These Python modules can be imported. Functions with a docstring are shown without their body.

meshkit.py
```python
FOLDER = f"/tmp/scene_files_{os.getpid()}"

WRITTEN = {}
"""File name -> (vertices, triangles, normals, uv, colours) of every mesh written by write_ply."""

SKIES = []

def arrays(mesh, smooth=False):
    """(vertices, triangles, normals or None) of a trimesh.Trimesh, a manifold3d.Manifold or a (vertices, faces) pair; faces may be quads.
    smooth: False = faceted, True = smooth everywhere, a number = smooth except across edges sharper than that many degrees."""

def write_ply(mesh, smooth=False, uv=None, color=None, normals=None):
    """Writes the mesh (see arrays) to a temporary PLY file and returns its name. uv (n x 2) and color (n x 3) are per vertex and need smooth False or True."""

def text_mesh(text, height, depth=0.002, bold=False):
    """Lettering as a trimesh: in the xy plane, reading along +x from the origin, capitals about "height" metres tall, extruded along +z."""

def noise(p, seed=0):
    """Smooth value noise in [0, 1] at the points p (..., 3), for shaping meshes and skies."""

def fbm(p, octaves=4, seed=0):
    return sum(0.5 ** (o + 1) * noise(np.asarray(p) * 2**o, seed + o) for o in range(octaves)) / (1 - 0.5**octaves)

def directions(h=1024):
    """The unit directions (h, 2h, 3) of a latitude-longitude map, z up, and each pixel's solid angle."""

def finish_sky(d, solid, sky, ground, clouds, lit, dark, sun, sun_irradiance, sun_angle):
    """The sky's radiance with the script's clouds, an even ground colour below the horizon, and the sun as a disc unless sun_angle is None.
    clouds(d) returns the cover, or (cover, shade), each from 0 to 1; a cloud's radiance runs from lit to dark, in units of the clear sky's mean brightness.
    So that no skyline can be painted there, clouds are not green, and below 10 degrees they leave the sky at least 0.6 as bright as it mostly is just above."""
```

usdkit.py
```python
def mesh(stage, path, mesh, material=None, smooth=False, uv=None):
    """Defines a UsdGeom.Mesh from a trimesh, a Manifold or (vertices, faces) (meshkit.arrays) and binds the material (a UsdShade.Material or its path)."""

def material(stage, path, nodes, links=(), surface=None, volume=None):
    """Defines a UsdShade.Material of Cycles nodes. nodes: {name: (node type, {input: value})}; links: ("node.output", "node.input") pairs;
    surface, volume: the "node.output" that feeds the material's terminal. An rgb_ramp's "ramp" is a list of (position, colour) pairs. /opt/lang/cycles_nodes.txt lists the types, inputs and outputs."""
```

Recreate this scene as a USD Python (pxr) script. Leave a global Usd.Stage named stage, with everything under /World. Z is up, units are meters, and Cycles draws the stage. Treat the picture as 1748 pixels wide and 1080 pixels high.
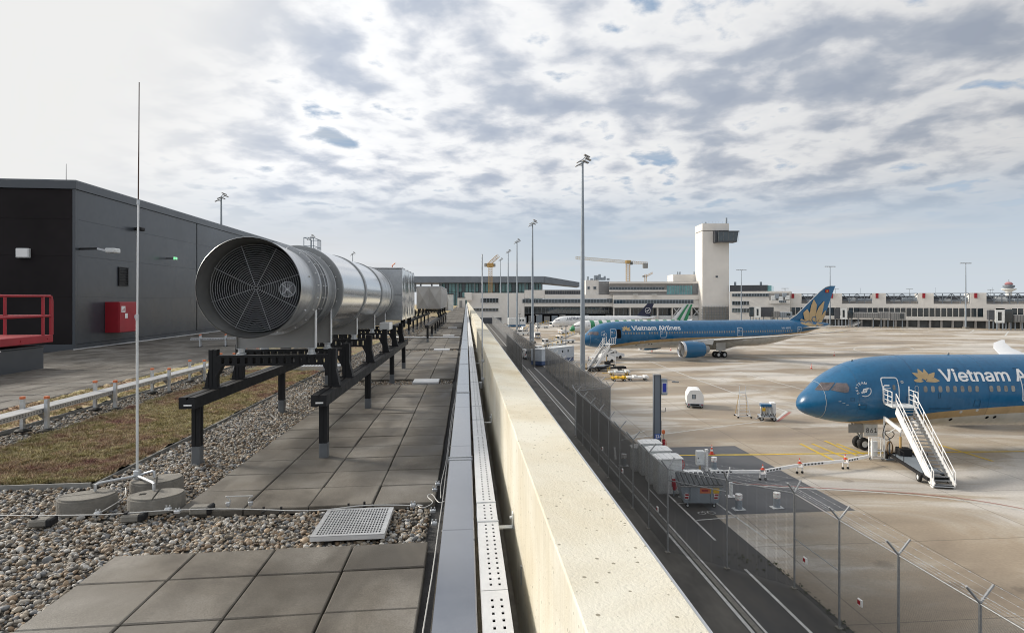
import math, random
import numpy as np, trimesh, usdkit, meshkit
from shapely.geometry import Polygon, Point, box as sbox, LineString
from shapely import affinity, ops
from pxr import Usd, UsdGeom, UsdLux, UsdShade, Gf, Sdf, Vt
stage = Usd.Stage.CreateInMemory()
UsdGeom.SetStageUpAxis(stage, UsdGeom.Tokens.z); UsdGeom.SetStageMetersPerUnit(stage, 1.0)
UsdGeom.Xform.Define(stage, '/World'); UsdGeom.Scope.Define(stage, '/World/Looks')
PI = math.pi; rnd = random.Random(7); rng = np.random.default_rng(11)
# ---------------------------------------------------------------- camera, sky, sun, exposure
F, PX, PY, YAW, ZE = 1040.0, 916.0, 511.0, math.radians(6.58), 12.6   # lens (px of the 1748 px photo), axis, heading, eye above the apron
R0 = ZE - 1.66                                                        # level of the roof slabs
CY, SY = math.cos(YAW), math.sin(YAW)
cam = UsdGeom.Camera.Define(stage, '/World/camera')
AP = 36.0
cam.CreateHorizontalApertureAttr(AP); cam.CreateVerticalApertureAttr(AP*632/1024); cam.CreateFocalLengthAttr(AP*F/1748)
cam.CreateHorizontalApertureOffsetAttr((874-PX)/1748*AP); cam.CreateVerticalApertureOffsetAttr(-(540-PY)/1748*AP)
cam.CreateClippingRangeAttr(Gf.Vec2f(0.05, 20000))
cx = UsdGeom.Xformable(cam); cx.AddTranslateOp().Set(Gf.Vec3d(0, 0, ZE)); cx.AddRotateXYZOp().Set(Gf.Vec3f(90, 0, -math.degrees(YAW)))
EXPO = 0.5; cam.CreateExposureAttr(EXPO)
SUN_AZ, SUN_EL = math.radians(-62), math.radians(27)                   # azimuth from +y towards +x
SD = np.array([math.sin(SUN_AZ)*math.cos(SUN_EL), math.cos(SUN_AZ)*math.cos(SUN_EL), math.sin(SUN_EL)])
sun = UsdLux.DistantLight.Define(stage, '/World/sun')                  # a sun veiled by thin cloud
sun.CreateNormalizeAttr(True); sun.CreateIntensityAttr(0.62); sun.CreateAngleAttr(11.0); sun.CreateColorAttr(Gf.Vec3f(1.0, 0.92, 0.81))
UsdGeom.Xformable(sun).AddRotateXYZOp().Set(Gf.Vec3f(math.degrees(PI/2-SUN_EL), 0, math.degrees(-SUN_AZ)+180))
dome = UsdLux.DomeLight.Define(stage, '/World/sky'); dome.CreateIntensityAttr(1.0)
dome.GetPrim().SetCustomDataByKey('kind', 'structure')
SKY = 0.1
K = 1.0/SKY/2**EXPO
def g3(r, g, b): return (r*K, g*K, b*K)
skym = usdkit.material(stage, '/World/Looks/sky_clouds', {
 'sky': ('sky_texture', {'sky_type': 'single_scattering', 'sun_disc': False, 'sun_elevation': SUN_EL, 'sun_rotation': SUN_AZ, 'air_density': 1.0, 'aerosol_density': 1.5}),
 'tc': ('texture_coordinate', {}), 'sep': ('separate_xyz', {}),
 'zp': ('math', {'math_type': 'maximum', 'value2': 0.0}), 'za': ('math', {'math_type': 'add', 'value2': 0.17}),
 'u': ('math', {'math_type': 'divide'}), 'v': ('math', {'math_type': 'divide'}), 'uv': ('combine_xyz', {'z': 0.0}),
 'rot': ('mapping', {'rotation': (0, 0, 0.35), 'scale': (1.0, 1.0, 1), 'location': (3.1, 1.7, 0)}),
 'big': ('noise_texture', {'scale': 1.5, 'detail': 2.0, 'roughness': 0.5}),
 'n1': ('noise_texture', {'scale': 4.5, 'detail': 9.0, 'roughness': 0.52, 'distortion': 0.15}),
 'nb': ('math', {'math_type': 'multiply', 'value2': 0.36}), 'd': ('math', {'math_type': 'multiply_add', 'value2': 0.64}),
 'dt': ('vector_math', {'math_type': 'dot_product', 'vector2': tuple(SD)}),
 'cov': ('map_range', {'from_min': 0.355, 'from_max': 0.43, 'range_type': 'smoothstep', 'clamp': True}),
 'shade': ('rgb_ramp', {'ramp': [(0.38, g3(.60, .635, .69)), (0.435, g3(.79, .795, .80)), (0.48, g3(.75, .76, .775)), (0.52, g3(.61, .63, .67)), (0.575, g3(.44, .48, .55)), (0.65, g3(.37, .415, .50))]}),
 'dk': ('map_range', {'from_min': -0.30, 'from_max': 0.70, 'to_min': 0.78, 'to_max': 1.32, 'clamp': True}), 'dkc': ('combine_xyz', {}), 'shd': ('mix', {'mix_type': 'multiply', 'fac': 1.0}),
 'blue': ('mix', {'mix_type': 'mix', 'fac': 0.9, 'color2': g3(.32, .435, .59)}),
 'hz': ('map_range', {'from_min': 0.0, 'from_max': 0.26, 'to_min': 1.0, 'to_max': 0.0, 'range_type': 'smoothstep', 'clamp': True}),
 'hcol': ('mix', {}), 'hw': ('map_range', {'from_min': .30, 'from_max': .66, 'range_type': 'smoothstep', 'clamp': True}), 'hc2': ('mix', {'color1': g3(.62, .68, .735), 'color2': g3(.83, .835, .84)}),
 'st': ('mapping', {'scale': (2.0, 2.0, 22.0)}), 'sn': ('noise_texture', {'scale': 1.3, 'detail': 5.0, 'roughness': .55}), 'sr': ('map_range', {'from_min': .50, 'from_max': .66, 'to_max': .6, 'clamp': True}), 'smx': ('mix', {'color2': g3(.66, .675, .695)}),
 'covz': ('map_range', {'from_min': 0.085, 'from_max': 0.205, 'to_min': 0.0, 'to_max': 1.0, 'range_type': 'smoothstep', 'clamp': True}),
 'covm': ('math', {'math_type': 'multiply'}), 'cmix': ('mix', {}),
 'gl': ('map_range', {'from_min': 0.67, 'from_max': 0.85, 'range_type': 'smoothstep', 'clamp': True}), 'gm': ('mix', {'color2': g3(.86, .86, .855)}),
 'hot': ('map_range', {'from_min': 0.94, 'from_max': 1.0, 'to_min': 0.0, 'to_max': 1.0, 'range_type': 'smoothstep', 'clamp': True}), 'hm': ('mix', {'color2': g3(6.0, 5.7, 5.2)}),
 'bg': ('background_shader', {'strength': SKY})},
 [('tc.generated', 'sep.vector'), ('sep.z', 'zp.value1'), ('zp.value', 'za.value1'), ('sep.x', 'u.value1'), ('za.value', 'u.value2'), ('sep.y', 'v.value1'), ('za.value', 'v.value2'),
  ('u.value', 'uv.x'), ('v.value', 'uv.y'), ('uv.vector', 'rot.vector'), ('rot.vector', 'big.vector'), ('rot.vector', 'n1.vector'),
  ('big.fac', 'nb.value1'), ('n1.fac', 'd.value1'), ('nb.value', 'd.value3'), ('d.value', 'cov.value'), ('d.value', 'shade.fac'),
  ('tc.generated', 'dt.vector1'), ('dt.value', 'dk.value'), ('dk.result', 'dkc.x'), ('dk.result', 'dkc.y'), ('dk.result', 'dkc.z'), ('shade.color', 'shd.color1'), ('dkc.vector', 'shd.color2'),
  ('sky.color', 'blue.color1'), ('zp.value', 'hz.value'), ('blue.color', 'hcol.color1'), ('hz.result', 'hcol.fac'), ('dt.value', 'hw.value'), ('hw.result', 'hc2.fac'), ('hc2.color', 'hcol.color2'),
  ('tc.generated', 'st.vector'), ('st.vector', 'sn.vector'), ('sn.fac', 'sr.value'), ('sr.result', 'smx.fac'), ('hcol.color', 'smx.color1'),
  ('zp.value', 'covz.value'), ('covz.result', 'covm.value1'), ('cov.result', 'covm.value2'), ('covm.value', 'cmix.fac'), ('smx.color', 'cmix.color1'), ('shd.color', 'cmix.color2'),
  ('dt.value', 'gl.value'), ('gl.result', 'gm.fac'), ('cmix.color', 'gm.color1'), ('dt.value', 'hot.value'), ('hot.result', 'hm.fac'), ('gm.color', 'hm.color1'),
  ('hm.color', 'bg.color')], surface='bg.background')
UsdShade.MaterialBindingAPI.Apply(dome.GetPrim()).Bind(skym)
# ---------------------------------------------------------------- helpers
def W(px, py, D):                       # the point seen at a photo pixel, at depth D along the lens axis
    lat = (px-PX)/F*D
    return np.array([lat*CY + D*SY, -lat*SY + D*CY, ZE - (py-PY)/F*D])
def onz(px, py, z=0.0): return W(px, py, (ZE-z)*F/(py-PY))
NUM = {}
def path(parent, name):
    base = '/World' if parent is None else str(parent.GetPath())
    k = NUM.get((base, name), 0); NUM[(base, name)] = k+1
    return f'{base}/{name}' + (f'_{k:03d}' if k else '')
def tag(p, label=None, cat=None, group=None, kind=None):
    for k, v in (('label', label), ('category', cat), ('group', group), ('kind', kind)):
        if v: p.SetCustomDataByKey(k, v)
    return p
def thing(name, label=None, cat=None, loc=(0, 0, 0), rz=0.0, group=None, kind=None):
    x = UsdGeom.Xform.Define(stage, path(None, name))
    x.AddTranslateOp().Set(Gf.Vec3d(*map(float, loc))); x.AddRotateZOp().Set(float(rz))
    return tag(x.GetPrim(), label, cat, group, kind)
def dup(src, loc, rz, label, group=None, cat=None, instance=True):
    x = UsdGeom.Xform.Define(stage, path(None, src.GetName().rstrip('0123456789').rstrip('_') if src.GetName()[-3:].isdigit() else src.GetName()))
    x.GetPrim().GetReferences().AddInternalReference(src.GetPath())
    x.ClearXformOpOrder(); x.GetPrim().GetAttribute('xformOp:translate').Set(Gf.Vec3d(*map(float, loc))); x.GetPrim().GetAttribute('xformOp:rotateZ').Set(float(rz))
    x.SetXformOpOrder([UsdGeom.XformOp(x.GetPrim().GetAttribute('xformOp:translate')), UsdGeom.XformOp(x.GetPrim().GetAttribute('xformOp:rotateZ'))])
    if instance: x.GetPrim().SetInstanceable(True)
    was = src.GetCustomData()
    return tag(x.GetPrim(), label, cat or was.get('category'), group or was.get('group'))
class MB:
    def __init__(s): s.V, s.Fc, s.n = [], [], 0
    def add(s, v, f):
        v = np.asarray(v, float); f = np.asarray(f, int)
        if f.shape[1] == 4: f = np.vstack([f[:, [0, 1, 2]], f[:, [0, 2, 3]]])
        s.V.append(v); s.Fc.append(f+s.n); s.n += len(v); return s
    def tm(s, m): return s.add(m.vertices, m.faces)
    BF = [[0, 3, 2, 1], [4, 5, 6, 7], [0, 1, 5, 4], [1, 2, 6, 5], [2, 3, 7, 6], [3, 0, 4, 7]]
    def box(s, c, d, rz=0.0):
        x, y, z = np.array(d)/2.0
        v = np.array([[-x, -y, -z], [x, -y, -z], [x, y, -z], [-x, y, -z], [-x, -y, z], [x, -y, z], [x, y, z], [-x, y, z]])
        if rz: v = v @ np.array([[math.cos(rz), math.sin(rz), 0], [-math.sin(rz), math.cos(rz), 0], [0, 0, 1]])
        return s.add(v+np.asarray(c, float), s.BF)
    def b2(s, lo, hi): lo, hi = np.array(lo, float), np.array(hi, float); return s.box((lo+hi)/2, np.abs(hi-lo))
    def cbox(s, lo, hi, ch=0.01):
        lo, hi = np.array(lo, float), np.array(hi, float); c = (lo+hi)/2; h = (hi-lo)/2; ch = min(ch, h.min()*.9)
        P = []
        for a in (-1, 1):
            for b in (-1, 1):
                for d in (-1, 1):
                    q = h*np.array([a, b, d])
                    for k in range(3):
                        w = q-ch*np.array([a, b, d]); w[k] = q[k]; P.append(w)
        m = trimesh.convex.convex_hull(np.array(P)+c); return s.tm(m)
    def hexa(s, b, t):  # bottom quad, top quad (ccw seen from above)
        return s.add(np.vstack([b, t]), s.BF)
    def bar(s, p, q, w, h=None, up=(0, 0, 1)):
        p, q = np.asarray(p, float), np.asarray(q, float); h = h or w; d = q-p; d = d/np.linalg.norm(d)
        up = np.asarray(up, float)
        if abs(d@up) > .98: up = np.array([1.0, 0, 0])
        a = np.cross(d, up); a /= np.linalg.norm(a); b = np.cross(a, d)
        r = [a*w/2*i+b*h/2*j for i, j in ((-1, -1), (1, -1), (1, 1), (-1, 1))]
        return s.add([p+k for k in r]+[q+k for k in r], [[0, 1, 2, 3], [7, 6, 5, 4], [0, 4, 5, 1], [1, 5, 6, 2], [2, 6, 7, 3], [3, 7, 4, 0]])
    def tube(s, pts, r, n=8, cap=True):
        P = np.asarray(pts, float); m = len(P); R = np.broadcast_to(np.asarray(r, float), (m,))
        T = np.gradient(P, axis=0) if m > 2 else np.array([P[1]-P[0]]*2); T /= np.linalg.norm(T, axis=1)[:, None]
        a = np.cross(T[0], (0, 0, 1.0)); a = a if np.linalg.norm(a) > .1 else np.cross(T[0], (1.0, 0, 0)); V = []
        ang = np.arange(n)*2*PI/n
        for i in range(m):
            a = a-T[i]*(a@T[i]); a /= np.linalg.norm(a); b = np.cross(T[i], a)
            V.append(P[i]+R[i]*(np.cos(ang)[:, None]*a+np.sin(ang)[:, None]*b))
        f = [[i*n+j, i*n+(j+1) % n, (i+1)*n+(j+1) % n, (i+1)*n+j] for i in range(m-1) for j in range(n)]
        s.add(np.vstack(V), f)
        if cap:
            for i, o in ((0, 1), (m-1, -1)):
                s.add(V[i], [[0, j+1, j] if o > 0 else [0, j, j+1] for j in range(1, n-1)])
        return s
    def cyl(s, p, q, r, r1=None, n=16): return s.tube([p, q], [r, r if r1 is None else r1], n)
    def lathe(s, prof, o, ax=(0, 1, 0), n=48):
        ax = np.asarray(ax, float); ax /= np.linalg.norm(ax); a = np.cross(ax, (0, 0, 1.0)); a = a if np.linalg.norm(a) > .1 else np.array([1.0, 0, 0]); a /= np.linalg.norm(a); b = np.cross(ax, a)
        ang = np.arange(n)*2*PI/n; V = [np.asarray(o, float)+ax*t+r*(np.cos(ang)[:, None]*a+np.sin(ang)[:, None]*b) for r, t in prof]
        f = [[i*n+j, i*n+(j+1) % n, (i+1)*n+(j+1) % n, (i+1)*n+j] for i in range(len(prof)-1) for j in range(n)]
        return s.add(np.vstack(V), f)
    def prism(s, poly, t, M=None):
        for g in getattr(poly, 'geoms', [poly]):
            if g.is_empty or g.area < 1e-9: continue
            m = trimesh.creation.extrude_polygon(g, t, engine='earcut')
            if M is not None: m.apply_transform(M)
            s.tm(m)
        return s
    def get(s): return np.vstack(s.V), np.vstack(s.Fc)
    def xf(s, M):
        M = np.asarray(M); s.V = [v @ M[:3, :3].T+M[:3, 3] for v in s.V]; return s
    def build(s, name, mat, parent=None, smooth=False, label=None, cat=None, group=None, kind=None, prim=None):
        v, f = s.get()
        m = usdkit.mesh(stage, path(parent, name), (v, f), mat, smooth)
        m.CreateDoubleSidedAttr(True)
        return tag(m.GetPrim(), label, cat, group, kind)
def B(lo, hi): return MB().b2(lo, hi)
def frame(o, x, y):     # matrix placing local x, y (z = x cross y) at o
    x = np.asarray(x, float); y = np.asarray(y, float); M = np.eye(4); M[:3, 0] = x/np.linalg.norm(x); M[:3, 1] = y/np.linalg.norm(y); M[:3, 2] = np.cross(M[:3, 0], M[:3, 1]); M[:3, 3] = o; return M
# ---------------------------------------------------------------- materials
def pm(name, col, rough=.6, metal=0.0, var=.12, scale=2.0, stretch=(1, 1, 1), col2=None, bump=0.0, bscale=60.0, spec=.5, coat=0.0, rand=0.0, rvar=0.0, detail=5.0, lo=.3, hi=.7):
    c = np.array(col, float); a = np.clip(c*(1-var), 0, 1); b = np.clip(c*(1+var), 0, 1) if col2 is None else np.array(col2, float)
    nd = {'g': ('geometry', {}), 'm': ('mapping', {'scale': stretch}), 'n': ('noise_texture', {'scale': scale, 'detail': detail, 'roughness': .6}),
          'r': ('rgb_ramp', {'ramp': [(lo, tuple(a)), (hi, tuple(b))]}),
          'p': ('principled_bsdf', {'roughness': rough, 'metallic': metal, 'specular_ior_level': spec, 'coat_weight': coat, 'coat_roughness': .08})}
    ln = [('g.position', 'm.vector'), ('m.vector', 'n.vector'), ('n.fac', 'r.fac')]; col_out = 'r.color'
    if rand:
        nd['oi'] = ('object_info', {}); nd['mr'] = ('map_range', {'to_min': 1-rand, 'to_max': 1+rand*.6}); nd['cc'] = ('combine_xyz', {}); nd['mm'] = ('mix', {'mix_type': 'multiply', 'fac': 1.0})
        ln += [('oi.random', 'mr.value'), ('mr.result', 'cc.x'), ('mr.result', 'cc.y'), ('mr.result', 'cc.z'), ('r.color', 'mm.color1'), ('cc.vector', 'mm.color2')]; col_out = 'mm.color'
    if rvar:
        nd['rr'] = ('map_range', {'from_min': .3, 'from_max': .7, 'to_min': rough-rvar, 'to_max': rough+rvar, 'clamp': True}); ln += [('n.fac', 'rr.value'), ('rr.result', 'p.roughness')]
    if bump:
        nd['bn'] = ('noise_texture', {'scale': bscale, 'detail': 4.0, 'roughness': .6}); nd['b'] = ('bump', {'strength': bump, 'distance': .02})
        ln += [('g.position', 'bn.vector'), ('bn.fac', 'b.height'), ('b.normal', 'p.normal')]
    return usdkit.material(stage, f'/World/Looks/{name}', nd, ln+[(col_out, 'p.base_color')], surface='p.BSDF')
M = {}
M['galv'] = pm('galvanised_steel', (.50, .52, .54), .42, .85, .18, 14, rvar=.1)
M['galv_bright'] = pm('bright_galvanised_tray', (.64, .65, .66), .40, .4, .07, 9)
M['steel_wire'] = pm('steel_wire', (.48, .48, .47), .45, .6, .1, 20)
M['black_steel'] = pm('black_coated_steel', (.011, .0115, .013), .6, 0, .3, 8, rvar=.1, spec=.3)
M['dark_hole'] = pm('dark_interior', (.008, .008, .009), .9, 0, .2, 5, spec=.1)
M['duct_steel'] = pm('duct_sheet_steel', (.40, .41, .42), .30, .9, .10, 3, rvar=.06)
M['duct_polish'] = pm('polished_duct_cladding', (.62, .63, .64), .17, 1.0, .03, .8)
M['duct_grey'] = pm('grey_fan_steel', (.27, .28, .285), .40, .65, .10, 3)
M['plinth'] = pm('grey_support_plate', (.27, .27, .265), .5, .3, .08, 3)
M['rubber'] = pm('rubber', (.012, .012, .012), .8, 0, .3, 6)
M['white_paint'] = pm('white_paint', (.78, .78, .77), .4, 0, .06, 3)
M['white_dirty'] = pm('weathered_white_paint', (.62, .64, .64), .55, 0, .14, 2.5, rvar=.1)
M['red_paint'] = pm('red_paint', (.29, .010, .020), .45, 0, .14, 2)
M['orange'] = pm('orange_plastic', (.58, .16, .06), .5, 0, .1, 10)
M['yellow'] = pm('yellow_paint', (.65, .40, .02), .5, 0, .15, 4)
M['crane_yellow'] = pm('crane_yellow', (.46, .30, .11), .5, 0, .1, 1)
M['glass_dark'] = pm('dark_window_glass', (.025, .035, .042), .06, 0, .35, .35, spec=.9)
M['glass_teal'] = pm('teal_facade_glass', (.11, .27, .28), .08, 0, .45, .25, spec=.9)
M['blue_glow'] = usdkit.material(stage, '/World/Looks/blue_screen', {'p': ('principled_bsdf', {'base_color': (.01, .02, .16), 'roughness': .3, 'emission_color': (.02, .05, .5), 'emission_strength': .12})}, [], surface='p.BSDF')
M['green_glow'] = usdkit.material(stage, '/World/Looks/green_sign', {'p': ('principled_bsdf', {'base_color': (.1, .5, .2), 'emission_color': (.25, .9, .4), 'emission_strength': .8})}, [], surface='p.BSDF')
M['beige'] = pm('beige_facade_panels', (.68, .655, .615), .75, 0, .06, .15)
M['beige_dark'] = pm('shaded_louvre_panels', (.27, .26, .25), .7, 0, .12, .5)  # darker grey beige for louvres, low walls, decks and columns
M['grey_roof'] = pm('grey_roof_fascia', (.16, .185, .215), .6, 0, .12, .2)
M['dark_clad'] = pm('dark_penthouse_cladding', (.05, .055, .065), .5, 0, .15, .5)
M['mast'] = pm('grey_mast_steel', (.27, .31, .35), .5, .3, .08, .5)
M['post_galv'] = pm('galvanised_fence_post', (.33, .34, .35), .5, .6, .14, 12)
M['conc_grey'] = pm('grey_cast_concrete', (.19, .18, .16), .9, 0, .25, 7, bump=.35, bscale=70)
M['plate_blue'] = pm('blue_number_plate', (.06, .12, .38), .5, 0, .1, 5)
M['hose_brown'] = pm('brown_cable', (.20, .12, .05), .6, 0, .2, 5)
M['crane_pale'] = pm('pale_crane_yellow', (.48, .40, .26), .5, 0, .1, 1)
# ---------------------------------------------------------------- ground materials
def ramp(*st): return {'ramp': [(p, c) for p, c in st]}
# apron concrete: pale cast slabs with brown washed stains, grey tyre bands and thin joints
M['apron'] = usdkit.material(stage, '/World/Looks/apron_concrete', {
 'g': ('geometry', {}), 'm1': ('mapping', {'rotation': (0, 0, .95), 'scale': (.042, .085, 1)}), 'n1': ('noise_texture', {'scale': 1.0, 'detail': 8.0, 'roughness': .62, 'distortion': .9}),
 'r1': ('rgb_ramp', ramp((.32, (.245, .188, .130)), (.44, (.350, .284, .208)), (.50, (.410, .358, .288)), (.54, (.515, .48, .43)), (.68, (.57, .545, .505)))),
 'm2': ('mapping', {'rotation': (0, 0, .12), 'scale': (.012, .12, 1), 'location': (4, 2, 0)}), 'n2': ('noise_texture', {'scale': 1.0, 'detail': 5.0, 'roughness': .55}),
 'r2': ('rgb_ramp', ramp((.44, (.74, .74, .75)), (.54, (1, 1, 1)))), 'x': ('mix', {'mix_type': 'multiply', 'fac': .8}),
 'bk': ('brick_texture', {'offset': 0.0, 'squash': 1.0, 'color1': (1, 1, 1), 'color2': (.93, .93, .93), 'mortar': (.38, .37, .36), 'scale': 1.0, 'mortar_size': .035, 'brick_width': 7.5, 'row_height': 7.5, 'mortar_smooth': .3}),
 'm3': ('mapping', {'rotation': (0, 0, .03)}), 'x2': ('mix', {'mix_type': 'multiply', 'fac': .75}),
 'nf': ('noise_texture', {'scale': 6.0, 'detail': 6.0, 'roughness': .7}), 'rf': ('rgb_ramp', ramp((.3, (.86, .86, .86)), (.7, (1.1, 1.1, 1.1)))), 'x3': ('mix', {'mix_type': 'multiply', 'fac': 1.0}),
 'rr': ('map_range', {'from_min': .35, 'from_max': .6, 'to_min': .42, 'to_max': .85, 'clamp': True}),
 'vo': ('voronoi_texture', {'scale': .32, 'randomness': 1.0}), 'wn': ('white_noise_texture', {'dimensions': '3D'}), 'wt': ('map_range', {'from_min': .45, 'from_max': 1.0, 'to_min': 0.0, 'to_max': .26, 'clamp': True}), 'dn': ('math', {'math_type': 'multiply_add', 'value2': .12}), 'df': ('math', {'math_type': 'subtract'}), 'sp': ('map_range', {'from_min': -.02, 'from_max': .06, 'to_min': 0.0, 'to_max': .42, 'clamp': True}), 'x4': ('mix', {'mix_type': 'multiply', 'color2': (.30, .28, .26)}),
 'p': ('principled_bsdf', {'roughness': .8, 'specular_ior_level': .35})},
 [('g.position', 'm1.vector'), ('m1.vector', 'n1.vector'), ('n1.fac', 'r1.fac'), ('g.position', 'm2.vector'), ('m2.vector', 'n2.vector'), ('n2.fac', 'r2.fac'), ('r1.color', 'x.color1'), ('r2.color', 'x.color2'),
  ('g.position', 'm3.vector'), ('m3.vector', 'bk.vector'), ('x.color', 'x2.color1'), ('bk.color', 'x2.color2'), ('g.position', 'nf.vector'), ('nf.fac', 'rf.fac'), ('x2.color', 'x3.color1'), ('rf.color', 'x3.color2'),
  ('n1.fac', 'rr.value'), ('rr.result', 'p.roughness'), ('g.position', 'vo.vector'), ('vo.position', 'wn.vector'), ('wn.value', 'wt.value'), ('nf.fac', 'dn.value1'), ('vo.distance', 'dn.value3'), ('wt.result', 'df.value1'), ('dn.value', 'df.value2'), ('df.value', 'sp.value'), ('sp.result', 'x4.fac'), ('x3.color', 'x4.color1'), ('x4.color', 'p.base_color')], surface='p.BSDF')
M['asphalt'] = pm('asphalt', (.042, .043, .046), .72, 0, .5, .5, stretch=(1, .35, 1), col2=(.095, .087, .077), bump=.2, bscale=25, rvar=.15, detail=8)
M['asphalt_old'] = pm('grey_asphalt_patch', (.088, .091, .098), .7, 0, .40, .35, bump=.15, bscale=25, rvar=.15, detail=8)
M['shade_conc'] = pm('grey_paved_apron_edge', (.165, .147, .125), .75, 0, .16, .3, bump=.1, bscale=20, detail=8)
M['line_white'] = pm('worn_white_marking', (.50, .50, .48), .7, 0, .3, 2.5)
M['line_red'] = pm('worn_red_marking', (.34, .12, .10), .7, 0, .3, 2.5)
M['line_yellow'] = pm('worn_yellow_marking', (.60, .42, .03), .7, 0, .2, 1.5)
M['moss'] = pm('moss_on_asphalt', (.045, .05, .02), .95, 0, .5, 6)
# ---------------------------------------------------------------- apron, road, markings
MB().add([[-900, -300, 0], [1500, -300, 0], [1500, 1700, 0], [-900, 1700, 0]], [[0, 1, 2, 3]]).build('apron', M['apron'], kind='structure')
def sheet(pts, z): P = np.array([[p[0], p[1], z] for p in pts]); return MB().add(P, [[0, i, i+1] for i in range(1, len(P)-1)])
sheet([(.7, -30), (14.6, -30), (14.6, 22), (14.45, 34), (14.4, 330), (.7, 330)], .006).build('perimeter_road', M['asphalt'], kind='structure')
M['asphalt_brown'] = pm('worn_brown_asphalt', (.062, .058, .052), .8, 0, .4, .7, stretch=(1, .4, 1), bump=.2, bscale=25, detail=8, col2=(.115, .106, .092))
sheet([(.71, -30), (10.65, -30), (10.6, 329), (.71, 329)], .0095).build('building_verge', M['asphalt_brown'], kind='structure')
sheet([(14.4, 34.2), (23.1, 34.0), (23.0, 50.2), (14.4, 50.4)], .006).build('asphalt_patch', M['asphalt_old'], kind='structure')
mk = thing('road_markings', kind='structure'); LZ = .013
def strip(pts, w, name, mat, z=LZ):
    P = np.array([[p[0], p[1]] for p in pts], float); T = np.gradient(P, axis=0); T /= np.linalg.norm(T, axis=1)[:, None]; Nn = np.stack([-T[:, 1], T[:, 0]], 1)*w/2
    V = np.vstack([np.c_[P+Nn, np.full(len(P), z)], np.c_[P-Nn, np.full(len(P), z)]]); n = len(P)
    MB().add(V, [[i, n+i, n+i+1, i+1] for i in range(n-1)]).build(name, mat, mk)
def pl(*px): return [onz(x, y)[:2] for x, y in px]
def smooth(pts, k=8):
    P = np.array(pts); t = np.arange(len(P)); q = np.linspace(0, len(P)-1, k*(len(P)-1)+1)
    from scipy.interpolate import CubicSpline
    return CubicSpline(t, P)(q)
strip([(10.78, 12), (10.72, 330)], .14, 'edge_line', M['line_white'])
strip([(11.28, 12), (11.22, 110)], .10, 'edge_line', M['line_white'])
strip([(12.95, 12), (12.95, 27.2)], .13, 'bay_line', M['line_white']); strip([(12.95, 30.6), (12.95, 39)], .12, 'bay_line', M['line_white']); strip([(12.75, 70), (12.5, 112)], .13, 'bay_line', M['line_white'])
for y in (33.5, 36.4): strip([(12.95, y), (15.6, y+.25)], .10, 'bay_line', M['line_white'])
strip([(15.7, 30.5), (15.2, 39.5)], .12, 'bay_line', M['line_white']); strip(pl((1100, 735), (1060, 752)), .12, 'bay_line', M['line_white']); strip([(11.7, 47), (12.6, 51)], .15, 'bay_line', M['line_white'])
strip(pl((1108, 616), (1180, 644), (1260, 673), (1343, 702)), .22, 'stand_line', M['line_white']); strip(pl((1343, 702), (1324, 717)), .3, 'stand_line', M['line_white']); strip(pl((1349, 703), (1327, 719)), .3, 'stand_line_red', M['line_red'])
strip(smooth(pl((1062, 750), (1160, 737), (1244, 726), (1312, 718))), .16, 'stand_line', M['line_white'])
strip(pl((1262, 634), (1320, 651), (1380, 667), (1440, 684)), .2, 'stand_line', M['line_white'])
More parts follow.
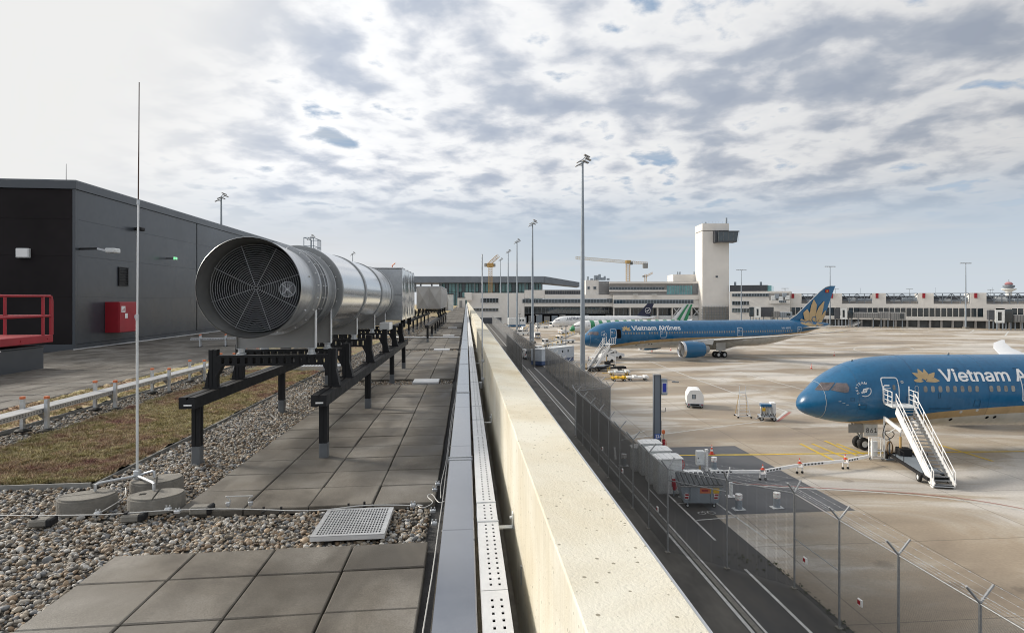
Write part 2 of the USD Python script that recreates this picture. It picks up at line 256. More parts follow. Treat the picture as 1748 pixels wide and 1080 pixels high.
strip(smooth(pl((1250, 824), (1330, 831), (1480, 839), (1620, 851), (1760, 875))), .13, 'boundary_line', M['line_white']); strip(smooth(pl((1250, 822), (1330, 829), (1480, 836.7), (1620, 848), (1760, 871))), .09, 'boundary_line_red', M['line_red'], .017)
strip(pl((1141, 777), (1300, 775.5), (1460, 773), (1760, 770)), .28, 'lead_in_line', M['line_yellow'])
for a, b in (((1366, 757), (1428, 788)), ((1386, 757), (1450, 784)), ((1408, 752), (1462, 777)), ((1428, 757), (1475, 775)), ((1600, 758), (1695, 787))): strip(pl(a, b), .24, 'stop_line', M['line_yellow'], .017)
for a, b in (((1440, 562), (1550, 566)), ((1390, 561.5), (1440, 567)), ((1655, 568), (1663, 563)), ((1715, 574), (1722, 565))): strip(pl(a, b), .5, 'far_line', M['line_white'] if a[0] > 1500 else M['line_yellow'])
strip(smooth(pl((1560, 596), (1510, 590), (1458, 595), (1500, 604), (1580, 610))), .25, 'stand_line', M['line_white'])
for bx_, by_ in ((14.0, 37.6), (14.1, 34.6)):     # worn bay symbols
    strip([(bx_+.22*math.cos(a)-.3, by_+.22*math.sin(a)) for a in np.linspace(0, 6.3, 14)], .05, 'bay_symbol', M['line_white']); strip([(bx_+.22*math.cos(a)+.3, by_+.22*math.sin(a)) for a in np.linspace(0, 6.3, 14)], .05, 'bay_symbol', M['line_white']); strip([(bx_-.3, by_), (bx_-.1, by_+.35), (bx_+.2, by_+.3), (bx_+.02, by_), (bx_+.3, by_)], .05, 'bay_symbol', M['line_white'])
# moss along the kerb and a drain channel beside the fence
m = MB()
for i in range(200):
    t = rnd.random(); q = np.array([14.55+rnd.gauss(0, .09), 19+9*t]) if i < 150 else np.array([13.4+rnd.gauss(0, .5), 28.2+rnd.gauss(0, .6)])
    r = rnd.uniform(.03, .10); a = rnd.random()*6
    m.add([[q[0]+r*math.cos(a+k*2.1)*rnd.uniform(.6, 1.2), q[1]+r*math.sin(a+k*2.1), .012+rnd.random()*.05] for k in range(3)], [[0, 1, 2]])
m.build('moss_patch', M['moss'], label='green moss growing along the asphalt edge by the fence', cat='moss', kind='stuff')
B((10.92, 10, -.1), (11.14, 110, .03)).build('drain_channel', M['conc_grey'], mk)
# ---------------------------------------------------------------- our building and its roof
bd = thing('terminal_building', 'pale concrete terminal building carrying the flat roof in the foreground', 'building')
M['facade_own'] = pm('pale_concrete_wall', (.50, .46, .39), .85, 0, .1, .6)
B((-80, -12, 0), (.32, 170, R0-.22)).build('building_block', M['facade_own'], bd)
M['membrane'] = pm('dark_roof_membrane', (.035, .035, .036), .85, 0, .3, 6, bump=.4, bscale=90)
B((-80, -12, R0-.217), (.30, 170, R0-.065)).build('roof_deck', M['membrane'], kind='structure')
M['gutter'] = pm('pale_gutter_screed', (.34, .31, .26), .9, 0, .25, 5, bump=.3, bscale=60)
B((.03, -1, R0-.064), (.271, 168, R0-.035)).build('roof_gutter', M['gutter'], kind='structure')
# parapet: precast elements with open joints
M['parapet'] = usdkit.material(stage, '/World/Looks/parapet_concrete', {
 'g': ('geometry', {}), 'n': ('noise_texture', {'scale': 1.2, 'detail': 7.0, 'roughness': .6}), 'r': ('rgb_ramp', ramp((.3, (.59, .515, .375)), (.44, (.68, .63, .505)), (.60, (.72, .69, .59)))),
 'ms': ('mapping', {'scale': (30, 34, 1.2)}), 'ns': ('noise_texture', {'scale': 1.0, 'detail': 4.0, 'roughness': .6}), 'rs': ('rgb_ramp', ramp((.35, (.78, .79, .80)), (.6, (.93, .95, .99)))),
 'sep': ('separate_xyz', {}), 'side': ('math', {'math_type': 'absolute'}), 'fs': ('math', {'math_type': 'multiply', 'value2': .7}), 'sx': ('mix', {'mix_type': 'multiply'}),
 'v': ('voronoi_texture', {'scale': 44.0, 'feature': 'f1', 'randomness': 1.0}), 'vs': ('white_noise_texture', {'dimensions': '3D'}), 'vt': ('map_range', {'from_min': .66, 'from_max': 1.0, 'to_min': .03, 'to_max': .27, 'clamp': True}), 'pit': ('math', {'math_type': 'less_than'}),
 'mw': ('mapping', {'scale': (2.2, 1.6, 2.2)}), 'nw': ('noise_texture', {'scale': 1.0, 'detail': 6.0, 'roughness': .65, 'distortion': .5}), 'rw': ('rgb_ramp', ramp((.40, (.80, .76, .68)), (.56, (1, 1, 1)))), 'xw': ('mix', {'mix_type': 'multiply', 'fac': .38}), 'px': ('mix', {'color2': (.16, .14, .09)}), 'pf': ('math', {'math_type': 'multiply', 'value2': .75}),
 'bn': ('noise_texture', {'scale': 90.0, 'detail': 5.0, 'roughness': .65}), 'bh': ('math', {'math_type': 'subtract'}), 'b': ('bump', {'strength': .35, 'distance': .012}),
 'p': ('principled_bsdf', {'roughness': .85, 'specular_ior_level': .25})},
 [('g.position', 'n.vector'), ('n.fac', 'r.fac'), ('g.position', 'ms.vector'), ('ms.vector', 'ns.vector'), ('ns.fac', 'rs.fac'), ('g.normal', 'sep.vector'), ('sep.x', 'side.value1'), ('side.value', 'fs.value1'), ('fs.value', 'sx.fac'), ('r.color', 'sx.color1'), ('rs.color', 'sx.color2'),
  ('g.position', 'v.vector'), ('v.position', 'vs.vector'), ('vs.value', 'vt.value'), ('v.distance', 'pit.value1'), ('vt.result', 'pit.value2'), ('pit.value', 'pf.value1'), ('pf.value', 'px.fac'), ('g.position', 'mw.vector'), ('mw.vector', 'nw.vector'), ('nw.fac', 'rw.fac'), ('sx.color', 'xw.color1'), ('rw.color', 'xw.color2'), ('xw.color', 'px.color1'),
  ('g.position', 'bn.vector'), ('bn.fac', 'bh.value1'), ('pit.value', 'bh.value2'), ('bh.value', 'b.height'), ('b.normal', 'p.normal'), ('px.color', 'p.base_color')], surface='p.BSDF')
PT = ZE-.76; PXI, PXO = .272, .570
par = thing('parapet', 'long cream precast concrete parapet along the roof edge above the apron', 'parapet')
y = -.6
while y < 168:
    L = 4.0 if y < 60 else 12.0; a, b = y+.007, min(y+L, 168)-.007; dz_, dx_ = rnd.uniform(-.005, .005), rnd.uniform(-.004, .004)
    m = MB(); c = .012
    c = .005
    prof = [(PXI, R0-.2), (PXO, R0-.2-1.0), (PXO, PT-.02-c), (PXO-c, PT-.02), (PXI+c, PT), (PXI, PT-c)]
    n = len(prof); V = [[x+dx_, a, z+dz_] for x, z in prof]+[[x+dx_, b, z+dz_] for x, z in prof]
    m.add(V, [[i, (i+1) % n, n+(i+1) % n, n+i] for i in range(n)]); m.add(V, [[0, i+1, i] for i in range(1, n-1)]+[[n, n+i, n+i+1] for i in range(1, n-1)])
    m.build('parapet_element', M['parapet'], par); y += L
B((PXO+.001, -.6, PT-.055), (PXO+.012, 168, PT-.03)).build('drip_edge', M['galv_bright'], par)
m = MB()
for y in np.arange(3.0, 40, 4.0):
    m.box((PXI-.002, y, R0+.30), (.006, .02, .09))
m.build('lifting_anchor', M['galv'], par)
# ---------------------------------------------------------------- roof surfaces
for i_, tone_ in enumerate((.80, .92, 1.0, 1.06, 1.18)): M[f'slab{i_}'] = usdkit.material(stage, f'/World/Looks/paving_slab_concrete_{i_}', {
 'g': ('geometry', {}), 'n': ('noise_texture', {'scale': 1.1, 'detail': 6.0, 'roughness': .6, 'distortion': .4}), 'r': ('rgb_ramp', ramp((.30, (.078, .068, .056)), (.45, (.135, .122, .103)), (.55, (.165, .153, .134)), (.68, (.225, .213, .193)))),
 'n2': ('noise_texture', {'scale': 160.0, 'detail': 4.0, 'roughness': .7}), 'r2': ('rgb_ramp', ramp((.3, (.62, .62, .62)), (.7, (1.32, 1.32, 1.32)))), 'x': ('mix', {'mix_type': 'multiply', 'fac': 1.0}),
 'oi': ('object_info', {}), 'mr': ('map_range', {'to_min': tone_, 'to_max': tone_}), 'cc': ('combine_xyz', {}), 'x2': ('mix', {'mix_type': 'multiply', 'fac': 1.0}),
 'm3': ('mapping', {'scale': (2.2, .9, 1), 'location': (3, 5, 1)}), 'n3': ('noise_texture', {'scale': 1.0, 'detail': 5.0, 'distortion': .5}), 'wet': ('map_range', {'from_min': .47, 'from_max': .64, 'clamp': True}), 'wc': ('mix', {'mix_type': 'multiply', 'color2': (.52, .50, .47)}), 'wr': ('map_range', {'to_min': .85, 'to_max': .55}),
 'b': ('bump', {'strength': .25, 'distance': .004}), 'p': ('principled_bsdf', {'specular_ior_level': .4})},
 [('g.position', 'n.vector'), ('n.fac', 'r.fac'), ('g.position', 'n2.vector'), ('n2.fac', 'r2.fac'), ('r.color', 'x.color1'), ('r2.color', 'x.color2'), ('oi.random', 'mr.value'), ('mr.result', 'cc.x'), ('mr.result', 'cc.y'), ('mr.result', 'cc.z'), ('x.color', 'x2.color1'), ('cc.vector', 'x2.color2'),
  ('g.position', 'm3.vector'), ('m3.vector', 'n3.vector'), ('n3.fac', 'wet.value'), ('wet.result', 'wc.fac'), ('x2.color', 'wc.color1'), ('wet.result', 'wr.value'), ('wr.result', 'p.roughness'), ('wc.color', 'p.base_color'), ('n2.fac', 'b.height'), ('b.normal', 'p.normal')], surface='p.BSDF')
M['slab'] = M['slab2']
def slab(m, x0, x1, y0, y1, zt, th=.05, ch=.006):
    V = [[x0, y0, zt-th], [x1, y0, zt-th], [x1, y1, zt-th], [x0, y1, zt-th], [x0, y0, zt-ch], [x1, y0, zt-ch], [x1, y1, zt-ch], [x0, y1, zt-ch], [x0+ch, y0+ch, zt], [x1-ch, y0+ch, zt], [x1-ch, y1-ch, zt], [x0+ch, y1-ch, zt]]
    m.add(V, [[0, 1, 5, 4], [1, 2, 6, 5], [2, 3, 7, 6], [3, 0, 4, 7], [4, 5, 9, 8], [5, 6, 10, 9], [6, 7, 11, 10], [7, 4, 8, 11], [8, 9, 10, 11]])
walk = thing('walkway', kind='structure')
rows, y = [], 4.24-.4; rows.append((y, 4.24))
while y > 2.0: rows.append((y-.505, y)); y -= .505
s0, sections = 5.06, []
while s0 < 165:
    n = 14; sections.append((s0, s0+n*.503)); rows += [(s0+i*.503, s0+(i+1)*.503) for i in range(n)]; s0 += n*.503+.82
far = MB(); G = .0058; XL = -2.265
for a, b in rows:
    for c in range(4):
        x0 = XL+c*.503; zt = R0+rnd.uniform(-.003, .003)
        if b < 24: m = MB(); jx, jy = rnd.uniform(-.002, .002), rnd.uniform(-.002, .002); slab(m, x0+G+jx, x0+.503-G+jx, a+G+jy, b-G+jy, zt); m.V[0][:, 2] += (m.V[0][:, 0]-x0-.25)*rnd.uniform(-.008, .008)+(m.V[0][:, 1]-a-.25)*rnd.uniform(-.008, .008); m.build('paving_slab', M[f'slab{rnd.choice((0, 1, 1, 2, 2, 3, 3, 4))}'], walk)
        else: slab(far, x0+G, x0+.503-G, a+G, b-G, zt)
far.build('far_paving', M['slab'], walk, kind='stuff')
ter = thing('roof_terrace', kind='structure'); near = MB(); cnt = 0
for i in range(12):
    for j in range(150):
        x0, y0 = -13.0+i*.503, 6.0+j*.503
        slab(near, x0+G*1.3, x0+.503-G*1.3, y0+G*1.3, y0+.503-G*1.3, R0+rnd.uniform(-.004, .004))
near.build('terrace_paving', M['slab'], ter, kind='stuff')
# gravel: river pebbles
M['stones'] = []
for i, (a, b) in enumerate((((.24, .215, .18), (.42, .39, .34)), ((.13, .10, .075), (.27, .19, .12)), ((.11, .115, .12), (.24, .245, .25)), ((.31, .215, .13), (.45, .36, .26)), ((.38, .37, .345), (.56, .545, .515)), ((.045, .042, .04), (.13, .12, .105)), ((.20, .165, .125), (.37, .32, .25)))):
    M['stones'].append(pm(f'pebble_{"abcdefg"[i]}', np.array(a)*.86, .62, 0, 0, 33, col2=np.array(b)*.88, spec=.35, lo=.36, hi=.64))
gr = UsdGeom.PointInstancer.Define(stage, '/World/gravel'); tag(gr.GetPrim(), 'loose rounded river gravel strewn over the roof beside the slabs', 'gravel', kind='stuff')
rels = []
for k in range(14):
    ico = trimesh.creation.icosphere(2 if k < 7 else 1, 1.0); v = np.array(ico.vertices)
    v = v*(1+.22*(meshkit.noise(v*1.3+k*7.7, k)[:, None]-.5)*2)*np.array([1.0, rng.uniform(.68, .92), rng.uniform(.5, .72)])
    usdkit.mesh(stage, f'/World/gravel/pebble_{k:03d}', (v, ico.faces), M['stones'][k % 7], True); rels.append(Sdf.Path(f'/World/gravel/pebble_{k:03d}'))
regions = []
def inside(x0, x1, y0, y1, den): regions.append((x0, x1, y0, y1, den))
inside(-5.2, -2.29, 2.2, 5.94, 1750); inside(-2.29, -.285, 4.255, 5.05, 1850); inside(-3.34, -2.29, 5.94, 12.2, 1450); inside(-3.34, -2.29, 12.2, 24, 620); inside(-3.34, -2.29, 24, 60, 200)
inside(-5.80, -5.24, 6.5, 16, 760); inside(-5.80, -5.24, 16, 30, 350); inside(-9.0, -5.2, 4.9, 5.94, 500); inside(-9.0, -5.8, 5.9, 6.3, 350); inside(-7.0, -5.8, 17.0, 30.0, 60)
for k, (a, b) in enumerate(sections[:-1]):
    inside(XL-.02, -.285, b+.005, sections[k+1][0]-.005, [900, 420, 240, 140, 60][min(k, 4)])
P_, S_, Q_, I_ = [], [], [], []
for x0, x1, y0, y1, den in regions:
    n = int((x1-x0)*(y1-y0)*den); x = rng.uniform(x0, x1, n); y = rng.uniform(y0, y1, n)
    keep = (x > -.80*y-1.0)
    x, y = x[keep], y[keep]; n = len(x)
    s = np.clip(rng.lognormal(math.log(.0138), .30, n), .009, .034)*(1.0 if den > 500 else 1.25)
    z = R0-.060+rng.uniform(0, .026, n)+.006*(meshkit.noise(np.c_[x*2.2, y*2.2, x*0])*2-1)
    P_.append(np.c_[x, y, z]); S_.append(np.repeat(s[:, None], 3, 1)); q = rng.normal(size=(n, 4))*np.array([1, .22, .22, 1]); Q_.append(q/np.linalg.norm(q, axis=1)[:, None]); I_.append(rng.choice(14, n, p=np.array([.2, .16, .14, .09, .12, .08, .21]*2)/2))
P_, S_, Q_, I_ = map(np.concatenate, (P_, S_, Q_, I_))
gr.CreatePositionsAttr(Vt.Vec3fArray.FromNumpy(P_.astype(np.float32))); gr.CreateScalesAttr(Vt.Vec3fArray.FromNumpy(S_.astype(np.float32))); gr.CreateProtoIndicesAttr(Vt.IntArray.FromNumpy(I_.astype(np.int32)))
gr.CreateOrientationsAttr(Vt.QuathArray([Gf.Quath(*map(float, q)) for q in Q_])); gr.CreatePrototypesRel().SetTargets(rels)
M['gravel_bed'] = pm('dark_gravel_bed', (.05, .046, .04), .9, 0, .6, 22, bump=.8, bscale=45)
gb = MB()
for x0, x1, y0, y1, den in regions: gb.add([[x0, y0, R0-.058], [x1, y0, R0-.058], [x1, y1, R0-.058], [x0, y1, R0-.058]], [[0, 1, 2, 3]])
gb.build('gravel_bed', M['gravel_bed'], kind='structure')
# sedum mats
M['sedum'] = usdkit.material(stage, '/World/Looks/sedum_mat', {
 'g': ('geometry', {}), 'n': ('noise_texture', {'scale': 1.5, 'detail': 8.0, 'roughness': .72}), 'r': ('rgb_ramp', ramp((.30, (.30, .15, .15)), (.40, (.38, .26, .19)), (.48, (.48, .385, .25)), (.54, (.36, .325, .155)), (.60, (.54, .455, .30)), (.70, (.47, .45, .21)))),
 'n2': ('noise_texture', {'scale': 55.0, 'detail': 4.0, 'roughness': .7}), 'r2': ('rgb_ramp', ramp((.32, (.35, .35, .35)), (.68, (1.5, 1.5, 1.5)))), 'x': ('mix', {'mix_type': 'multiply', 'fac': 1.0}), 'oi': ('object_info', {}), 'mr': ('map_range', {'to_min': .75, 'to_max': 1.3}), 'cc': ('combine_xyz', {}), 'x2': ('mix', {'mix_type': 'multiply', 'fac': 1.0}),
 'b': ('bump', {'strength': .9, 'distance': .03}), 'p': ('principled_bsdf', {'roughness': .95, 'specular_ior_level': .1})},
 [('g.position', 'n.vector'), ('n.fac', 'r.fac'), ('g.position', 'n2.vector'), ('n2.fac', 'r2.fac'), ('r.color', 'x.color1'), ('r2.color', 'x.color2'), ('oi.random', 'mr.value'), ('mr.result', 'cc.x'), ('mr.result', 'cc.y'), ('mr.result', 'cc.z'), ('x.color', 'x2.color1'), ('cc.vector', 'x2.color2'), ('n2.fac', 'b.height'), ('b.normal', 'p.normal'), ('x2.color', 'p.base_color')], surface='p.BSDF')
sed = thing('sedum_roof', 'low brown and olive sedum carpet planted on the roof behind the lightning rod', 'sedum', kind='stuff')
def carpet(x0, x1, y0, y1, st, name):
    nx, ny = max(2, int((x1-x0)/st)), max(2, int((y1-y0)/st)); X, Y = np.meshgrid(np.linspace(x0, x1, nx), np.linspace(y0, y1, ny))
    p = np.c_[X.ravel(), Y.ravel(), np.zeros(X.size)]; z = R0-.055+.07*meshkit.fbm(p*4.0, 4, 3)+.025*meshkit.noise(p*18, 5)
    p[:, 2] = z; i = np.arange(nx*ny).reshape(ny, nx); f = np.stack([i[:-1, :-1], i[:-1, 1:], i[1:, 1:], i[1:, :-1]], -1).reshape(-1, 4)
    MB().add(p, f).build(name, M['sedum'], sed, True)
carpet(-5.2, -3.38, 5.98, 24, .035, 'carpet'); carpet(-5.2, -3.38, 24, 166, .3, 'carpet'); carpet(-6.98, -5.86, 6.3, 26, .05, 'carpet'); carpet(-30, -5.2, 40, 166, 1.0, 'carpet'); carpet(-6.98, -5.2, 26, 41, .3, 'carpet'); carpet(-3.38, -2.3, 60, 166, .3, 'carpet')
tf = UsdGeom.PointInstancer.Define(stage, '/World/sedum_tufts'); tag(tf.GetPrim(), 'tiny dry tufts standing up from the sedum carpet', 'tufts', kind='stuff'); rels = []
for k in range(4):
    m = MB()
    for j in range(9):
        a, r, h, w = rng.uniform(0, 6.3), rng.uniform(.004, .02), rng.uniform(.012, .030), .0045; o = np.array([r*math.cos(a), r*math.sin(a), 0]); d = np.array([math.cos(a), math.sin(a), 0])*rng.uniform(.2, 1.1)*h; s = np.array([-math.sin(a), math.cos(a), 0])*w
        m.add([o-s, o+s, o+d+[0, 0, h]], [[0, 1, 2]])
    v, f = m.get(); g_ = usdkit.mesh(stage, f'/World/sedum_tufts/tuft_{k:03d}', (v, f), M['sedum']); g_.CreateDoubleSidedAttr(True); rels.append(g_.GetPath())
n = 26000; y = 5.99+ (15-5.99)*rng.random(n)**1.5; x = rng.uniform(-5.19, -3.4, n); x[:5000] = rng.uniform(-6.9, -5.88, 5000); p = np.c_[x, y, x*0]
p[:, 2] = R0-.055+.07*meshkit.fbm(np.c_[x, y, x*0]*4.0, 4, 3)+.025*meshkit.noise(np.c_[x, y, x*0]*18, 5)-.004
tf.CreatePositionsAttr(Vt.Vec3fArray.FromNumpy(p.astype(np.float32))); tf.CreateProtoIndicesAttr(Vt.IntArray.FromNumpy(rng.integers(0, 4, n).astype(np.int32))); tf.CreatePrototypesRel().SetTargets(rels)
tf.CreateScalesAttr(Vt.Vec3fArray.FromNumpy(np.repeat(rng.uniform(.6, 1.7, n)[:, None], 3, 1).astype(np.float32)))
tf.CreateOrientationsAttr(Vt.QuathArray([Gf.Quath(math.cos(a), 0, 0, math.sin(a)) for a in rng.uniform(0, PI, n)]))
M['edge_metal'] = pm('weathered_edging', (.20, .20, .19), .6, .2, .3, 5)
ed = thing('roof_edging', kind='structure')
for i, (lo, hi) in enumerate((((-3.375, 5.95, R0-.06), (-3.355, 60, R0-.012)), ((-5.235, 5.95, R0-.06), (-5.215, 60, R0-.008)), ((-5.855, 6.3, R0-.06), (-5.84, 30, R0-.008)), ((-9, 5.93, R0-.06), (-3.376, 5.949, R0+.004)), ((-7.0, 6.2, R0-.06), (-6.985, 40, R0+.008)))):
    B(lo, hi).build('edging_strip', M['edge_metal'], ed)
# ---------------------------------------------------------------- gratings over the roof drains
M['grate'] = pm('galvanised_grating', (.50, .51, .52), .42, .6, .12, 12)
def grating(loc, w, d, n, label):
    t = thing('drain_grating', label, 'grating', loc, 0, 'drain gratings in the gravel gaps')
    m = MB()
    m.b2((0, 0, 0), (w, .012, .03)); m.b2((0, d-.012, 0), (w, d, .03)); m.b2((0, .0125, 0), (.012, d-.0125, .03)); m.b2((w-.012, .0125, 0), (w, d-.0125, .03)); m.build('rim', M['galv_bright'], t)
    ch = Polygon([(0, 0), (w, 0), (w, d), (0, d)]); nx, ny = n
    if nx:
        holes = []
        for i in range(nx):
            for j in range(ny):
                hx, hy = .03+(w-.06)*(i+.5)/nx, .03+(d-.06)*(j+.5)/ny; holes.append(sbox(hx-.006, hy-.0135, hx+.006, hy+.0135))
        ch = ch.difference(ops.unary_union(holes))
    MB().prism(ch, .004, trimesh.transformations.translation_matrix((0, 0, .0305))).build('perforated_plate', M['grate'], t)
    B((.013, .013, -.01), (w-.013, d-.013, .003)).build('shaft', M['dark_hole'], t)
    return t
grating((-1.075, 4.36, R0-.012), .505, .56, (22, 14), 'perforated steel grating lid lying in the foreground gravel gap')
dl = ['second grating along the walkway, pale and flat by the near slabs\' far end', 'third grating along the walkway, in the gravel gap beyond the table legs', 'fourth grating along the walkway, a thin pale bar', 'fifth grating along the walkway, tiny near the roof end']
for k in range(4): grating((-1.06, sections[k][1]+.13, R0-.012), .51, .55, (0, 0), dl[k])
# ---------------------------------------------------------------- flat duct and perforated cable tray beside the parapet
td = thing('flat_duct', 'long flat sheet metal duct running between the slabs and the parapet', 'duct'); DT = R0+.35
M['duct_flat'] = pm('galvanised_duct_sheet', (.33, .338, .355), .17, 1.0, .12, 1.6, rvar=.05, bump=.01, bscale=3)
y, seg = -.5, 0
while y < 165:
    L = 2.0 if y < 40 else 20; m = MB(); m.cbox((-.142, y+.002, R0-.02), (.045, y+L-.002, DT), .006); m.build('duct_section', M['duct_flat'], td)
    y += L
for y in (5.02, 5.10, 8.6, 8.66, 12.4, 16.2, 20.0):
    B((-.147, y, R0), (.05, y+.016, DT+.005)).build('strap', M['galv'], td)
ct = thing('perforated_cable_tray', 'white perforated cable tray running along the foot of the parapet', 'cable tray'); TT = R0+.42; TX0, TX1 = .064, .176
y = -.4
while y < 165:
    L = 3.0 if y < 30 else 12; a, b = y+.003, y+L-.003; plate = sbox(TX0, a, TX1, b)
    if y < 18:
        yy = np.arange(a+.05, b-.03, .054); plate = plate.difference(ops.unary_union([sbox(x-.0052, q-.010, x+.0052, q+.010) for q in yy for x in (TX0+.042, TX0+.080)]))
    MB().prism(plate, .003, trimesh.transformations.translation_matrix((0, 0, TT))).build('cover_plate', M['galv_bright'], ct)
    m = MB().b2((TX0, a, TT-.1), (TX0+.003, b, TT-.0005)); m.b2((TX1-.003, a, TT-.1), (TX1, b, TT-.0005)); m.build('side_rail', M['galv_bright'], ct)
    y += L
B((TX0+.004, -.4, TT-.1), (TX1-.004, 165, TT-.02)).build('cables', M['dark_hole'], ct)
for y in (3.40, 3.72, 6.3, 7.1, 9.2, 10.4, 13.2, 16.3, 19.4):
    B((TX0-.004, y, TT-.11), (TX1+.004, y+.012, TT+.007)).build('clamp', M['galv'], ct)
for y in np.arange(3.55, 40, 3.05):
    m = MB(); m.box(((TX1+PXI)/2+.004, y, TT-.085), (PXI-TX1+.004, .045, .006)); m.box((PXI-.004, y, TT-.045), (.006, .045, .09)); m.tube([(PXI-.02, y, TT-.03), (PXI, y, TT-.03)], .009, 6); m.build('wall_bracket', M['white_dirty'], ct)
# ---------------------------------------------------------------- lightning protection
lw = thing('lightning_wire', 'pale round lightning conductor wire lying across the gravel and along the duct', 'wire')
def wire(pts, r=.0042, par=lw, mat=None, name='wire_run'):
    m = MB(); m.tube(smooth(pts, 6) if len(pts) > 2 else np.array(pts), r, 7); return m.build(name, mat or M['steel_wire'], par, True)
wz = R0+.035
wpts = [onz(x, y, wz) for x, y in ((-60, 879), (60, 879), (165, 878), (235, 874), (300, 870), (390, 868), (470, 870), (520, 871), (570, 868), (625, 862), (700, 862), (712, 861))]; wire(wpts)
wire([onz(x, y, wz) for x, y in ((712, 861), (722, 866), (733, 862), (738, 855), (730, 847), (737, 843), (745, 853), (758, 855))])
wire([(-.215, 2.0, wz), (-.21, 3.0, wz+.01), (-.20, 3.7, wz), (-.195, 4.4, wz+.01), (-.19, 5.2, wz), (-.19, 6.5, wz+.01), (-.185, 9, wz), (-.18, 14, wz), (-.18, 22, wz)])
wire([(-.205, 5.0, wz+.015), (-.212, 5.4, wz+.05), (-.2, 6.2, wz+.02), (-.2, 7.5, wz+.03), (-.19, 9.5, wz+.02)], .0035)
wire([onz(x, y, wz) for x, y in ((214, 832), (213, 846), (200, 857), (182, 868), (168, 876))])
for x, y in ((72, 886), (228, 878)):
    q = onz(x, y, R0+.02); t = thing('wire_holder', 'dark concrete wire holder block %s' % ('farthest left under the wire on the gravel' if x < 100 else 'under the wire in front of the half round weights'), 'wire holder', (q[0], q[1], R0-.025), 4)
    MB().cbox((-.075, -.05, 0), (.075, .05, .055), .012).build('block', M['conc_grey'], t); MB().cbox((.04, -.053, 0), (.085, .053, .058), .01).build('end_cap', M['black_steel'], t); MB().box((-.05, 0, .06), (.02, .05, .02)).build('clip', M['black_steel'], t)
for i, x in enumerate((345, 450, 480, 595, 622)):
    q = onz(x, [867, 871, 871, 865, 862][i], R0+.01); t = thing('wire_clip', ['wide block under the wire at the left corner of the far slabs', 'small black clip, left of the middle pair, holding the wire on the slab edge', 'small black clip, right one of the middle pair on the slab edge', 'small black clip behind the left of the foreground grating', 'small black clip behind the middle of the foreground grating'][i] + '', 'wire clip', (q[0], q[1], R0-.0))
    if i == 0: MB().cbox((-.08, -.05, -.03), (.06, .04, .035), .012).build('block', M['conc_grey'], t); MB().cbox((.05, -.055, -.03), (.085, .045, .04), .01).build('end_cap', M['black_steel'], t)
    else: MB().cbox((-.012, -.03, -.005), (.012, .03, .012), .004).build('foot', M['black_steel'], t); MB().tube([(0, 0, .01), (0, 0, .04)], .009, 8).build('clip', M['black_steel'], t)
for i, (x, y) in enumerate(((167, 876), (287, 869), (303, 873), (705, 862), (739, 872), (741, 893), (742, 836), (747, 826))):
    q = onz(x, y, wz); m = MB().cbox(q-[.022, .018, .012], q+[.022, .018, .014], .005); m.tube([q-[.012, 0, -.01], q-[.012, 0, -.03]], .006, 6); m.tube([q+[.012, 0, .01], q+[.012, 0, .03]], .006, 6); m.build('wire_connector', M['galv'], lw)
t = thing('wire_step_loop', 'bent round bar loop standing on the slab corner above the wire', 'wire loop'); a, b = onz(389, 867, R0), onz(428, 866, R0)
wire([a, a+[0, 0, .085], a+[.006, 0, .095], b+[-.006, 0, .095], b+[0, 0, .085], b], .0045, t, M['steel_wire'], 'loop')
for q in (a, b): MB().cbox(q+[-.015, -.012, .015], q+[.015, .012, .05], .005).build('clamp', M['galv'], t)
# lightning rod on its tripod with three half-round weights
rod = thing('lightning_rod', 'tall slender lightning rod on a three legged foot among the gravel', 'lightning rod', (-2.862, 5.70, R0))
m = MB().tube([(0, 0, .10), (0, 0, 1.50)], .0105, 12); m.build('lower_mast', M['white_dirty'], rod, 40)
MB().tube([(0, 0, 1.48), (.008, 0, 2.52)], .0078, 10).build('middle_mast', M['galv_bright'], rod, 40); MB().tube([(.008, 0, 2.50), (.016, 0, 3.56)], [.0052, .004], 8).build('tip', pm('brown_rod_tip', (.10, .07, .06), .5, .6), rod, 40)
MB().tube([(0, 0, 1.48), (0, 0, 1.53)], .0135, 10).build('collar', M['galv'], rod); MB().tube([(0.008, 0, 2.49), (.008, 0, 2.53)], .011, 10).build('collar', M['galv'], rod)
MB().cbox((-.026, -.026, .07), (.026, .026, .17), .008).build('hub', M['galv'], rod)
wc = [onz(150, 850, R0+.06), onz(268, 848, R0+.06), onz(268, 822, R0+.06)]
for q in wc:
    d = np.array([q[0]+2.862, q[1]-5.70, 0]); e = d*.86
    MB().tube([(0, 0, .12), d*.15+[0, 0, .125], e*.92+[0, 0, .155], e+[0, 0, .15], e+[0, 0, .10]], .012, 8).build('leg', M['galv'], rod, 40)
for i, (q, ang) in enumerate(zip(wc, (18, 14, 24))):
    t = thing('concrete_weight', ['half round concrete weight left of the lightning rod', 'half round concrete weight in front right of the lightning rod', 'half round concrete weight behind right of the lightning rod'][i], 'weight', (q[0], q[1], R0-.03), ang)
    th = np.linspace(0, 2*PI, 28, endpoint=False); sh = Polygon([(.205*math.cos(a), (.175 if math.sin(a) < 0 else .13)*math.sin(a)) for a in th]); hole = sbox(-.125, -.02, -.075, .03)
    MB().prism(sh.difference(hole) if i else sh, .11).build('block', M['conc_grey'], t)
    top = sh.buffer(-.012); g1 = top.intersection(sbox(-.3, -.3, .3, -.006)) if not i else top.intersection(sbox(-.3, -.3, -.006, .3)); g2 = top.difference(g1.buffer(.014))
    mm = MB(); 
    for g_ in (g1, g2): mm.prism(g_.difference(hole) if i else g_, .014, trimesh.transformations.translation_matrix((0, 0, .1105)))
    mm.build('top_face', M['conc_grey'], t)
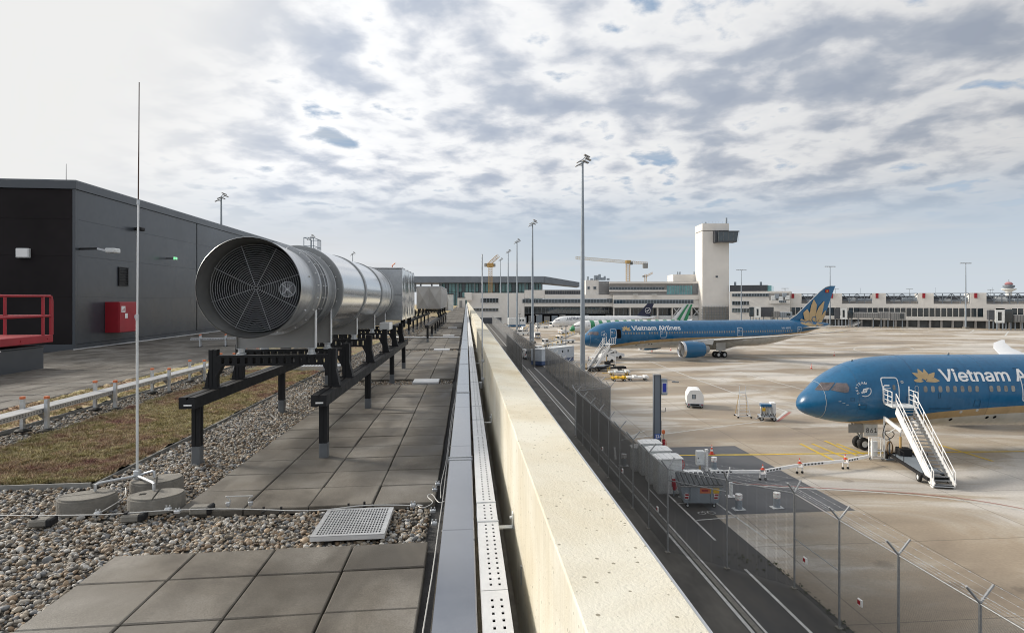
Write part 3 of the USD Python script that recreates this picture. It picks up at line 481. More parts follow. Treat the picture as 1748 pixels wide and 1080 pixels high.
# slim air terminal fixed to the parapet
t = thing('parapet_air_terminal', 'thin grey rod fastened to the inner face of the parapet', 'rod', (PXI-.03, 9.35, R0))
MB().tube([(0, 0, .33), (0, 0, 2.35)], .011, 8).build('rod', M['galv'], t, 40)
for z in (.45, .72): MB().cbox((-.016, -.02, z-.02), (.03, .02, z+.02), .004).build('clamp', M['galv'], t)
MB().cbox((-.05, -.04, .30), (.0, .04, .40), .006).build('junction_box', M['galv'], t)
# ---------------------------------------------------------------- left cable tray on short posts with orange caps
M['tray_grey'] = pm('dull_galvanised_tray', (.42, .43, .44), .45, .6, .15, 8)
def tray_run(name, label, A, Bp, w, posts, zt):
    A, Bp = np.array(A), np.array(Bp); d = (Bp-A); L = np.linalg.norm(d); d /= L; nrm = np.array([-d[1], d[0]])
    t = thing(name, label, 'cable tray', (A[0], A[1], R0), math.degrees(math.atan2(d[1], d[0])))
    n = int(L/3)+1
    for i in range(n):
        a, b = i*L/n+.003, (i+1)*L/n-.003; B((a, -w/2, zt-.003), (b, w/2, zt)).build('tray_cover', M['tray_grey'], t)
        for s in (-1, 1):
            pl_ = sbox(a, 0, b, .058).difference(ops.unary_union([sbox(q, h, q+.025, h+.009) for q in np.arange(a+.02, b-.03, .05) for h in (.014, .034)]))
            MB().prism(pl_, .002, np.array([[1, 0, 0, 0], [0, 0, 1, s*w/2], [0, 1, 0, zt-.062], [0, 0, 0, 1.0]])).build('side_plate', M['tray_grey'], t)
    B((0, -w/2+.01, zt-.055), (L, w/2-.01, zt-.01)).build('cables', M['dark_hole'], t)
    for q in posts:
        for s in (-1, 1):
            y = s*(w/2+.028); MB().box((q, y, .18), (.042, .042, .42)).build('post', M['galv'], t); MB().cbox((q-.024, y-.024, .39), (q+.024, y+.024, .425), .004).build('cap', M['orange'], t); MB().lathe([(.0, -.02), (.09, -.02), (.09, -.005), (.05, .012), (0, .012)], (q, y, 0), (0, 0, 1), 10).build('foot', M['rubber'], t)
        MB().add([[q-.012, -w/2, .12], [q-.012, 0, .23], [q-.012, w/2, .12], [q-.012, w/2, zt-.07], [q-.012, -w/2, zt-.07]], [[0, 1, 4], [1, 3, 4], [1, 2, 3]]).build('bracket', M['plinth'], t)
tray_run('post_cable_tray', 'perforated cable tray on posts with orange caps along the left sedum strip', (-5.48, 5.6), (-5.48, 17.4), .23, [2.87, 4.4, 6.1, 7.6, 9.2, 10.8], .275)
tray_run('post_cable_tray', 'short cable tray on orange capped posts beside the dark building, left of the fan', (-9.6, 22.6), (-6.2, 23.6), .3, [.3, 1.1, 1.9, 2.7, 3.3], .30)
# low flat tray crossing behind the table frame
t = thing('floor_duct', 'low flat metal box with grid top lying between the black legs under the fan', 'duct', (-4.3, 14.75, R0-.02)); MB().cbox((0, 0, 0), (1.35, .45, .12), .006).build('box', M['duct_steel'], t)
for i in range(18): B((.05+i*.072, .03, .121), (.05+i*.072+.03, .42, .126)).build('grid_bar', M['galv_bright'], t)
t = thing('floor_pipe', 'thin pale conduit lying across the roof beyond the second ventilation unit\'s legs', 'conduit'); wire([(-4.6, 27.5, R0+.06), (-3.2, 27.4, R0+.06), (-2.9, 26.6, R0+.05), (-.3, 26.3, R0+.05)], .03, t, M['galv_bright'], 'pipe')
# ---------------------------------------------------------------- black support frame
M['sleeve'] = pm('grey_post_sleeve', (.12, .13, .14), .6, .2, .15, 6)
M['canvas'] = pm('pale_insulated_sheet', (.36, .35, .335), .6, .1, .1, 2)
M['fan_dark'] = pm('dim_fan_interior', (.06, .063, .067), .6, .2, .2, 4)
M['lining'] = pm('dark_hood_lining', (.21, .21, .205), .45, .6, .1, 3)
M['wavy_sheet'] = usdkit.material(stage, '/World/Looks/wavy_polished_sheet', {'g': ('geometry', {}), 'm': ('mapping', {'scale': (1, 1.0, .45)}), 'n': ('noise_texture', {'scale': 2.6, 'detail': 0.0}), 'b': ('bump', {'strength': .5, 'distance': .05}), 'p': ('principled_bsdf', {'base_color': (.66, .67, .68), 'metallic': 1.0, 'roughness': .12})}, [('g.position', 'm.vector'), ('m.vector', 'n.vector'), ('n.fac', 'b.height'), ('b.normal', 'p.normal')], surface='p.BSDF')
XR, XLf = -1.495, -2.762; AXX = -2.10; AXZ = 12.715; RT = R0+.69
def support(name, label, y0, y1, posts, frames, full=True):
    t = thing(name, label, 'support frame', (0, 0, R0))
    for x in (XR, XLf):
        m = MB(); 
        for s in (-1, 1): m.b2((x-.078 if s < 0 else x+.010, y0, .57), (x-.010 if s < 0 else x+.078, y1, .685))
        m.b2((x-.011, y0+.002, .575), (x+.011, y1-.002, .66)); m.build('rail', M['black_steel'], t)
        if full: B((x-.03, y0-.004, .60), (x+.045, y0+.001, .615)).build('rail_label', M['white_paint'], t)
        for py in posts:
            m = MB()
            for s in ((-1, -1), (1, -1), (-1, 1), (1, 1)): m.b2((x+s[0]*.042, py+s[1]*.042, .15), (x+s[0]*.006, py+s[1]*.006, .569))
            m.b2((x-.037, py-.037, .151), (x+.037, py+.037, .568)); m.build('post', M['black_steel'], t)
            MB().cbox((x-.044, py-.044, -.05), (x+.044, py+.044, .15), .006).build('post_sleeve', M['sleeve'], t)
    for fy in frames:
        for x in (XR, XLf):
            m = MB(); m.b2((x-.042, fy-.045, .686), (x-.006, fy+.045, 1.11)); m.b2((x+.006, fy-.045, .686), (x+.042, fy+.045, 1.11)); m.b2((x-.03, fy-.04, .687), (x+.03, fy+.04, 1.105)); m.b2((x-.10, fy-.06, .687), (x+.10, fy+.06, .70))
            s = 1 if x == XLf else -1
            m.add([[x+s*.043, fy-.05, .82], [x+s*.043, fy+.05, .82], [x+s*.043, fy+.05, .93], [x+s*.043, fy-.05, .93], [x+s*.10, fy-.05, .93], [x+s*.10, fy+.05, .93]], [[0, 1, 2, 3], [0, 3, 4, 4], [1, 5, 2, 2], [0, 4, 5, 1], [3, 2, 5, 4]])
            m.add([[x-s*.043, fy-.05, .70], [x-s*.043, fy+.05, .70], [x-s*.085, fy-.05, .70], [x-s*.085, fy+.05, .70], [x-s*.043, fy-.05, .88], [x-s*.043, fy+.05, .88]], [[0, 2, 4, 4], [1, 5, 3, 3], [2, 3, 5, 4]])
            m.build('upright', M['black_steel'], t)
        m = MB(); a, b = XLf+.043, XR-.043
        m.b2((a, fy-.05, .93), (b, fy+.05, .955)); m.b2((a, fy-.05, 1.02), (b, fy+.05, 1.045)); q = a
        while q < b-.03: m.b2((q, fy-.049, .9555), (q+.05, fy+.049, 1.0195)); q += .082
        m.build('cross_beam', M['black_steel'], t)
    return t
FR = [7.08, 7.86, 9.68, 11.5, 12.95, 14.3]
support('support_frame', 'black steel frame of posts and rails carrying the big roof fan', 6.42, 15.2, [6.66, 9.56, 12.58, 14.9], FR)
support('support_frame', 'black steel frame under the far canvas grey ventilation unit', 23.5, 46, [24, 27, 30, 32.4, 35, 38, 41, 45], [33.5, 36, 39.5, 43], False)
# ---------------------------------------------------------------- the axial fan, silencer and plenum box
fan = thing('roof_fan', 'large round roof fan with wire guard, silencer drum and plenum box on a black frame', 'fan', (AXX, 6.2, AXZ))
Yo = 6.2; O = (0, 0, 0); Q = .965
def RS(p): return [(r_*Q, t_) for r_, t_ in p]
MB().lathe(RS([(.502, .06), (.508, .0), (.512, .004), (.508, .08), (.475, .74)]), O, n=96).build('hood', M['duct_steel'], fan, 30)
MB().lathe(RS([(.503, .003), (.470, .30), (.470, .32)]), O, n=96).build('hood_lining', M['lining'], fan, 30)
MB().lathe(RS([(.472, .74), (.472, 1.68)]), O, n=72).build('casing', M['duct_grey'], fan, 30)
for y, r in ((.74, .525), (.86, .505), (1.02, .515), (1.16, .515), (1.56, .52)):
    MB().lathe(RS([(.47, y), (r-.004, y), (r, y+.004), (r, y+.014), (r-.004, y+.018), (.47, y+.018)]), O, n=72).build('flange', M['duct_steel'], fan, 30)
    for k in range(22):
        a = 2*PI*(k+.3)/22; c = np.array([(r-.022)*Q*math.cos(a), 0, (r-.022)*Q*math.sin(a)])
        if y != 1.56: MB().lathe([(0, -.010), (.008, -.010), (.009, 0), (.009, .03), (0, .03)], c+[0, y, 0], n=6).build('flange_bolt', M['galv_bright'], fan)
for k in range(8):
    a = 2*PI*(k+.35)/8; c = np.array([.471*math.cos(a), .45, .471*math.sin(a)]); MB().lathe([(0, .012), (.010, .012), (.012, 0), (.012, -.01)], c, (math.cos(a), 0, math.sin(a)), 8).build('hood_rivet', M['galv'], fan)
# wire guard
GY = .21
for k in range(20):
    r = Q*(.022+.0226*k); th = np.linspace(0, 2*PI, 73); m = MB()
    m.tube(np.c_[r*np.cos(th), np.full(73, GY), r*np.sin(th)], .0017, 5, False); m.build('guard_ring', M['galv'], fan, True)
for k in range(8):
    a = math.radians(18.5+45*k); MB().tube([(.012*math.cos(a), GY-.004, .012*math.sin(a)), (.447*math.cos(a), GY-.004, .447*math.sin(a))], .0022, 5).build('guard_spoke', M['galv'], fan, True)
# inside: dark casing, hub and blades, small round inspection grille
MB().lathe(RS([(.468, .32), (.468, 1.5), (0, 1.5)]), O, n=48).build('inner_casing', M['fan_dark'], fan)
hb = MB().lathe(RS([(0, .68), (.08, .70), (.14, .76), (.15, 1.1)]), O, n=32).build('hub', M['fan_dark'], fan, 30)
for k in range(9):
    a = 2*PI*k/9; c, s = math.cos(a), math.sin(a); V = []
    for r, w, tw in ((.13, .10, .7), (.28, .13, .5), (.43, .15, .36)):
        for sg in (-1, 1): u = sg*w; V.append([r*c-u*math.cos(tw)*s, .85+u*math.sin(tw), r*s+u*math.cos(tw)*c])
    MB().add(V, [[0, 1, 3, 2], [2, 3, 5, 4]]).build('blade', M['fan_dark'], fan, True)
ig = np.array([.295, .245, -.012]); MB().tube([ig+[.078*math.cos(a), 0, .078*math.sin(a)] for a in np.linspace(0, 2*PI, 33)], .004, 5, False).build('sensor_grille_ring', M['galv'], fan)
m = MB()
for x in np.linspace(-.065, .065, 12): h = math.sqrt(.076**2-x*x); m.bar(ig+[x, 0, -h], ig+[x, 0, h], .003)
m.bar(ig+[-.05, -.004, -.05], ig+[.05, -.004, .05], .006); m.bar(ig+[-.05, -.004, .05], ig+[.05, -.004, -.05], .006)
m.build('sensor_grille', M['galv'], fan); MB().cbox(ig+[-.012, -.012, -.012], ig+[.012, .002, .012], .003).build('sensor', M['galv_bright'], fan)
# silencer drum with straps
MB().lathe(RS([(.475, 1.70), (.575, 1.70), (.582, 1.708), (.582, 1.74)]), O, n=96).build('silencer_face', M['duct_grey'], fan, 30)
for a, b in ((1.741, 3.42), (3.50, 5.24), (5.32, 6.70)):
    m = MB().lathe(RS([(.578, a), (.578, b)]), O, n=96); m.build('silencer_drum' if b < 6 else 'silencer_end', M['duct_polish'] if b < 6 else M['duct_steel'], fan, True)
for a, b in ((3.40, 3.52), (5.22, 5.34), (6.68, 6.80)): MB().lathe(RS([(.57, a), (.592, a), (.592, b), (.57, b)]), O, n=96).build('strap', M['duct_grey'], fan, 30)
for k in range(20):
    a = 2*PI*(k+.1)/20; MB().lathe([(0, -.010), (.008, -.010), (.008, .01)], np.array([.496*math.cos(a), 1.70, .496*math.sin(a)]), n=6).build('face_bolt', M['galv_bright'], fan)
MB().lathe(RS([(.575, 6.80), (.54, 7.6)]), O, n=64).build('transition', M['duct_steel'], fan, True)
# saddle plates and feet
for i, (fy, r) in enumerate(zip(FR[:5], (.447, .447, .548, .548, .548))):
    y = fy-Yo; th = np.linspace(-PI*.86, -PI*.14, 25); hw = .42; zb = -(AXZ-R0-1.12)
    arc = [((r+.002)*math.cos(a), (r+.002)*math.sin(a)) for a in th]
    if r > .5: arc = [p for p in arc if abs(p[0]) < hw+.09]; 
    poly = Polygon([(-hw, zb)]+[(-hw, arc[0][1])]*(arc[0][0] < -hw-.001)*0+arc+[(hw, zb)]).buffer(0)
    if r > .5: poly = Polygon([(-hw, zb), (-hw, -math.sqrt(r*r-hw*hw))]+[((r+.002)*math.cos(a), (r+.002)*math.sin(a)) for a in np.linspace(-PI+math.acos(hw/r), -math.acos(hw/r), 25)]+[(hw, zb)]).buffer(0)
    else: poly = Polygon([(-hw, zb), (-hw, -.222)]+[((r+.002)*math.cos(a), (r+.002)*math.sin(a)) for a in np.linspace(-PI+math.asin(.224/r), -math.asin(.224/r), 25)]+[(hw, -.222), (hw, zb)]).buffer(0)
    Mx = np.array([[1, 0, 0, 0], [0, 0, -1, y+.006], [0, 1, 0, 0], [0, 0, 0, 1.0]])
    MB().prism(poly, .012, Mx).build('saddle_plate', M['plinth'], fan)
    for s in (-1, 1): B((s*hw-.004, y-.03, zb), (s*hw+.004, y+.045, -.23 if r < .5 else -.40)).build('saddle_flange', M['galv_bright'] if s > 0 else M['plinth'], fan)
    for s in (-1, 1): MB().lathe([(0, 0), (.05, 0), (.05, .02), (.036, .025), (.036, .062), (.05, .066), (.05, .074), (0, .074)], (s*.375, y, zb-.074), (0, 0, 1), 14).build('foot', M['galv'], fan, 30)
# plenum box of folded panels
bx0, bx1, by0, by1, bz0, bz1 = -.68, .68, 7.55, 10.75, -.575, .555
B((bx0+.01, by0+.01, bz0+.01), (bx1-.01, by1-.01, bz1-.01)).build('box_core', M['duct_grey'], fan)
for k in range(4):
    a, b = by0+k*.8+.003, by0+(k+1)*.8-.003; MB().cbox((bx1-.009, a, bz0), (bx1+.012, b, bz1), .006).build('side_panel', M['wavy_sheet'], fan); MB().cbox((bx0-.012, a, bz0), (bx0+.009, b, bz1), .006).build('side_panel', M['wavy_sheet'], fan)
    MB().cbox((bx0, a, bz1-.009), (bx1, b, bz1+.014), .006).build('top_panel', M['duct_steel'], fan)
    B((bx1-.10, a+.70, bz1+.0145), (bx1, a+.76, bz1+.05)).build('panel_bracket', M['galv'], fan)
MB().cbox((bx0-.012, by0-.012, bz0), (bx1+.012, by0+.009, -.013), .006).build('front_panel', M['duct_steel'], fan); MB().cbox((bx0-.012, by0-.012, -.007), (bx1+.012, by0+.009, bz1), .006).build('front_panel', M['duct_steel'], fan)
MB().cbox((bx0-.03, by0-.03, bz1+.015), (bx1+.03, by0+.05, bz1+.04), .006).build('drip_edge', M['galv_bright'], fan)
MB().tube([(.35, 8.6, bz1), (.35, 8.6, bz1+.14), (.42, 8.55, bz1+.19)], .014, 7).build('lifting_hook', M['orange'], fan)
for k, y in enumerate((8.6, 10.2)): 
    for s in (-1, 1): B((s*.6-.05, y-.05, bz0-.20), (s*.6+.05, y+.05, bz0-.001)).build('box_leg', M['black_steel'], fan)
# white switch box under the silencer end
t = thing('switch_box', 'small white box standing under the rear end of the silencer drum', 'switch box', (-1.62, 12.4, R0+1.047)); MB().cbox((-.10, 0, 0), (.10, .5, .15), .01).build('housing', M['white_paint'], t); B((-.09, -.004, .02), (.09, -.001, .13)).build('door', M['white_dirty'], t)
# second unit
u2 = thing('ventilation_unit', 'grey plenum unit with diamond creased sheets on black legs, far along the walkway', 'ventilation unit', (AXX, 34.8, R0)); z0, z1 = 1.13, 2.36
for k in range(2):
    x0 = -.68+k*.68; c = (x0+.34, -.16, (z0+z1)/2); V = [[x0, 0, z0], [x0+.68, 0, z0], [x0+.68, 0, z1], [x0, 0, z1], c]; MB().add(V, [[0, 1, 4], [1, 2, 4], [2, 3, 4], [3, 0, 4]]).build('creased_panel', M['canvas'], u2)
B((-.68, .001, z0), (.68, 10, z1)).build('body', M['canvas'], u2)
for k in range(8):
    y0 = k*1.25; MB().add([[.681, y0, z0], [.681, y0+1.25, z0], [.681, y0+1.25, z1], [.681, y0, z1], [.80, y0+.625, (z0+z1)/2]], [[0, 1, 4], [1, 2, 4], [2, 3, 4], [3, 0, 4]]).build('creased_side_panel', M['canvas'], u2)
B((-.7, -.02, z1+.001), (.7, 10, z1+.05)).build('lid', M['galv'], u2)
for k in range(4):
    for s in (-1, 1): B((s*.55-.05, 1+k*2.4, 1.05), (s*.55+.05, 1.1+k*2.4, z0-.001)).build('leg', M['black_steel'], u2)
# far roof huts
def hut(px0, px1, py0, py1, Y, label, mat, dep=4):
    k0, k1 = (px0-PX)/F, (px1-PX)/F; x0 = Y*(SY+k0*CY)/(CY-k0*SY); x1 = Y*(SY+k1*CY)/(CY-k1*SY); D = x0*SY+Y*CY; zt = ZE-(py0-PY)/F*D
    t = thing('roof_hut', label, 'roof hut', (x0, Y, R0)); w = x1-x0; h = zt-R0
    MB().cbox((0, 0, -.05), (w, dep, h), .03).build('walls', mat, t); B((-.1, -.1, h+.002), (w+.1, dep+.1, h+.12)).build('roof', M['dark_clad'], t); B((w*.25, -.05, .0), (w*.6, -.004, h*.7)).build('door', M['plinth'], t)
hut(753, 773, 502, 526, 92, 'pale little roof hut far down the walkway beside the grey unit', M['white_dirty']); hut(781, 794, 508, 519, 125, 'low pale box at the far end of the walkway against the glass hall', M['beige'], 2)
t = thing('hydrant_cabinet', 'tiny red cabinet at the far end of the roof between the two pale huts', 'hydrant', (-3.6, 128, R0)); MB().cbox((0, 0, 0), (.9, .5, 1.5), .04).build('cabinet', M['red_paint'], t); B((.1, -.03, .2), (.8, -.002, 1.3)).build('door', M['red_paint'], t)
# ---------------------------------------------------------------- dark metal clad plant building on the left
M['clad_dark'] = usdkit.material(stage, '/World/Looks/anthracite_cladding', {
 'g': ('geometry', {}), 'm': ('mapping', {'scale': (.3, .6, .5)}), 'n': ('noise_texture', {'scale': 1.0, 'detail': 5.0}), 'r': ('rgb_ramp', ramp((.3, (.024, .029, .036)), (.7, (.036, .042, .051)))), 'rr': ('map_range', {'from_min': .3, 'from_max': .7, 'to_min': .22, 'to_max': .36}),
 'm2': ('mapping', {'scale': (3, 3, 60)}), 'n2': ('noise_texture', {'scale': 1.0, 'detail': 2.0}), 'b': ('bump', {'strength': .04, 'distance': .02}), 'p': ('principled_bsdf', {'specular_ior_level': .75})},
 [('g.position', 'm.vector'), ('m.vector', 'n.vector'), ('n.fac', 'r.fac'), ('r.color', 'p.base_color'), ('n.fac', 'rr.value'), ('rr.result', 'p.roughness'), ('g.position', 'm2.vector'), ('m2.vector', 'n2.vector'), ('n2.fac', 'b.height'), ('b.normal', 'p.normal')], surface='p.BSDF')
M['clad_matt'] = pm('matt_brown_black_cladding', (.017, .0145, .0155), .7, 0, .25, .6, spec=.12)  # same cladding, coloured darker on the end wall to stand in for its shade
BX = -12.85; k_ = (127.5-PX)/F; BY = BX*(CY-k_*SY)/(SY+k_*CY); q = W(127, 308, BX*SY+BY*CY); BH = q[2]-R0
pb = thing('plant_building', 'dark anthracite metal clad plant building with flat roof behind the terrace', 'building', (BX, BY, R0))
B((-40, .03, -.1), (-.03, 62, BH-.05)).build('core', M['dark_hole'], pb)
zz = [.18, BH*.31, BH*.555, BH*.77, BH-.30]
jy = [.06, 9.1, 18.0, 27.0, 36.0, 45.0, 54.0, 62.0]
for a, b in zip(jy[:-1], jy[1:]):
    B((-.028, b-.03, .18), (.012, b+.03, BH-.30)).build('joint_profile', M['dark_hole'], pb)
    for z0, z1 in zip(zz[:-1], zz[1:]): MB().cbox((-.029, a+.045, z0+.0012), (.03, b-.045, z1-.0012), .003).build('wall_panel', M['clad_dark'], pb)
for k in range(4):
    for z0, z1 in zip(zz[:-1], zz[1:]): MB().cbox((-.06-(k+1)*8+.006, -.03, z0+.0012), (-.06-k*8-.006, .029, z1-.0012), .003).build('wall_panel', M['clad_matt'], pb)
MB().cbox((-.059, -.035, .1), (.035, .104, BH-.29), .01).build('corner_trim', M['clad_dark'], pb)
for z0, z1, o in ((BH-.295, BH-.02, .07), (-.06, .175, .02)):
    MB().cbox((-40, -o, z0), (o, -.031-.0 if o < .03 else .0, z1), .008).build('roof_fascia' if z0 > 1 else 'base_trim', M['clad_dark'], pb); MB().cbox((-.0, .001, z0), (o, 62, z1), .008).build('roof_fascia' if z0 > 1 else 'base_trim', M['clad_dark'], pb)
B((-40, -.04, BH-.019), (.05, 62, BH+.01)).build('roof', M['grey_roof'], pb)
B((.021, -.1, -.02), (.06, 62, .03)).build('base_flashing', M['galv_bright'], pb)
def wallpt(px, py): k = (px-PX)/F; Y = BX*(CY-k*SY)/(SY+k*CY); D = BX*SY+Y*CY; return Y, ZE-(py-PY)/F*D
def sub(name, label, cat, px, py): Y, z = wallpt(px, py); return thing(name, label, cat, (BX+.031, Y, z))
ya, za = wallpt(177, 568); yb, zb = wallpt(208, 515)
t = thing('hydrant_cabinet', 'red steel hydrant cabinet with white stickers mounted on the dark wall', 'hydrant cabinet', (BX+.032, ya, za)); w, h = yb-ya, zb-za
MB().cbox((0, 0, 0), (.48, w, h), .012).build('cabinet', M['red_paint'], t); MB().cbox((.481, .02, .02), (.497, w-.02, h-.03), .005).build('door', M['red_paint'], t); MB().tube([(.50, w*.85, h*.45), (.50, w*.85, h*.55)], .02, 8).build('handle', M['galv'], t)
B((.4972, w*.10, h*.66), (.4992, w*.32, h*.86)).build('sticker', M['white_paint'], t); B((.4972, w*.30, h*.46), (.4992, w*.46, h*.62)).build('sticker', M['white_paint'], t)
m = MB()
for k in range(3): m.b2((.4994, w*(.13+.06*k), h*.70), (.5, w*(.16+.06*k), h*(.74+.03*k)))
m.build('sticker_pictogram', M['red_paint'], t)
ya, za = wallpt(200, 488); yb, zb = wallpt(216, 457); t = thing('wall_louvre', 'small dark louvred vent on the side wall above the red cabinet', 'vent', (BX+.032, ya, za)); w, h = yb-ya, zb-za
for lo, hi in (((0, 0, 0), (.04, .05, h)), ((0, w-.05, 0), (.04, w, h)), ((0, .051, 0), (.04, w-.051, .04)), ((0, .051, h-.04), (.04, w-.051, h))): B(lo, hi).build('frame', M['black_steel'], t)
for k in range(10):
    z = .06+(h-.1)*k/10; MB().hexa([[.004, .052, z], [.035, .052, z-.01], [.035, w-.052, z-.01], [.004, w-.052, z]], [[.004, .052, z+.035], [.035, .052, z+.008], [.035, w-.052, z+.008], [.004, w-.052, z+.035]]).build('slat', M['black_steel'], t)
t = sub('emergency_light', 'green glowing emergency exit light on a black arm beside the panel joint', 'exit light', 282, 441); MB().bar((0, 0, 0), (.32, 0, .0), .05).build('arm', M['black_steel'], t); MB().cbox((.32, -.05, -.06), (.40, .14, .07), .012).build('housing', M['white_dirty'], t); B((.33, -.056, -.05), (.39, -.051, .06)).build('sign_face', M['green_glow'], t); B((.401, -.03, -.04), (.405, .12, .05)).build('sign_face', M['green_glow'], t)
t = sub('floodlight', 'grey floodlight on a dark arm at the corner of the dark building', 'floodlight', 134, 425); MB().bar((0, 0, 0), (.55, 0, .02), .07).build('arm', M['black_steel'], t); MB().bar((.55, 0, .02), (.85, .1, -.06), .06).build('knuckle', M['galv'], t); MB().cbox((.80, -.06, -.12), (1.12, .32, .04), .03).build('lamp_head', M['white_dirty'], t)
t = sub('wall_camera', 'black camera on the side wall just behind the lightning rod', 'camera', 229, 391); MB().cbox((0, -.05, -.06), (.12, .05, .06), .01).build('mount', M['black_steel'], t); MB().cbox((.12, -.16, -.07), (.30, .16, .07), .03).build('body', M['black_steel'], t)
k_ = (43-PX)/F; xw_ = BY*(SY+k_*CY)/(CY-k_*SY); q = W(43, 432, xw_*SY+BY*CY); t = thing('wall_panel_box', 'square pale box on the black end wall above the red railing', 'box', (q[0], BY-.032, q[2])); MB().cbox((-.20, -.12, -.16), (.20, -.001, .15), .02).build('housing', M['white_dirty'], t); B((-.17, -.125, -.13), (.17, -.121, .12)).build('cover', M['white_paint'], t)
k_ = (113-PX)/F; xw_ = (BY+2)*(SY+k_*CY)/(CY-k_*SY); q = (xw_, BY+1); t = thing('roof_rod', 'thin bare rod standing on the roof corner of the dark building', 'rod', (q[0], q[1]+1, R0+BH)); MB().tube([(0, 0, 0), (0, 0, .95)], [.012, .006], 6).build('rod', M['black_steel'], t); MB().cbox((-.05, -.05, 0), (.05, .05, .05), .01).build('base', M['black_steel'], t)
# roof hatch cage on the plant building
q = W(537, 428, 52); t = thing('roof_cage', 'open steel guard cage with bars on the plant building roof behind the silencer', 'guard cage', (BX-.9, q[1], R0+BH-.01))
hh = 1.35
for x in (0, .8):
    for y in (0, 2.6): MB().bar((x, y, 0), (x, y, hh), .05).build('post', M['mast'], t)
for z in (.65, hh):
    for p, r in (((0, 0, z), (.8, 0, z)), ((0, 2.6, z), (.8, 2.6, z)), ((0, 0, z), (0, 2.6, z)), ((.8, 0, z), (.8, 2.6, z))): MB().bar(p, r, .05).build('rail', M['mast'], t)
for k in range(4): MB().bar((.8, 1.3+.32*k, 0), (.8, 1.3+.32*k, hh), .03).build('bar', M['mast'], t)
# red maintenance platform on a dark kerb, left edge
pf = thing('red_platform', 'red steel maintenance platform with railing above a dark upstand at the left edge', 'platform', (-10.12, 16.0, R0)); 
zz_ = lambda y: ZE-(y-PY)/F*14.8-R0
MB().cbox((-2.6, -9, -.02), (-.03, .0, .52), .012).build('upstand', M['clad_dark'], pf); MB().cbox((-2.62, -9, .521), (-.01, .02, .56), .008).build('upstand_cap', M['clad_dark'], pf); B((-.012, -2.2, .50), (-.004, -1.4, .53)).build('label_plate', M['white_dirty'], pf)
MB().cbox((-2.5, -9, .62), (.06, .2, .80), .012).build('deck', M['red_paint'], pf)
for y in (.16, -.12, -2.0, -3.3, -4.6, -6.0): MB().bar((.03, y, .80), (.03, y, 1.74), .05).build('railing_post', M['red_paint'], pf)
for z in (1.26, 1.74): MB().tube([(.03, -9, z), (.03, .12, z)], .03, 8).build('rail', M['red_paint'], pf, 40)
MB().tube([(.03, .10, 1.74), (.03, .18, 1.70), (.03, .21, 1.60), (.03, .21, .80)], .027, 8).build('rail_end', M['red_paint'], pf, 40)
for x in (-1.0, -2.0): MB().bar((x, .16, .80), (x, .16, 1.74), .05).build('railing_post', M['red_paint'], pf)
for z in (1.26, 1.74): MB().tube([(0.03, .16, z), (-2.4, .16, z)], .028, 8).build('rail', M['red_paint'], pf, 40)
for y in (.0, -.9, -1.8, -2.7, -3.6): MB().lathe([(0, 0), (.018, 0), (.018, .012), (0, .012)], (.06, y, .71), (1, 0, 0), 6).build('deck_bolt', M['red_paint'], pf)
# floodlight masts behind the plant building
def flood_mast(D, px, ptop, label, group, heads, h_world=None):
    b = W(px, 500, D); H = ZE+(PY-ptop)/F*D
    t = thing('floodlight_mast', label, 'floodlight mast', (b[0], b[1], 0), 0, group)
    MB().tube([(0, 0, .8), (0, 0, H*.5), (0, 0, H-.6)], [.42*heads[1], .32*heads[1], .17*heads[1]], 14).build('mast', M['mast'], t, 40)
    MB().cbox((-.9, -.9, 0), (.9, .9, .8), .05).build('base', M['conc_grey'], t)
    k = heads[0]
    if k == 'cluster':
        for j, (x, y, z) in enumerate(((-.75, -.2, -1.0), (-.45, .3, -.3), (.45, -.3, -.45), (.95, .2, .1), (.7, -.1, .55))):
            MB().bar((0, 0, H-.8+z*.6), (x*.8, y*.8, H-.4+z), .10).build('bracket', M['mast'], t)
            m = MB().cbox((-.55, -.25, -.10), (.55, .25, .10), .05); R_ = trimesh.transformations.euler_matrix(0, .35 if x > 0 else -.5, .3); R_[:3, 3] = (x, y, H-.4+z*1.0); m.xf(R_).build('lamp_head', M['plinth'], t)
    else:
        MB().bar((-2.6, 0, H-.4), (2.6, 0, H-.4), .10).build('cross_arm', M['mast'], t)
        for j in range(6): MB().cbox((-2.6+j*.92, -.35, H-.72), (-2.05+j*.92, .25, H-.50), .05).build('lamp_head', M['plinth'], t)
    return t, H
# ---------------------------------------------------------------- airliners
from scipy.interpolate import PchipInterpolator as PC
M['vn_blue_flat'] = pm('airliner_blue', (.004, .094, .212), .22, .0, .05, .5, coat=.4)
M['gold'] = pm('airliner_gold', (.46, .33, .17), .4, .1, .06, 1)
M['air_white'] = pm('airliner_white', (.70, .71, .72), .3, 0, .04, .6, coat=.3)
M['air_grey'] = pm('wing_grey', (.48, .48, .47), .35, .1, .07, .5)
M['bright_metal'] = pm('polished_lip', (.62, .62, .63), .22, 1.0, .05, 2)
M['navy'] = pm('navy_tail', (.006, .010, .035), .3, 0, .1, 1)
M['green'] = pm('airliner_green', (.02, .20, .085), .35, 0, .08, 1)
M['cabin_glass'] = pm('cabin_window', (.20, .19, .17), .12, 0, .5, 1.3, spec=.8)
M['cockpit_glass'] = pm('cockpit_glass', (.085, .068, .072), .05, 0, .6, 1.2, spec=1.0)
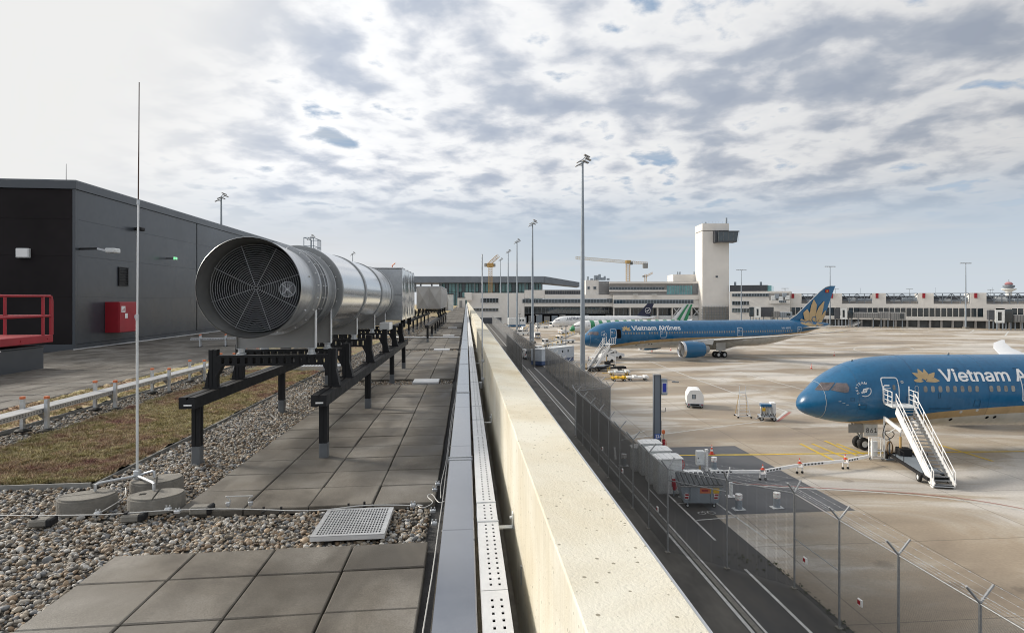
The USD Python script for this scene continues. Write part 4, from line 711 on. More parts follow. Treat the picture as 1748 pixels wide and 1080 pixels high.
def paint(name, bands, prim='d1', ex=None):
    nd = {'a': ('attribute', {'attribute': 'd1'}), 'r': ('rgb_ramp', {'ramp': bands, 'interpolate': False}), 'mr': ('map_range', {'from_min': -5.0, 'from_max': 5.0, 'clamp': True}), 'g': ('geometry', {}), 'n': ('noise_texture', {'scale': .9, 'detail': 7.0, 'roughness': .65}), 'rv': ('rgb_ramp', {'ramp': [(.32, (.84, .85, .87)), (.5, (1, 1, 1)), (.7, (1.07, 1.06, 1.04))]}), 'mp': ('mapping', {'scale': (1, 1, .45)}), 'rg': ('map_range', {'from_min': .3, 'from_max': .7, 'to_min': .24, 'to_max': .40}), 'x': ('mix', {'mix_type': 'multiply', 'fac': 1.0}), 'p': ('principled_bsdf', {'roughness': .28, 'coat_weight': .22, 'coat_roughness': .12})}
    return usdkit.material(stage, f'/World/Looks/{name}', nd, [('a.fac', 'mr.value'), ('mr.result', 'r.fac'), ('r.color', 'x.color1'), ('g.position', 'mp.vector'), ('mp.vector', 'n.vector'), ('n.fac', 'rv.fac'), ('n.fac', 'rg.value'), ('rg.result', 'p.roughness'), ('rv.color', 'x.color2'), ('x.color', 'p.base_color')], surface='p.BSDF')
M['vn_body'] = paint('blue_gold_livery', [(0, (.50, .475, .42)), (.438, (.50, .475, .42)), (.4381, (.40, .27, .13)), (.50, (.004, .094, .212)), (1, (.004, .094, .212))])
M['white_body'] = paint('white_livery', [(0, (.50, .50, .50)), (.4, (.70, .71, .72)), (1, (.70, .71, .72))])
gb_ = [(0, (.02, .20, .085)), (.031, (.70, .71, .70))]
for k in range(12): gb_ += [(.148+k*.065, (.02, .20, .085)), (.178+k*.065, (.70, .71, .70))]
M['striped_body'] = paint('green_white_striped_livery', gb_)
class Fus:
    def __init__(s, L, k, zc):
        a = L-62.8*k; f = lambda xs, tail: [x*k if x < 30 else x*k+a for x in xs]
        X = [0, .1, .31, .6, 1.13, 2.06, 3.38, 4.69, 6.57, 8.6, 11, 20, 42, 46, 50, 54, 58, 61, 62.4, 62.8]; X = f(X, 1)
        T = [-1.15, -.85, -.46, -.15, .28, 1.12, 1.92, 2.45, 2.80, 2.93, 2.97, 2.97, 2.97, 2.96, 2.92, 2.8, 2.55, 2.2, 1.95, 1.8]
        Bt = [-1.25, -1.50, -1.71, -1.9, -2.1, -2.36, -2.61, -2.73, -2.84, -2.91, -2.97, -2.97, -2.97, -2.6, -1.8, -.8, .3, 1.15, 1.55, 1.7]
        Wd = [.04, .38, .72, 1.02, 1.42, 1.95, 2.4, 2.64, 2.8, 2.86, 2.885, 2.885, 2.885, 2.8, 2.5, 2.0, 1.3, .65, .33, .1]
        s.T, s.Bt, s.Wd = (PC(X, np.array(v)*k) for v in (T, Bt, Wd)); s.X, s.L, s.k, s.zc = X, L, k, zc
    def side(s, x, z):        # half width of the section at station x and height z (relative to the axis)
        x = np.clip(x, 0.001, s.L-.01); t, b, w = s.T(x), s.Bt(x), s.Wd(x); q = np.clip((z-(t+b)/2)/((t-b)/2), -1, 1); return w*np.sqrt(1-q*q)
    def shell(s, d1, mat, parent, name='fuselage'):
        k = s.k; xs = np.unique(np.concatenate([np.linspace(0, 1.2*k, 14), np.linspace(1.2*k, 12*k, 30), np.linspace(12*k, s.L-21*k, 24), np.linspace(s.L-21*k, s.L, 30)])); n = 56; ph = np.arange(n)*2*PI/n; V = []; D = []
        for x in xs:
            t, b, w = s.T(x), s.Bt(x), s.Wd(x); y = -w*np.cos(ph); z = (t+b)/2+(t-b)/2*np.sin(ph); V.append(np.c_[np.full(n, x), y, z+s.zc]); D.append(d1(x, z))
        m = len(xs); f = [[i*n+j, (i+1)*n+j, (i+1)*n+(j+1) % n, i*n+(j+1) % n] for i in range(m-1) for j in range(n)]; V = np.vstack(V)
        f = np.array([[q[0], q[3], q[2], q[1]] for q in f])
        me = usdkit.mesh(stage, path(parent, name), (V, f), mat, True); UsdGeom.PrimvarsAPI(me).CreatePrimvar('d1', Sdf.ValueTypeNames.FloatArray, 'vertex').Set(Vt.FloatArray.FromNumpy(np.concatenate(D).astype(np.float32))); me.CreateDoubleSidedAttr(True)
        return me
    def decal(s, poly, t=.012, eps=.004, edge=.4):
        mb = MB(); mb.prism(poly, t); v, f = mb.get(); v, f = trimesh.remesh.subdivide_to_size(v, f, edge*s.k if edge > .1 else edge, max_iter=8)
        return MB().add(np.c_[v[:, 0], -(s.side(v[:, 0], v[:, 1])+v[:, 2]+eps), v[:, 1]+s.zc], f)
def wing(secs, n=14):   # secs: (y, xLE, xTE, z, thickness)
    V = []; u = (1-np.cos(np.linspace(0, PI, n)))/2
    for y, a, b, z, t in secs:
        c = b-a; th = t*2.6*(np.sqrt(u)*.6-u*.35-u*u*.12-u**3*.13)*.9; cam = .02*c*np.sin(PI*u)
        V.append(np.vstack([np.c_[a+c*u, np.full(n, y), z+cam+th*.55], np.c_[(a+c*u)[::-1][1:-1], np.full(n-2, y), (z+cam-th*.45)[::-1][1:-1]]]))
    k = 2*n-2; m = len(V); f = [[i*k+j, i*k+(j+1) % k, (i+1)*k+(j+1) % k, (i+1)*k+j] for i in range(m-1) for j in range(k)]
    mb = MB().add(np.vstack(V), f)
    for i in (0, m-1): mb.add(V[i], [[0, j, j+1] for j in range(1, k-1)])
    return mb
def rrect(x0, z0, x1, z1, r): return sbox(x0+r, z0+r, x1-r, z1-r).buffer(r, 4)
def wheel(parent, c, r, w, name='wheel'):
    MB().lathe([(r*.5, -w/2), (r*.86, -w/2), (r, -w*.28), (r, w*.28), (r*.86, w/2), (r*.5, w/2)], c, n=28).build(name, M['rubber'], parent, 40)
    MB().lathe([(0, -w*.40), (r*.22, -w*.46), (r*.30, -w*.36), (r*.46, -w*.42), (r*.53, -w*.49), (r*.53, w*.49), (r*.3, w*.4), (0, w*.4)], c, n=24).build('rim', M['white_dirty'], parent, 30)
def nacelle(t, c, k, mat):
    c = np.array(c, float); r = 1.72*k; L = 6.3*k
    MB().lathe([(r*.985, .55*k), (r*1.02, 1.6*k), (r*1.0, 3.2*k), (r*.86, 5.0*k), (r*.80, 5.1*k)], c, (1, 0, 0), 40).build('nacelle', mat, t, 30)
    MB().lathe([(r*.80, .75*k), (r*.82, .25*k), (r*.90, .02*k), (r*.95, .08*k), (r*.985, .549*k)], c, (1, 0, 0), 40).build('inlet_lip', M['bright_metal'], t, True)
    MB().lathe([(r*.80, .75*k), (r*.79, 1.7*k), (0, 1.72*k)], c, (1, 0, 0), 32).build('inlet_duct', M['air_grey'], t)
    MB().lathe([(0, .95*k), (r*.14, 1.15*k), (r*.24, 1.6*k)], c, (1, 0, 0), 20).build('spinner', M['black_steel'], t, True)
    for j in range(18):
        a = 2*PI*j/18; u = np.array([0, math.cos(a), math.sin(a)]); w = np.array([0, -math.sin(a), math.cos(a)])
        MB().add([c+[1.55*k, 0, 0]+u*r*.22-w*.1*k, c+[1.75*k, 0, 0]+u*r*.22+w*.1*k, c+[1.75*k, 0, 0]+u*r*.78+w*.28*k, c+[1.5*k, 0, 0]+u*r*.78-w*.18*k], [[0, 1, 2, 3]]).build('fan_blade', M['black_steel'], t)
    MB().lathe([(r*.62, 4.6*k), (r*.55, 5.6*k), (r*.42, L), (r*.2, L*.97)], c, (1, 0, 0), 32).build('exhaust', M['plinth'], t, 30)
    MB().hexa([[c[0]+1.8*k, c[1]-.2*k, c[2]+r*.9], [c[0]+7.2*k, c[1]-.2*k, c[2]+r*.5], [c[0]+7.2*k, c[1]+.2*k, c[2]+r*.5], [c[0]+1.8*k, c[1]+.2*k, c[2]+r*.9]], [[c[0]+3.0*k, c[1]-.2*k, c[2]+r*1.02], [c[0]+7.6*k, c[1]-.2*k, c[2]+r*1.2], [c[0]+7.6*k, c[1]+.2*k, c[2]+r*1.2], [c[0]+3.0*k, c[1]+.2*k, c[2]+r*1.02]]).build('pylon', M['air_grey'], t)
def airframe(t, fu, body, d1, finmat, engmat, fin, eng_x, wing_x):
    k, zc, L = fu.k, fu.zc, fu.L
    fu.shell(d1, body, t)
    a = wing_x
    secs = [(1.2, a-2.5, a+12, -1.75, 1.2), (2.7, a, a+11.8, -1.6, 1.35), (9.5, a+5.6, a+12.8, -.75, .8), (19, a+11.5, a+15.9, .45, .45), (26, a+15.8, a+18.2, 1.4, .25), (28.6, a+18.0, a+19.6, 1.85, .14), (30, a+20.2, a+20.7, 2.15, .05)]
    for sg in (-1, 1):
        S = [(y*k*sg, x0*k if 0 else (x0-a)*k+a, (x1-a)*k+a, z*k+zc, th*k) for y, x0, x1, z, th in secs]
        wing(S).build('wing', M['air_grey'] if sg < 0 else M['air_white'], t, 40)
        for yf, xf in ((6.2, 12.2), (12.5, 13.6), (17.5, 15.4)):
            zz = (-.95+(yf-6)*.135)*k+zc-.35*k; MB().lathe([(.02, -1.9*k), (.22*k, -1.2*k), (.25*k, 0), (.12*k, 1.3*k), (.01, 2.0*k)], (a+xf*k-.6*k, sg*yf*k, zz), (1, 0, .06), 12).build('flap_fairing', M['air_grey'], t, True)
        tail = [(.3, -10.6, -2.4, .95, .6), (5, -7.0, -1.7, 1.35, .35), (9.6, -3.4, -.9, 1.85, .12)]
        wing([(y*k*sg, L+x0*k, L+x1*k, z*k+zc, th*k) for y, x0, x1, z, th in tail], 10).build('tailplane', M['air_grey'], t, 40)
        nacelle(t, (eng_x, sg*9.8*k, zc-2.62*k if k > .9 else zc-2.55*k), k, engmat)
    V = wing([(0, 0, 1, 0, 1)]*0+[(z, x0, x1, 0, th) for z, x0, x1, th in fin], 12); V.xf(np.array([[1, 0, 0, 0], [0, 0, 1, 0], [0, 1, 0, 0], [0, 0, 0, 1.0]])); V.build('fin', finmat, t, 40)
    MB().lathe([(.02, -6.5*k), (1.5*k, -4*k), (2.35*k, 0), (2.35*k, 6*k), (1.6*k, 9.5*k), (.02, 12.5*k)], (a+5.5*k, 0, zc-1.35*k), (1, 0, 0), 28).build('wing_root_fairing', M['vn_belly'] if k > .9 else M['air_grey'], t, True)
M['vn_belly'] = pm('belly_grey', (.50, .475, .42), .35, 0, .06, .5, coat=.2)
def gear(t, fu, nx, mx, my, rn, rm, bog):
    zc, k = fu.zc, fu.k
    MB().tube([(nx, 0, rn), (nx, 0, zc-2.3*k)], .13*k, 12).build('nose_leg', M['white_dirty'], t, 40); MB().tube([(nx-.12, 0, rn+.5*k), (nx-1.1*k, 0, zc-2.3*k)], .07*k, 8).build('drag_strut', M['mast'], t, 40)
    MB().tube([(nx, -.45*k, rn), (nx, .45*k, rn)], .08*k, 8).build('axle', M['mast'], t)
    for s in (-1, 1): wheel(t, (nx, s*.38*k, rn), rn, .38*k, 'nose_wheel')
    MB().cbox((nx-.1, -.62*k, zc-3.75*k), (nx+1.05*k, -.58*k, zc-2.75*k), .02).build('nose_gear_door', M['white_dirty'], t); MB().cbox((nx-1.45*k, -.62*k, zc-3.45*k), (nx-.2*k, -.58*k, zc-2.72*k), .02).build('nose_gear_door', M['plinth'], t)
    MB().cbox((nx-.3, .58*k, zc-3.7*k), (nx+1.05*k, .62*k, zc-2.75*k), .02).build('nose_gear_door', M['white_dirty'], t)
    for s in (-1, 1):
        MB().tube([(mx, s*my, rm*.9), (mx, s*my, zc-1.7*k)], .22*k, 12).build('main_leg', M['white_dirty'], t, 40); MB().tube([(mx, s*my, rm+1.0*k), (mx+.3, s*(my-2.0*k), zc-2.0*k)], .11*k, 8).build('side_strut', M['mast'], t, 40)
        MB().cbox((mx-1.3*k, s*(my+.75*k)-.03, rm+.9*k), (mx+1.0*k, s*(my+.75*k)+.03, zc-1.6*k), .02).build('main_gear_door', M['air_grey'], t)
        for dx in ((-.73, .73) if bog else (0,)):
            for dy in (-.62, .62): wheel(t, (mx+dx, s*my+dy*k, rm), rm, .5*k, 'main_wheel')
        if bog: MB().bar((mx-.75, s*my, rm), (mx+.75, s*my, rm), .3).build('bogie', M['mast'], t)
# ---- the blue airliner (two of them)
N0 = W(1360, 687, 51.2); RZN = -6.58+2.5
f787 = Fus(62.8, 1.0, 4.95)
air = thing('airliner', 'blue airliner cut by the right edge, white stairs at its front door', 'airliner', (N0[0], N0[1], 0), RZN, 'blue airliners with gold lotus')
zb = PC([0, 3.2, 5, 8, 11, 19, 26, 40, 50, 62.8], [-2.58, -2.5, -2.28, -1.80, -1.38, -.85, -.65, -.6, -.1, 1.3])
finb = [(6.6, 49.2, 60.6, .75), (7.6, 51.2, 61.0, .62), (9.0, 53.6, 61.6, .5), (12.5, 57.7, 63.0, .36), (14.6, 60.2, 63.9, .24), (15.5, 61.6, 64.3, .14), (15.85, 62.9, 64.5, .06)]
airframe(air, f787, M['vn_body'], lambda x, z: np.clip(z-zb(x), -5, 5), M['vn_blue_flat'], M['vn_blue_flat'], finb, 18.2, 22.6)
gear(air, f787, 5.55, 30.2, 4.9, .52, .69, True)
cr, sr = math.cos(math.radians(RZN)), math.sin(math.radians(RZN))
def sz(px, py):               # station and height on the near airliner's port side seen at a photo pixel
    d = W(px, py, 1.0)-np.array([0, 0, ZE]); o = np.array([0, 0, ZE])-np.array([N0[0], N0[1], 0]); lo = np.array([cr*o[0]+sr*o[1], -sr*o[0]+cr*o[1], o[2]]); ld = np.array([cr*d[0]+sr*d[1], -sr*d[0]+cr*d[1], d[2]]); y = -2.7
    for _ in range(14):
        q = lo+ld*(y-lo[1])/ld[1]; y = .5*y-.5*float(f787.side(q[0], q[2]-f787.zc))
    return q[0], q[2]-f787.zc
def z7(*pts): return [sz(1340+x/3.858, 570+y/3.858) for x, y in pts]
def z7b(*pts): return [sz(1370+x/6.0, 620+y/6.0) for x, y in pts]
dc = lambda poly, name, mat, par=air, **k: f787.decal(poly, **k).build(name, mat, par)
dc(Polygon(z7b((190, 195), (322, 195), (262, 272), (130, 268))).buffer(.02), 'cockpit_window', M['cockpit_glass'], edge=.09, eps=.022); dc(Polygon(z7b((345, 200), (450, 205), (475, 250), (465, 290), (430, 297), (290, 270))).buffer(.02), 'cockpit_window', M['cockpit_glass'], edge=.09, eps=.016)
w1 = Polygon(z7b((190, 195), (322, 195), (262, 272), (130, 268)))
def frame_of(poly, wd): return poly.buffer(wd/2).difference(poly.buffer(-wd/2))
door1 = Polygon([(4.95, -.68), (6.15, -.68), (6.15, 1.42), (4.95, 1.42)])
dq = z7((617, 285), (728, 288), (757, 440), (652, 452)); xs_, zs_ = [p[0] for p in dq], [p[1] for p in dq]
DX0, DX1, DZ0, DZ1 = (xs_[0]+xs_[3])/2, (xs_[1]+xs_[2])/2, (zs_[2]+zs_[3])/2, (zs_[0]+zs_[1])/2
def door(x0, x1, name='cabin_door', label=None):
    P = rrect(x0, DZ0, x1, DZ1, .18); d = f787.decal(frame_of(P, .075)).build(name, M['air_white'], air, label=label)
    f787.decal(rrect(x0+.62*(x1-x0), DZ0+.95, x0+.62*(x1-x0)+.22, DZ0+1.35, .09)).build('door_window', M['cabin_glass'], d)
    for a, b, c_, e in ((.15, 1.25, .55, 1.36), (.2, 1.05, .62, 1.10), (.1, .80, .4, .86)): f787.decal(sbox(x0+a, DZ0+b, x0+c_, DZ0+e)).build('door_placard', M['air_white'], d)
for x in (DX0, 17.2, 36.0, 52.2): door(x, x+(DX1-DX0) if x < 50 else x+1.0)
# cabin windows: groups as in the photo
wx0, wz0 = sz(1340+925/3.858, 570+362/3.858); wx1, _ = sz(1340+1265/3.858, 570+362/3.858); pitch = (wx1-wx0)/7
GW = [wx0+k*pitch for k in range(8)]+[wx0+(8.95+k)*pitch for k in range(4)]+[18.7+k*pitch for k in range(28)]+[37.6+k*pitch for k in range(22)]
for x in GW:
    if x < 51.8: dc(rrect(x-.15, wz0-.24, x+.15, wz0+.24, .12), 'cabin_window', M['cabin_glass'], edge=.5)
dc(frame_of(rrect(wx0-.85, wz0-.24, wx0-.55, wz0+.24, .14), .03), 'blank_window', M['air_grey'])
# lotus, title, round emblem
for pts in (((833, 253), (880, 258), (905, 300), (880, 295)), ((872, 228), (910, 255), (920, 300), (890, 285), (875, 255)), ((912, 228), (945, 265), (925, 305), (905, 280)), ((985, 250), (980, 285), (945, 300), (930, 295), (950, 262)), ((846, 302), (880, 292), (915, 310), (890, 318), (860, 314)), ((1020, 308), (985, 288), (940, 298), (925, 312), (990, 318))):
    dc(Polygon(z7(*pts)).buffer(-.03).buffer(.035), 'lotus_petal', M['gold'])
def text_on(fu, txt, x0, zbase, cap, width, mat, par, name, slope=0.0, side=-1):
    tm = meshkit.text_mesh(txt, cap, .012, cap > .5); v = np.array(tm.vertices); f = np.array(tm.faces); sx = width/(v[:, 0].max()-v[:, 0].min()) if width else 1
    v[:, 0] = (v[:, 0]-v[:, 0].min())*sx+x0; v[:, 1] += zbase; v, f = trimesh.remesh.subdivide_to_size(v, f, .3*cap+.1, max_iter=6)
    for g in trimesh.Trimesh(v, f, process=True).split(only_watertight=False):
        v = np.array(g.vertices); MB().add(np.c_[v[:, 0], -(fu.side(v[:, 0], v[:, 1])+v[:, 2]+.006), v[:, 1]+fu.zc], g.faces).build(name, mat, par)
vx, vz = sz(1604, 570+310/3.858); _, vt = sz(1604, 570+233/3.858)
text_on(f787, 'Vietnam Airlines', vx+.22, vz, vt-vz, 11.43, M['white_paint'], air, 'title_letter')
ec = np.array(sz(1340+525/3.858, 570+370/3.858)); er = .5
dc(Point(ec).buffer(er).difference(Point(ec).buffer(er-.05)).intersection(Polygon([ec+[-.15, -.8], ec+[.9, -.8], ec+[.9, .35], ec, ec+[-.3, -.6]])), 'emblem_ring', M['air_white'])
for j in range(3):
    q = ec+np.array([-.26+.13*j, -.17+.03*j]); cv = smooth([q, q+[.12, .02], q+[.17, .2], q+[.34, .26]], 5); dc(LineString(cv).buffer(.034), 'emblem_wing', M['air_white'])
for ch, a in zip('SKYTEAM', np.linspace(205, 75, 7)):
    tm = meshkit.text_mesh(ch, .17, .012); v = np.array(tm.vertices); v[:, 0] -= (v[:, 0].max()+v[:, 0].min())/2; ra = math.radians(a); ro = ra-PI/2; c_, s_ = math.cos(ro), math.sin(ro)
    P2 = np.c_[v[:, 0]*c_-v[:, 1]*s_, v[:, 0]*s_+v[:, 1]*c_]+ec+np.array([math.cos(ra), math.sin(ra)])*(er-.02); MB().add(np.c_[P2[:, 0], -(f787.side(P2[:, 0], P2[:, 1])+v[:, 2]+.004), P2[:, 1]+f787.zc], tm.faces).build('emblem_letter', M['air_white'], air)
M['seam'] = pm('panel_seam', (.004, .045, .10), .5)
def ring(x, r_=.008, mat=None, name='panel_seam'):
    t_, b_, w_ = float(f787.T(x)), float(f787.Bt(x)), float(f787.Wd(x)); MB().tube([(x, -(w_+.001)*math.cos(a), (t_+b_)/2+((t_-b_)/2+.001)*math.sin(a)+f787.zc) for a in np.linspace(-.62, PI*.6, 36)], r_, 4, False).build(name, mat or M['seam'], air, True)
for x in (3.9, 8.4, 14.4, 23.5, 33.0, 43.5): ring(x)
for x, z, w_, h_ in ((4.0, -1.15, .5, .35), (7.6, -1.0, .9, .9), (9.6, -1.15, 1.7, .1), (13.2, -.95, .5, .5), (3.3, -.5, .25, .25), (12.0, 1.9, .3, .2), (10.2, -.25, .15, .4), (17.0, 1.95, .4, .12), (6.9, .9, .2, .12)): dc(frame_of(sbox(x, z, x+w_, z+h_), .022), 'hatch_outline', M['seam'])
for k_ in range(3): q_ = [(2.6+k_*.28, -.55-.12*k_)]; x_, z_ = q_[0]; y_ = -float(f787.side(x_, z_)); MB().tube([(x_, y_, z_+f787.zc), (x_-.05, y_-.12, z_+f787.zc), (x_-.25, y_-.12, z_+f787.zc)], .018, 5).build('pitot_probe', M['galv'], air)
# radome ring, sensors, aerials
rr_ = MB(); 
xr = 1.62; t_, b_, w_ = f787.T(xr), f787.Bt(xr), f787.Wd(xr)
for sgn in (-1, 1):
    pass
pts = []
for a in np.linspace(0, 2*PI, 61):
    z = (t_+b_)/2+(t_-b_)/2*math.sin(a); x = xr-.0*z; pts.append((x, -(w_+.006)*math.cos(a), z+.0+f787.zc+.006*math.sin(a)))
MB().tube(pts, .014, 5, False).build('radome_seam', M['air_grey'], air, True)
for x, y in ((770, 315), (490, 465)):
    q = sz(1340+x/3.858, 570+y/3.858); dc(Point(q).buffer(.11).difference(Point(q).buffer(.06)) if y < 400 else Point(q).buffer(.06), 'static_port', M['air_grey'])
for x, z in ((27, -2.0), (27.6, -1.95)): pass
for q in (sz(1340+1090/3.858, 570+562/3.858), sz(1340+1330/3.858, 570+548/3.858), sz(1340+1380/3.858, 570+546/3.858)): dc(Point(q).buffer(.13), 'vent_opening', M['dark_hole'])
for q in (sz(1340+1158/3.858, 570+512/3.858), sz(1340+1265/3.858, 570+500/3.858)): dc(Point(q).buffer(.12), 'service_light', M['air_grey'])
for x in (4.6, 13.0): zt_ = float(f787.T(x))+f787.zc; MB().hexa([[x, -.012, zt_-.05], [x+.22, -.012, zt_-.05], [x+.22, .012, zt_-.05], [x, .012, zt_-.05]], [[x+.12, -.008, zt_+.16], [x+.24, -.008, zt_+.16], [x+.24, .008, zt_+.16], [x+.12, .008, zt_+.16]]).build('aerial', M['plinth'], air)
for ch, x in (('861', 5.55+.02),):
    tm = meshkit.text_mesh(ch, .38, .01); v = np.array(tm.vertices); MB().add(np.c_[v[:, 0]+x, -(.622+v[:, 2]), v[:, 1]+f787.zc-3.45], tm.faces).build('door_number', M['dark_hole'], air)
# fin artwork (drawn from the farther airliner's tail)
N1 = W(991, 578, 129.3); RZF = -6.58+15
crf, srf = math.cos(math.radians(RZF)), math.sin(math.radians(RZF))
def finpt(px, py):
    d = W(px, py, 1.0)-np.array([0, 0, ZE]); o = np.array([0, 0, ZE])-np.array([N1[0], N1[1], 0]); lo = np.array([crf*o[0]+srf*o[1], -srf*o[0]+crf*o[1], o[2]]); ld = np.array([crf*d[0]+srf*d[1], -srf*d[0]+crf*d[1], d[2]]); q = lo+ld*(0-lo[1])/ld[1]; return q[0], q[2]
def fth(x, z):
    zs = [f[0] for f in finb]; a, b, th = (np.interp(z, zs, [f[i] for f in finb]) for i in (1, 2, 3)); u = np.clip((x-a)/(b-a), 0, 1); return np.maximum(th*2.6*(np.sqrt(u)*.6-u*.35-u*u*.12-u**3*.13)*.9*.55, .0)+.05
def fin_decal(poly, name, mat):
    mb = MB().prism(poly, .03 if name.endswith('line') else .015); v, f = mb.get(); v, f = trimesh.remesh.subdivide_to_size(v, f, .5, max_iter=6)
    y = np.maximum(fth(v[:, 0], v[:, 1]), f787.side(v[:, 0], v[:, 1]-f787.zc)*(v[:, 1] < f787.T(np.clip(v[:, 0], 0, 62.7))+f787.zc))
    MB().add(np.c_[v[:, 0], -(y+v[:, 2]), v[:, 1]], f).build(name, mat, air)
zf = lambda *p: Polygon([finpt(1290+x/10.8, 480+y/10.8) for x, y in p]).buffer(-.03).buffer(.13)
for pts in (((1065, 345), (1110, 430), (1100, 560), (1080, 640), (1020, 680), (1000, 740), (985, 700), (990, 600), (1020, 450)), ((875, 580), (940, 520), (975, 580), (970, 700), (985, 770), (930, 760), (890, 680)), ((750, 770), (830, 700), (890, 720), (960, 790), (1050, 800), (1010, 840), (940, 835), (850, 800)), ((1255, 370), (1235, 480), (1200, 640), (1120, 740), (1060, 760), (1110, 690), (1100, 620), (1160, 480)), ((1285, 540), (1270, 620), (1220, 720), (1190, 830), (1100, 810), (1050, 790), (1150, 740), (1210, 640))): fin_decal(zf(*pts), 'tail_lotus_petal', M['gold'])
fin_decal(Point(finpt(1290+1065/10.8, 480+697/10.8)).buffer(.48), 'tail_lotus_heart', M['gold'])
hc = np.array(finpt(1290+1065/10.8, 480+697/10.8)); fin_decal(Point(hc).buffer(.66).difference(Point(hc).buffer(.50)).difference(Polygon([hc, hc+[-1, -1.2], hc+[.3, -1.2]])), 'tail_lotus_line', M['vn_blue_flat'])
fin_decal(zf((1277, 157), (1347, 152), (1343, 205), (1280, 209)).buffer(-.06), 'tail_flag', M['red_paint']); sc = np.array(finpt(1290+1310/10.8, 480+181/10.8))
v0 = finpt(1290+1310/10.8, 480+181/10.8); star = Polygon([(sc[0]+(.27 if i % 2 == 0 else .12)*math.sin(i*PI/5), sc[1]+(.27 if i % 2 == 0 else .12)*math.cos(i*PI/5)) for i in range(10)])
mb = MB().prism(star, .02); v, f = mb.get(); MB().add(np.c_[v[:, 0], -(fth(v[:, 0], v[:, 1])+v[:, 2]+.016), v[:, 1]], f).build('tail_flag_star', M['yellow'], air)
M['fin_edge'] = pm('fin_leading_edge_metal', (.6, .6, .6), .3, .6, .05, 1)
MB().tube([(x0-.02, 0, z) for z, x0, x1, th in finb], [.09]*len(finb), 8).build('fin_leading_edge', M['fin_edge'], air, True)
# the farther one: the same aircraft, door open at the front
air2 = dup(air, (N1[0], N1[1], 0), RZF, 'blue airliner parked farther back, complete from nose to lotus tail', instance=False)
f787.decal(rrect(DX1+.15, DZ0, DX1+1.05, DZ1-.05, .1), .03).build('open_doorway', M['dark_hole'], air2)
text_on(f787, 'VN-A871', 47.6, .95, .36, 2.6, M['air_white'], air2, 'registration_letter')
stage.OverridePrim(str(air2.GetPath())+'/door_number').SetActive(False)
# ---- two white airliners beyond
def small(name, label, px, py, D, rz, body, d1, finm, engm):
    n = W(px, py, D); k = .70; t = thing(name, label, 'airliner', (n[0], n[1], 0), rz); fu = Fus(44.5, k, 3.75)
    fin = [(4.6, 34.4, 41.6, .55), (5.8, 36.2, 42.0, .42), (9.0, 39.2, 43.1, .26), (10.9, 41.0, 43.9, .12)]
    airframe(t, fu, body, d1, finm, engm, fin, 13.2, 16.2); gear(t, fu, 4.2, 21.6, 3.8, .4, .58, False)
    m = MB()
    for k_ in range(58): v, f = fu.decal(rrect(5.6+k_*.53, .28, 5.82+k_*.53, .60, .08), edge=.6).get(); m.add(v, f)
    m.build('cabin_windows', M['glass_dark'], t, kind='stuff')
    fu.decal(Polygon([(1.25, .55), (2.1, .60), (1.9, .25), (1.0, .2)])).build('cockpit_window', M['cockpit_glass'], t); fu.decal(Polygon([(2.2, .60), (2.9, .62), (2.95, .35), (2.0, .25)])).build('cockpit_window', M['cockpit_glass'], t)
    for x in (4.2, 14.5, 26, 38.2): fu.decal(frame_of(rrect(x, -.6, x+.85, 1.15, .12), .06)).build('cabin_door', M['air_grey'], t)
    return t, fu
lh, lf = small('airliner', 'white airliner with dark navy tail behind the striped one', 942, 552, 249, -6.58+10, M['white_body'], lambda x, z: z+2.2, M['navy'], M['air_grey'])
text_on(lf, 'Lufthansa', 6.0, .72, .95, 7.4, M['navy'], lh, 'title_letter')
def on_fin(poly, t, y, name, mat): MB().prism(poly, .03, np.array([[1, 0, 0, 0], [0, 0, -1, -y], [0, 1, 0, 0], [0, 0, 0, 1.0]])).build(name, mat, t)
c0 = np.array([41.0, 8.0]); on_fin(Point(c0).buffer(1.25).difference(Point(c0).buffer(1.08)), lh, .30, 'emblem_ring', M['air_white'])
on_fin(Polygon([c0+p for p in ((-1.0, -.35), (-.2, -.15), (.15, .25), (.9, .55), (.35, .1), (.9, .25), (.2, -.15), (.0, -.55), (-.3, -.4))]), lh, .30, 'emblem_bird', M['air_white'])
co, cf = small('airliner', 'white airliner with broad green stripes, its green nose showing beside the mast', 972, 562, 196, -6.58+15, M['striped_body'], lambda x, z: np.full_like(z, x/44.5*10-5.0), M['air_white'], M['air_white'])
f0 = [(4.6, 34.4, 41.6), (5.8, 36.2, 42.0), (9.0, 39.2, 43.1), (10.9, 41.0, 43.9)]
for u0, u1 in ((.30, .52), (.76, .995)):
    on_fin(Polygon([(a+(b-a)*u0, z) for z, a, b in f0]+[(a+(b-a)*u1, z) for z, a, b in f0[::-1]]), co, .28, 'tail_stripe', M['green'])
# ---------------------------------------------------------------- floodlight masts along the road
ml = ['tallest looking floodlight mast, nearest of the row beside the fence', 'second nearest floodlight mast of the row along the road', 'third floodlight mast of the row along the road, counted from the nearest', 'fourth floodlight mast of the row, slim against the pale terminal', 'fifth and farthest floodlight mast of the row beside the yellow luffing crane']
for (px, pt, D), l in zip(((994.5, 268, 100), (909, 377, 173), (882.5, 409, 236), (867.5, 427, 290), (854.5, 441, 348)), ml): flood_mast(D, px, pt, l, 'floodlight masts along the road', ('cluster', 1.0))
flood_mast(136, 377.5, 332, 'floodlight mast rising behind the dark plant building', 'floodlight masts beyond the plant building', ('cluster', 1.0)); flood_mast(215, 530.5, 402, 'floodlight mast behind the guard cage above the fan drum', 'floodlight masts beyond the plant building', ('cluster', 1.0)); flood_mast(311, 602, 431, 'small far floodlight mast above the silencer drum', 'floodlight masts beyond the plant building', ('cluster', 1.0))
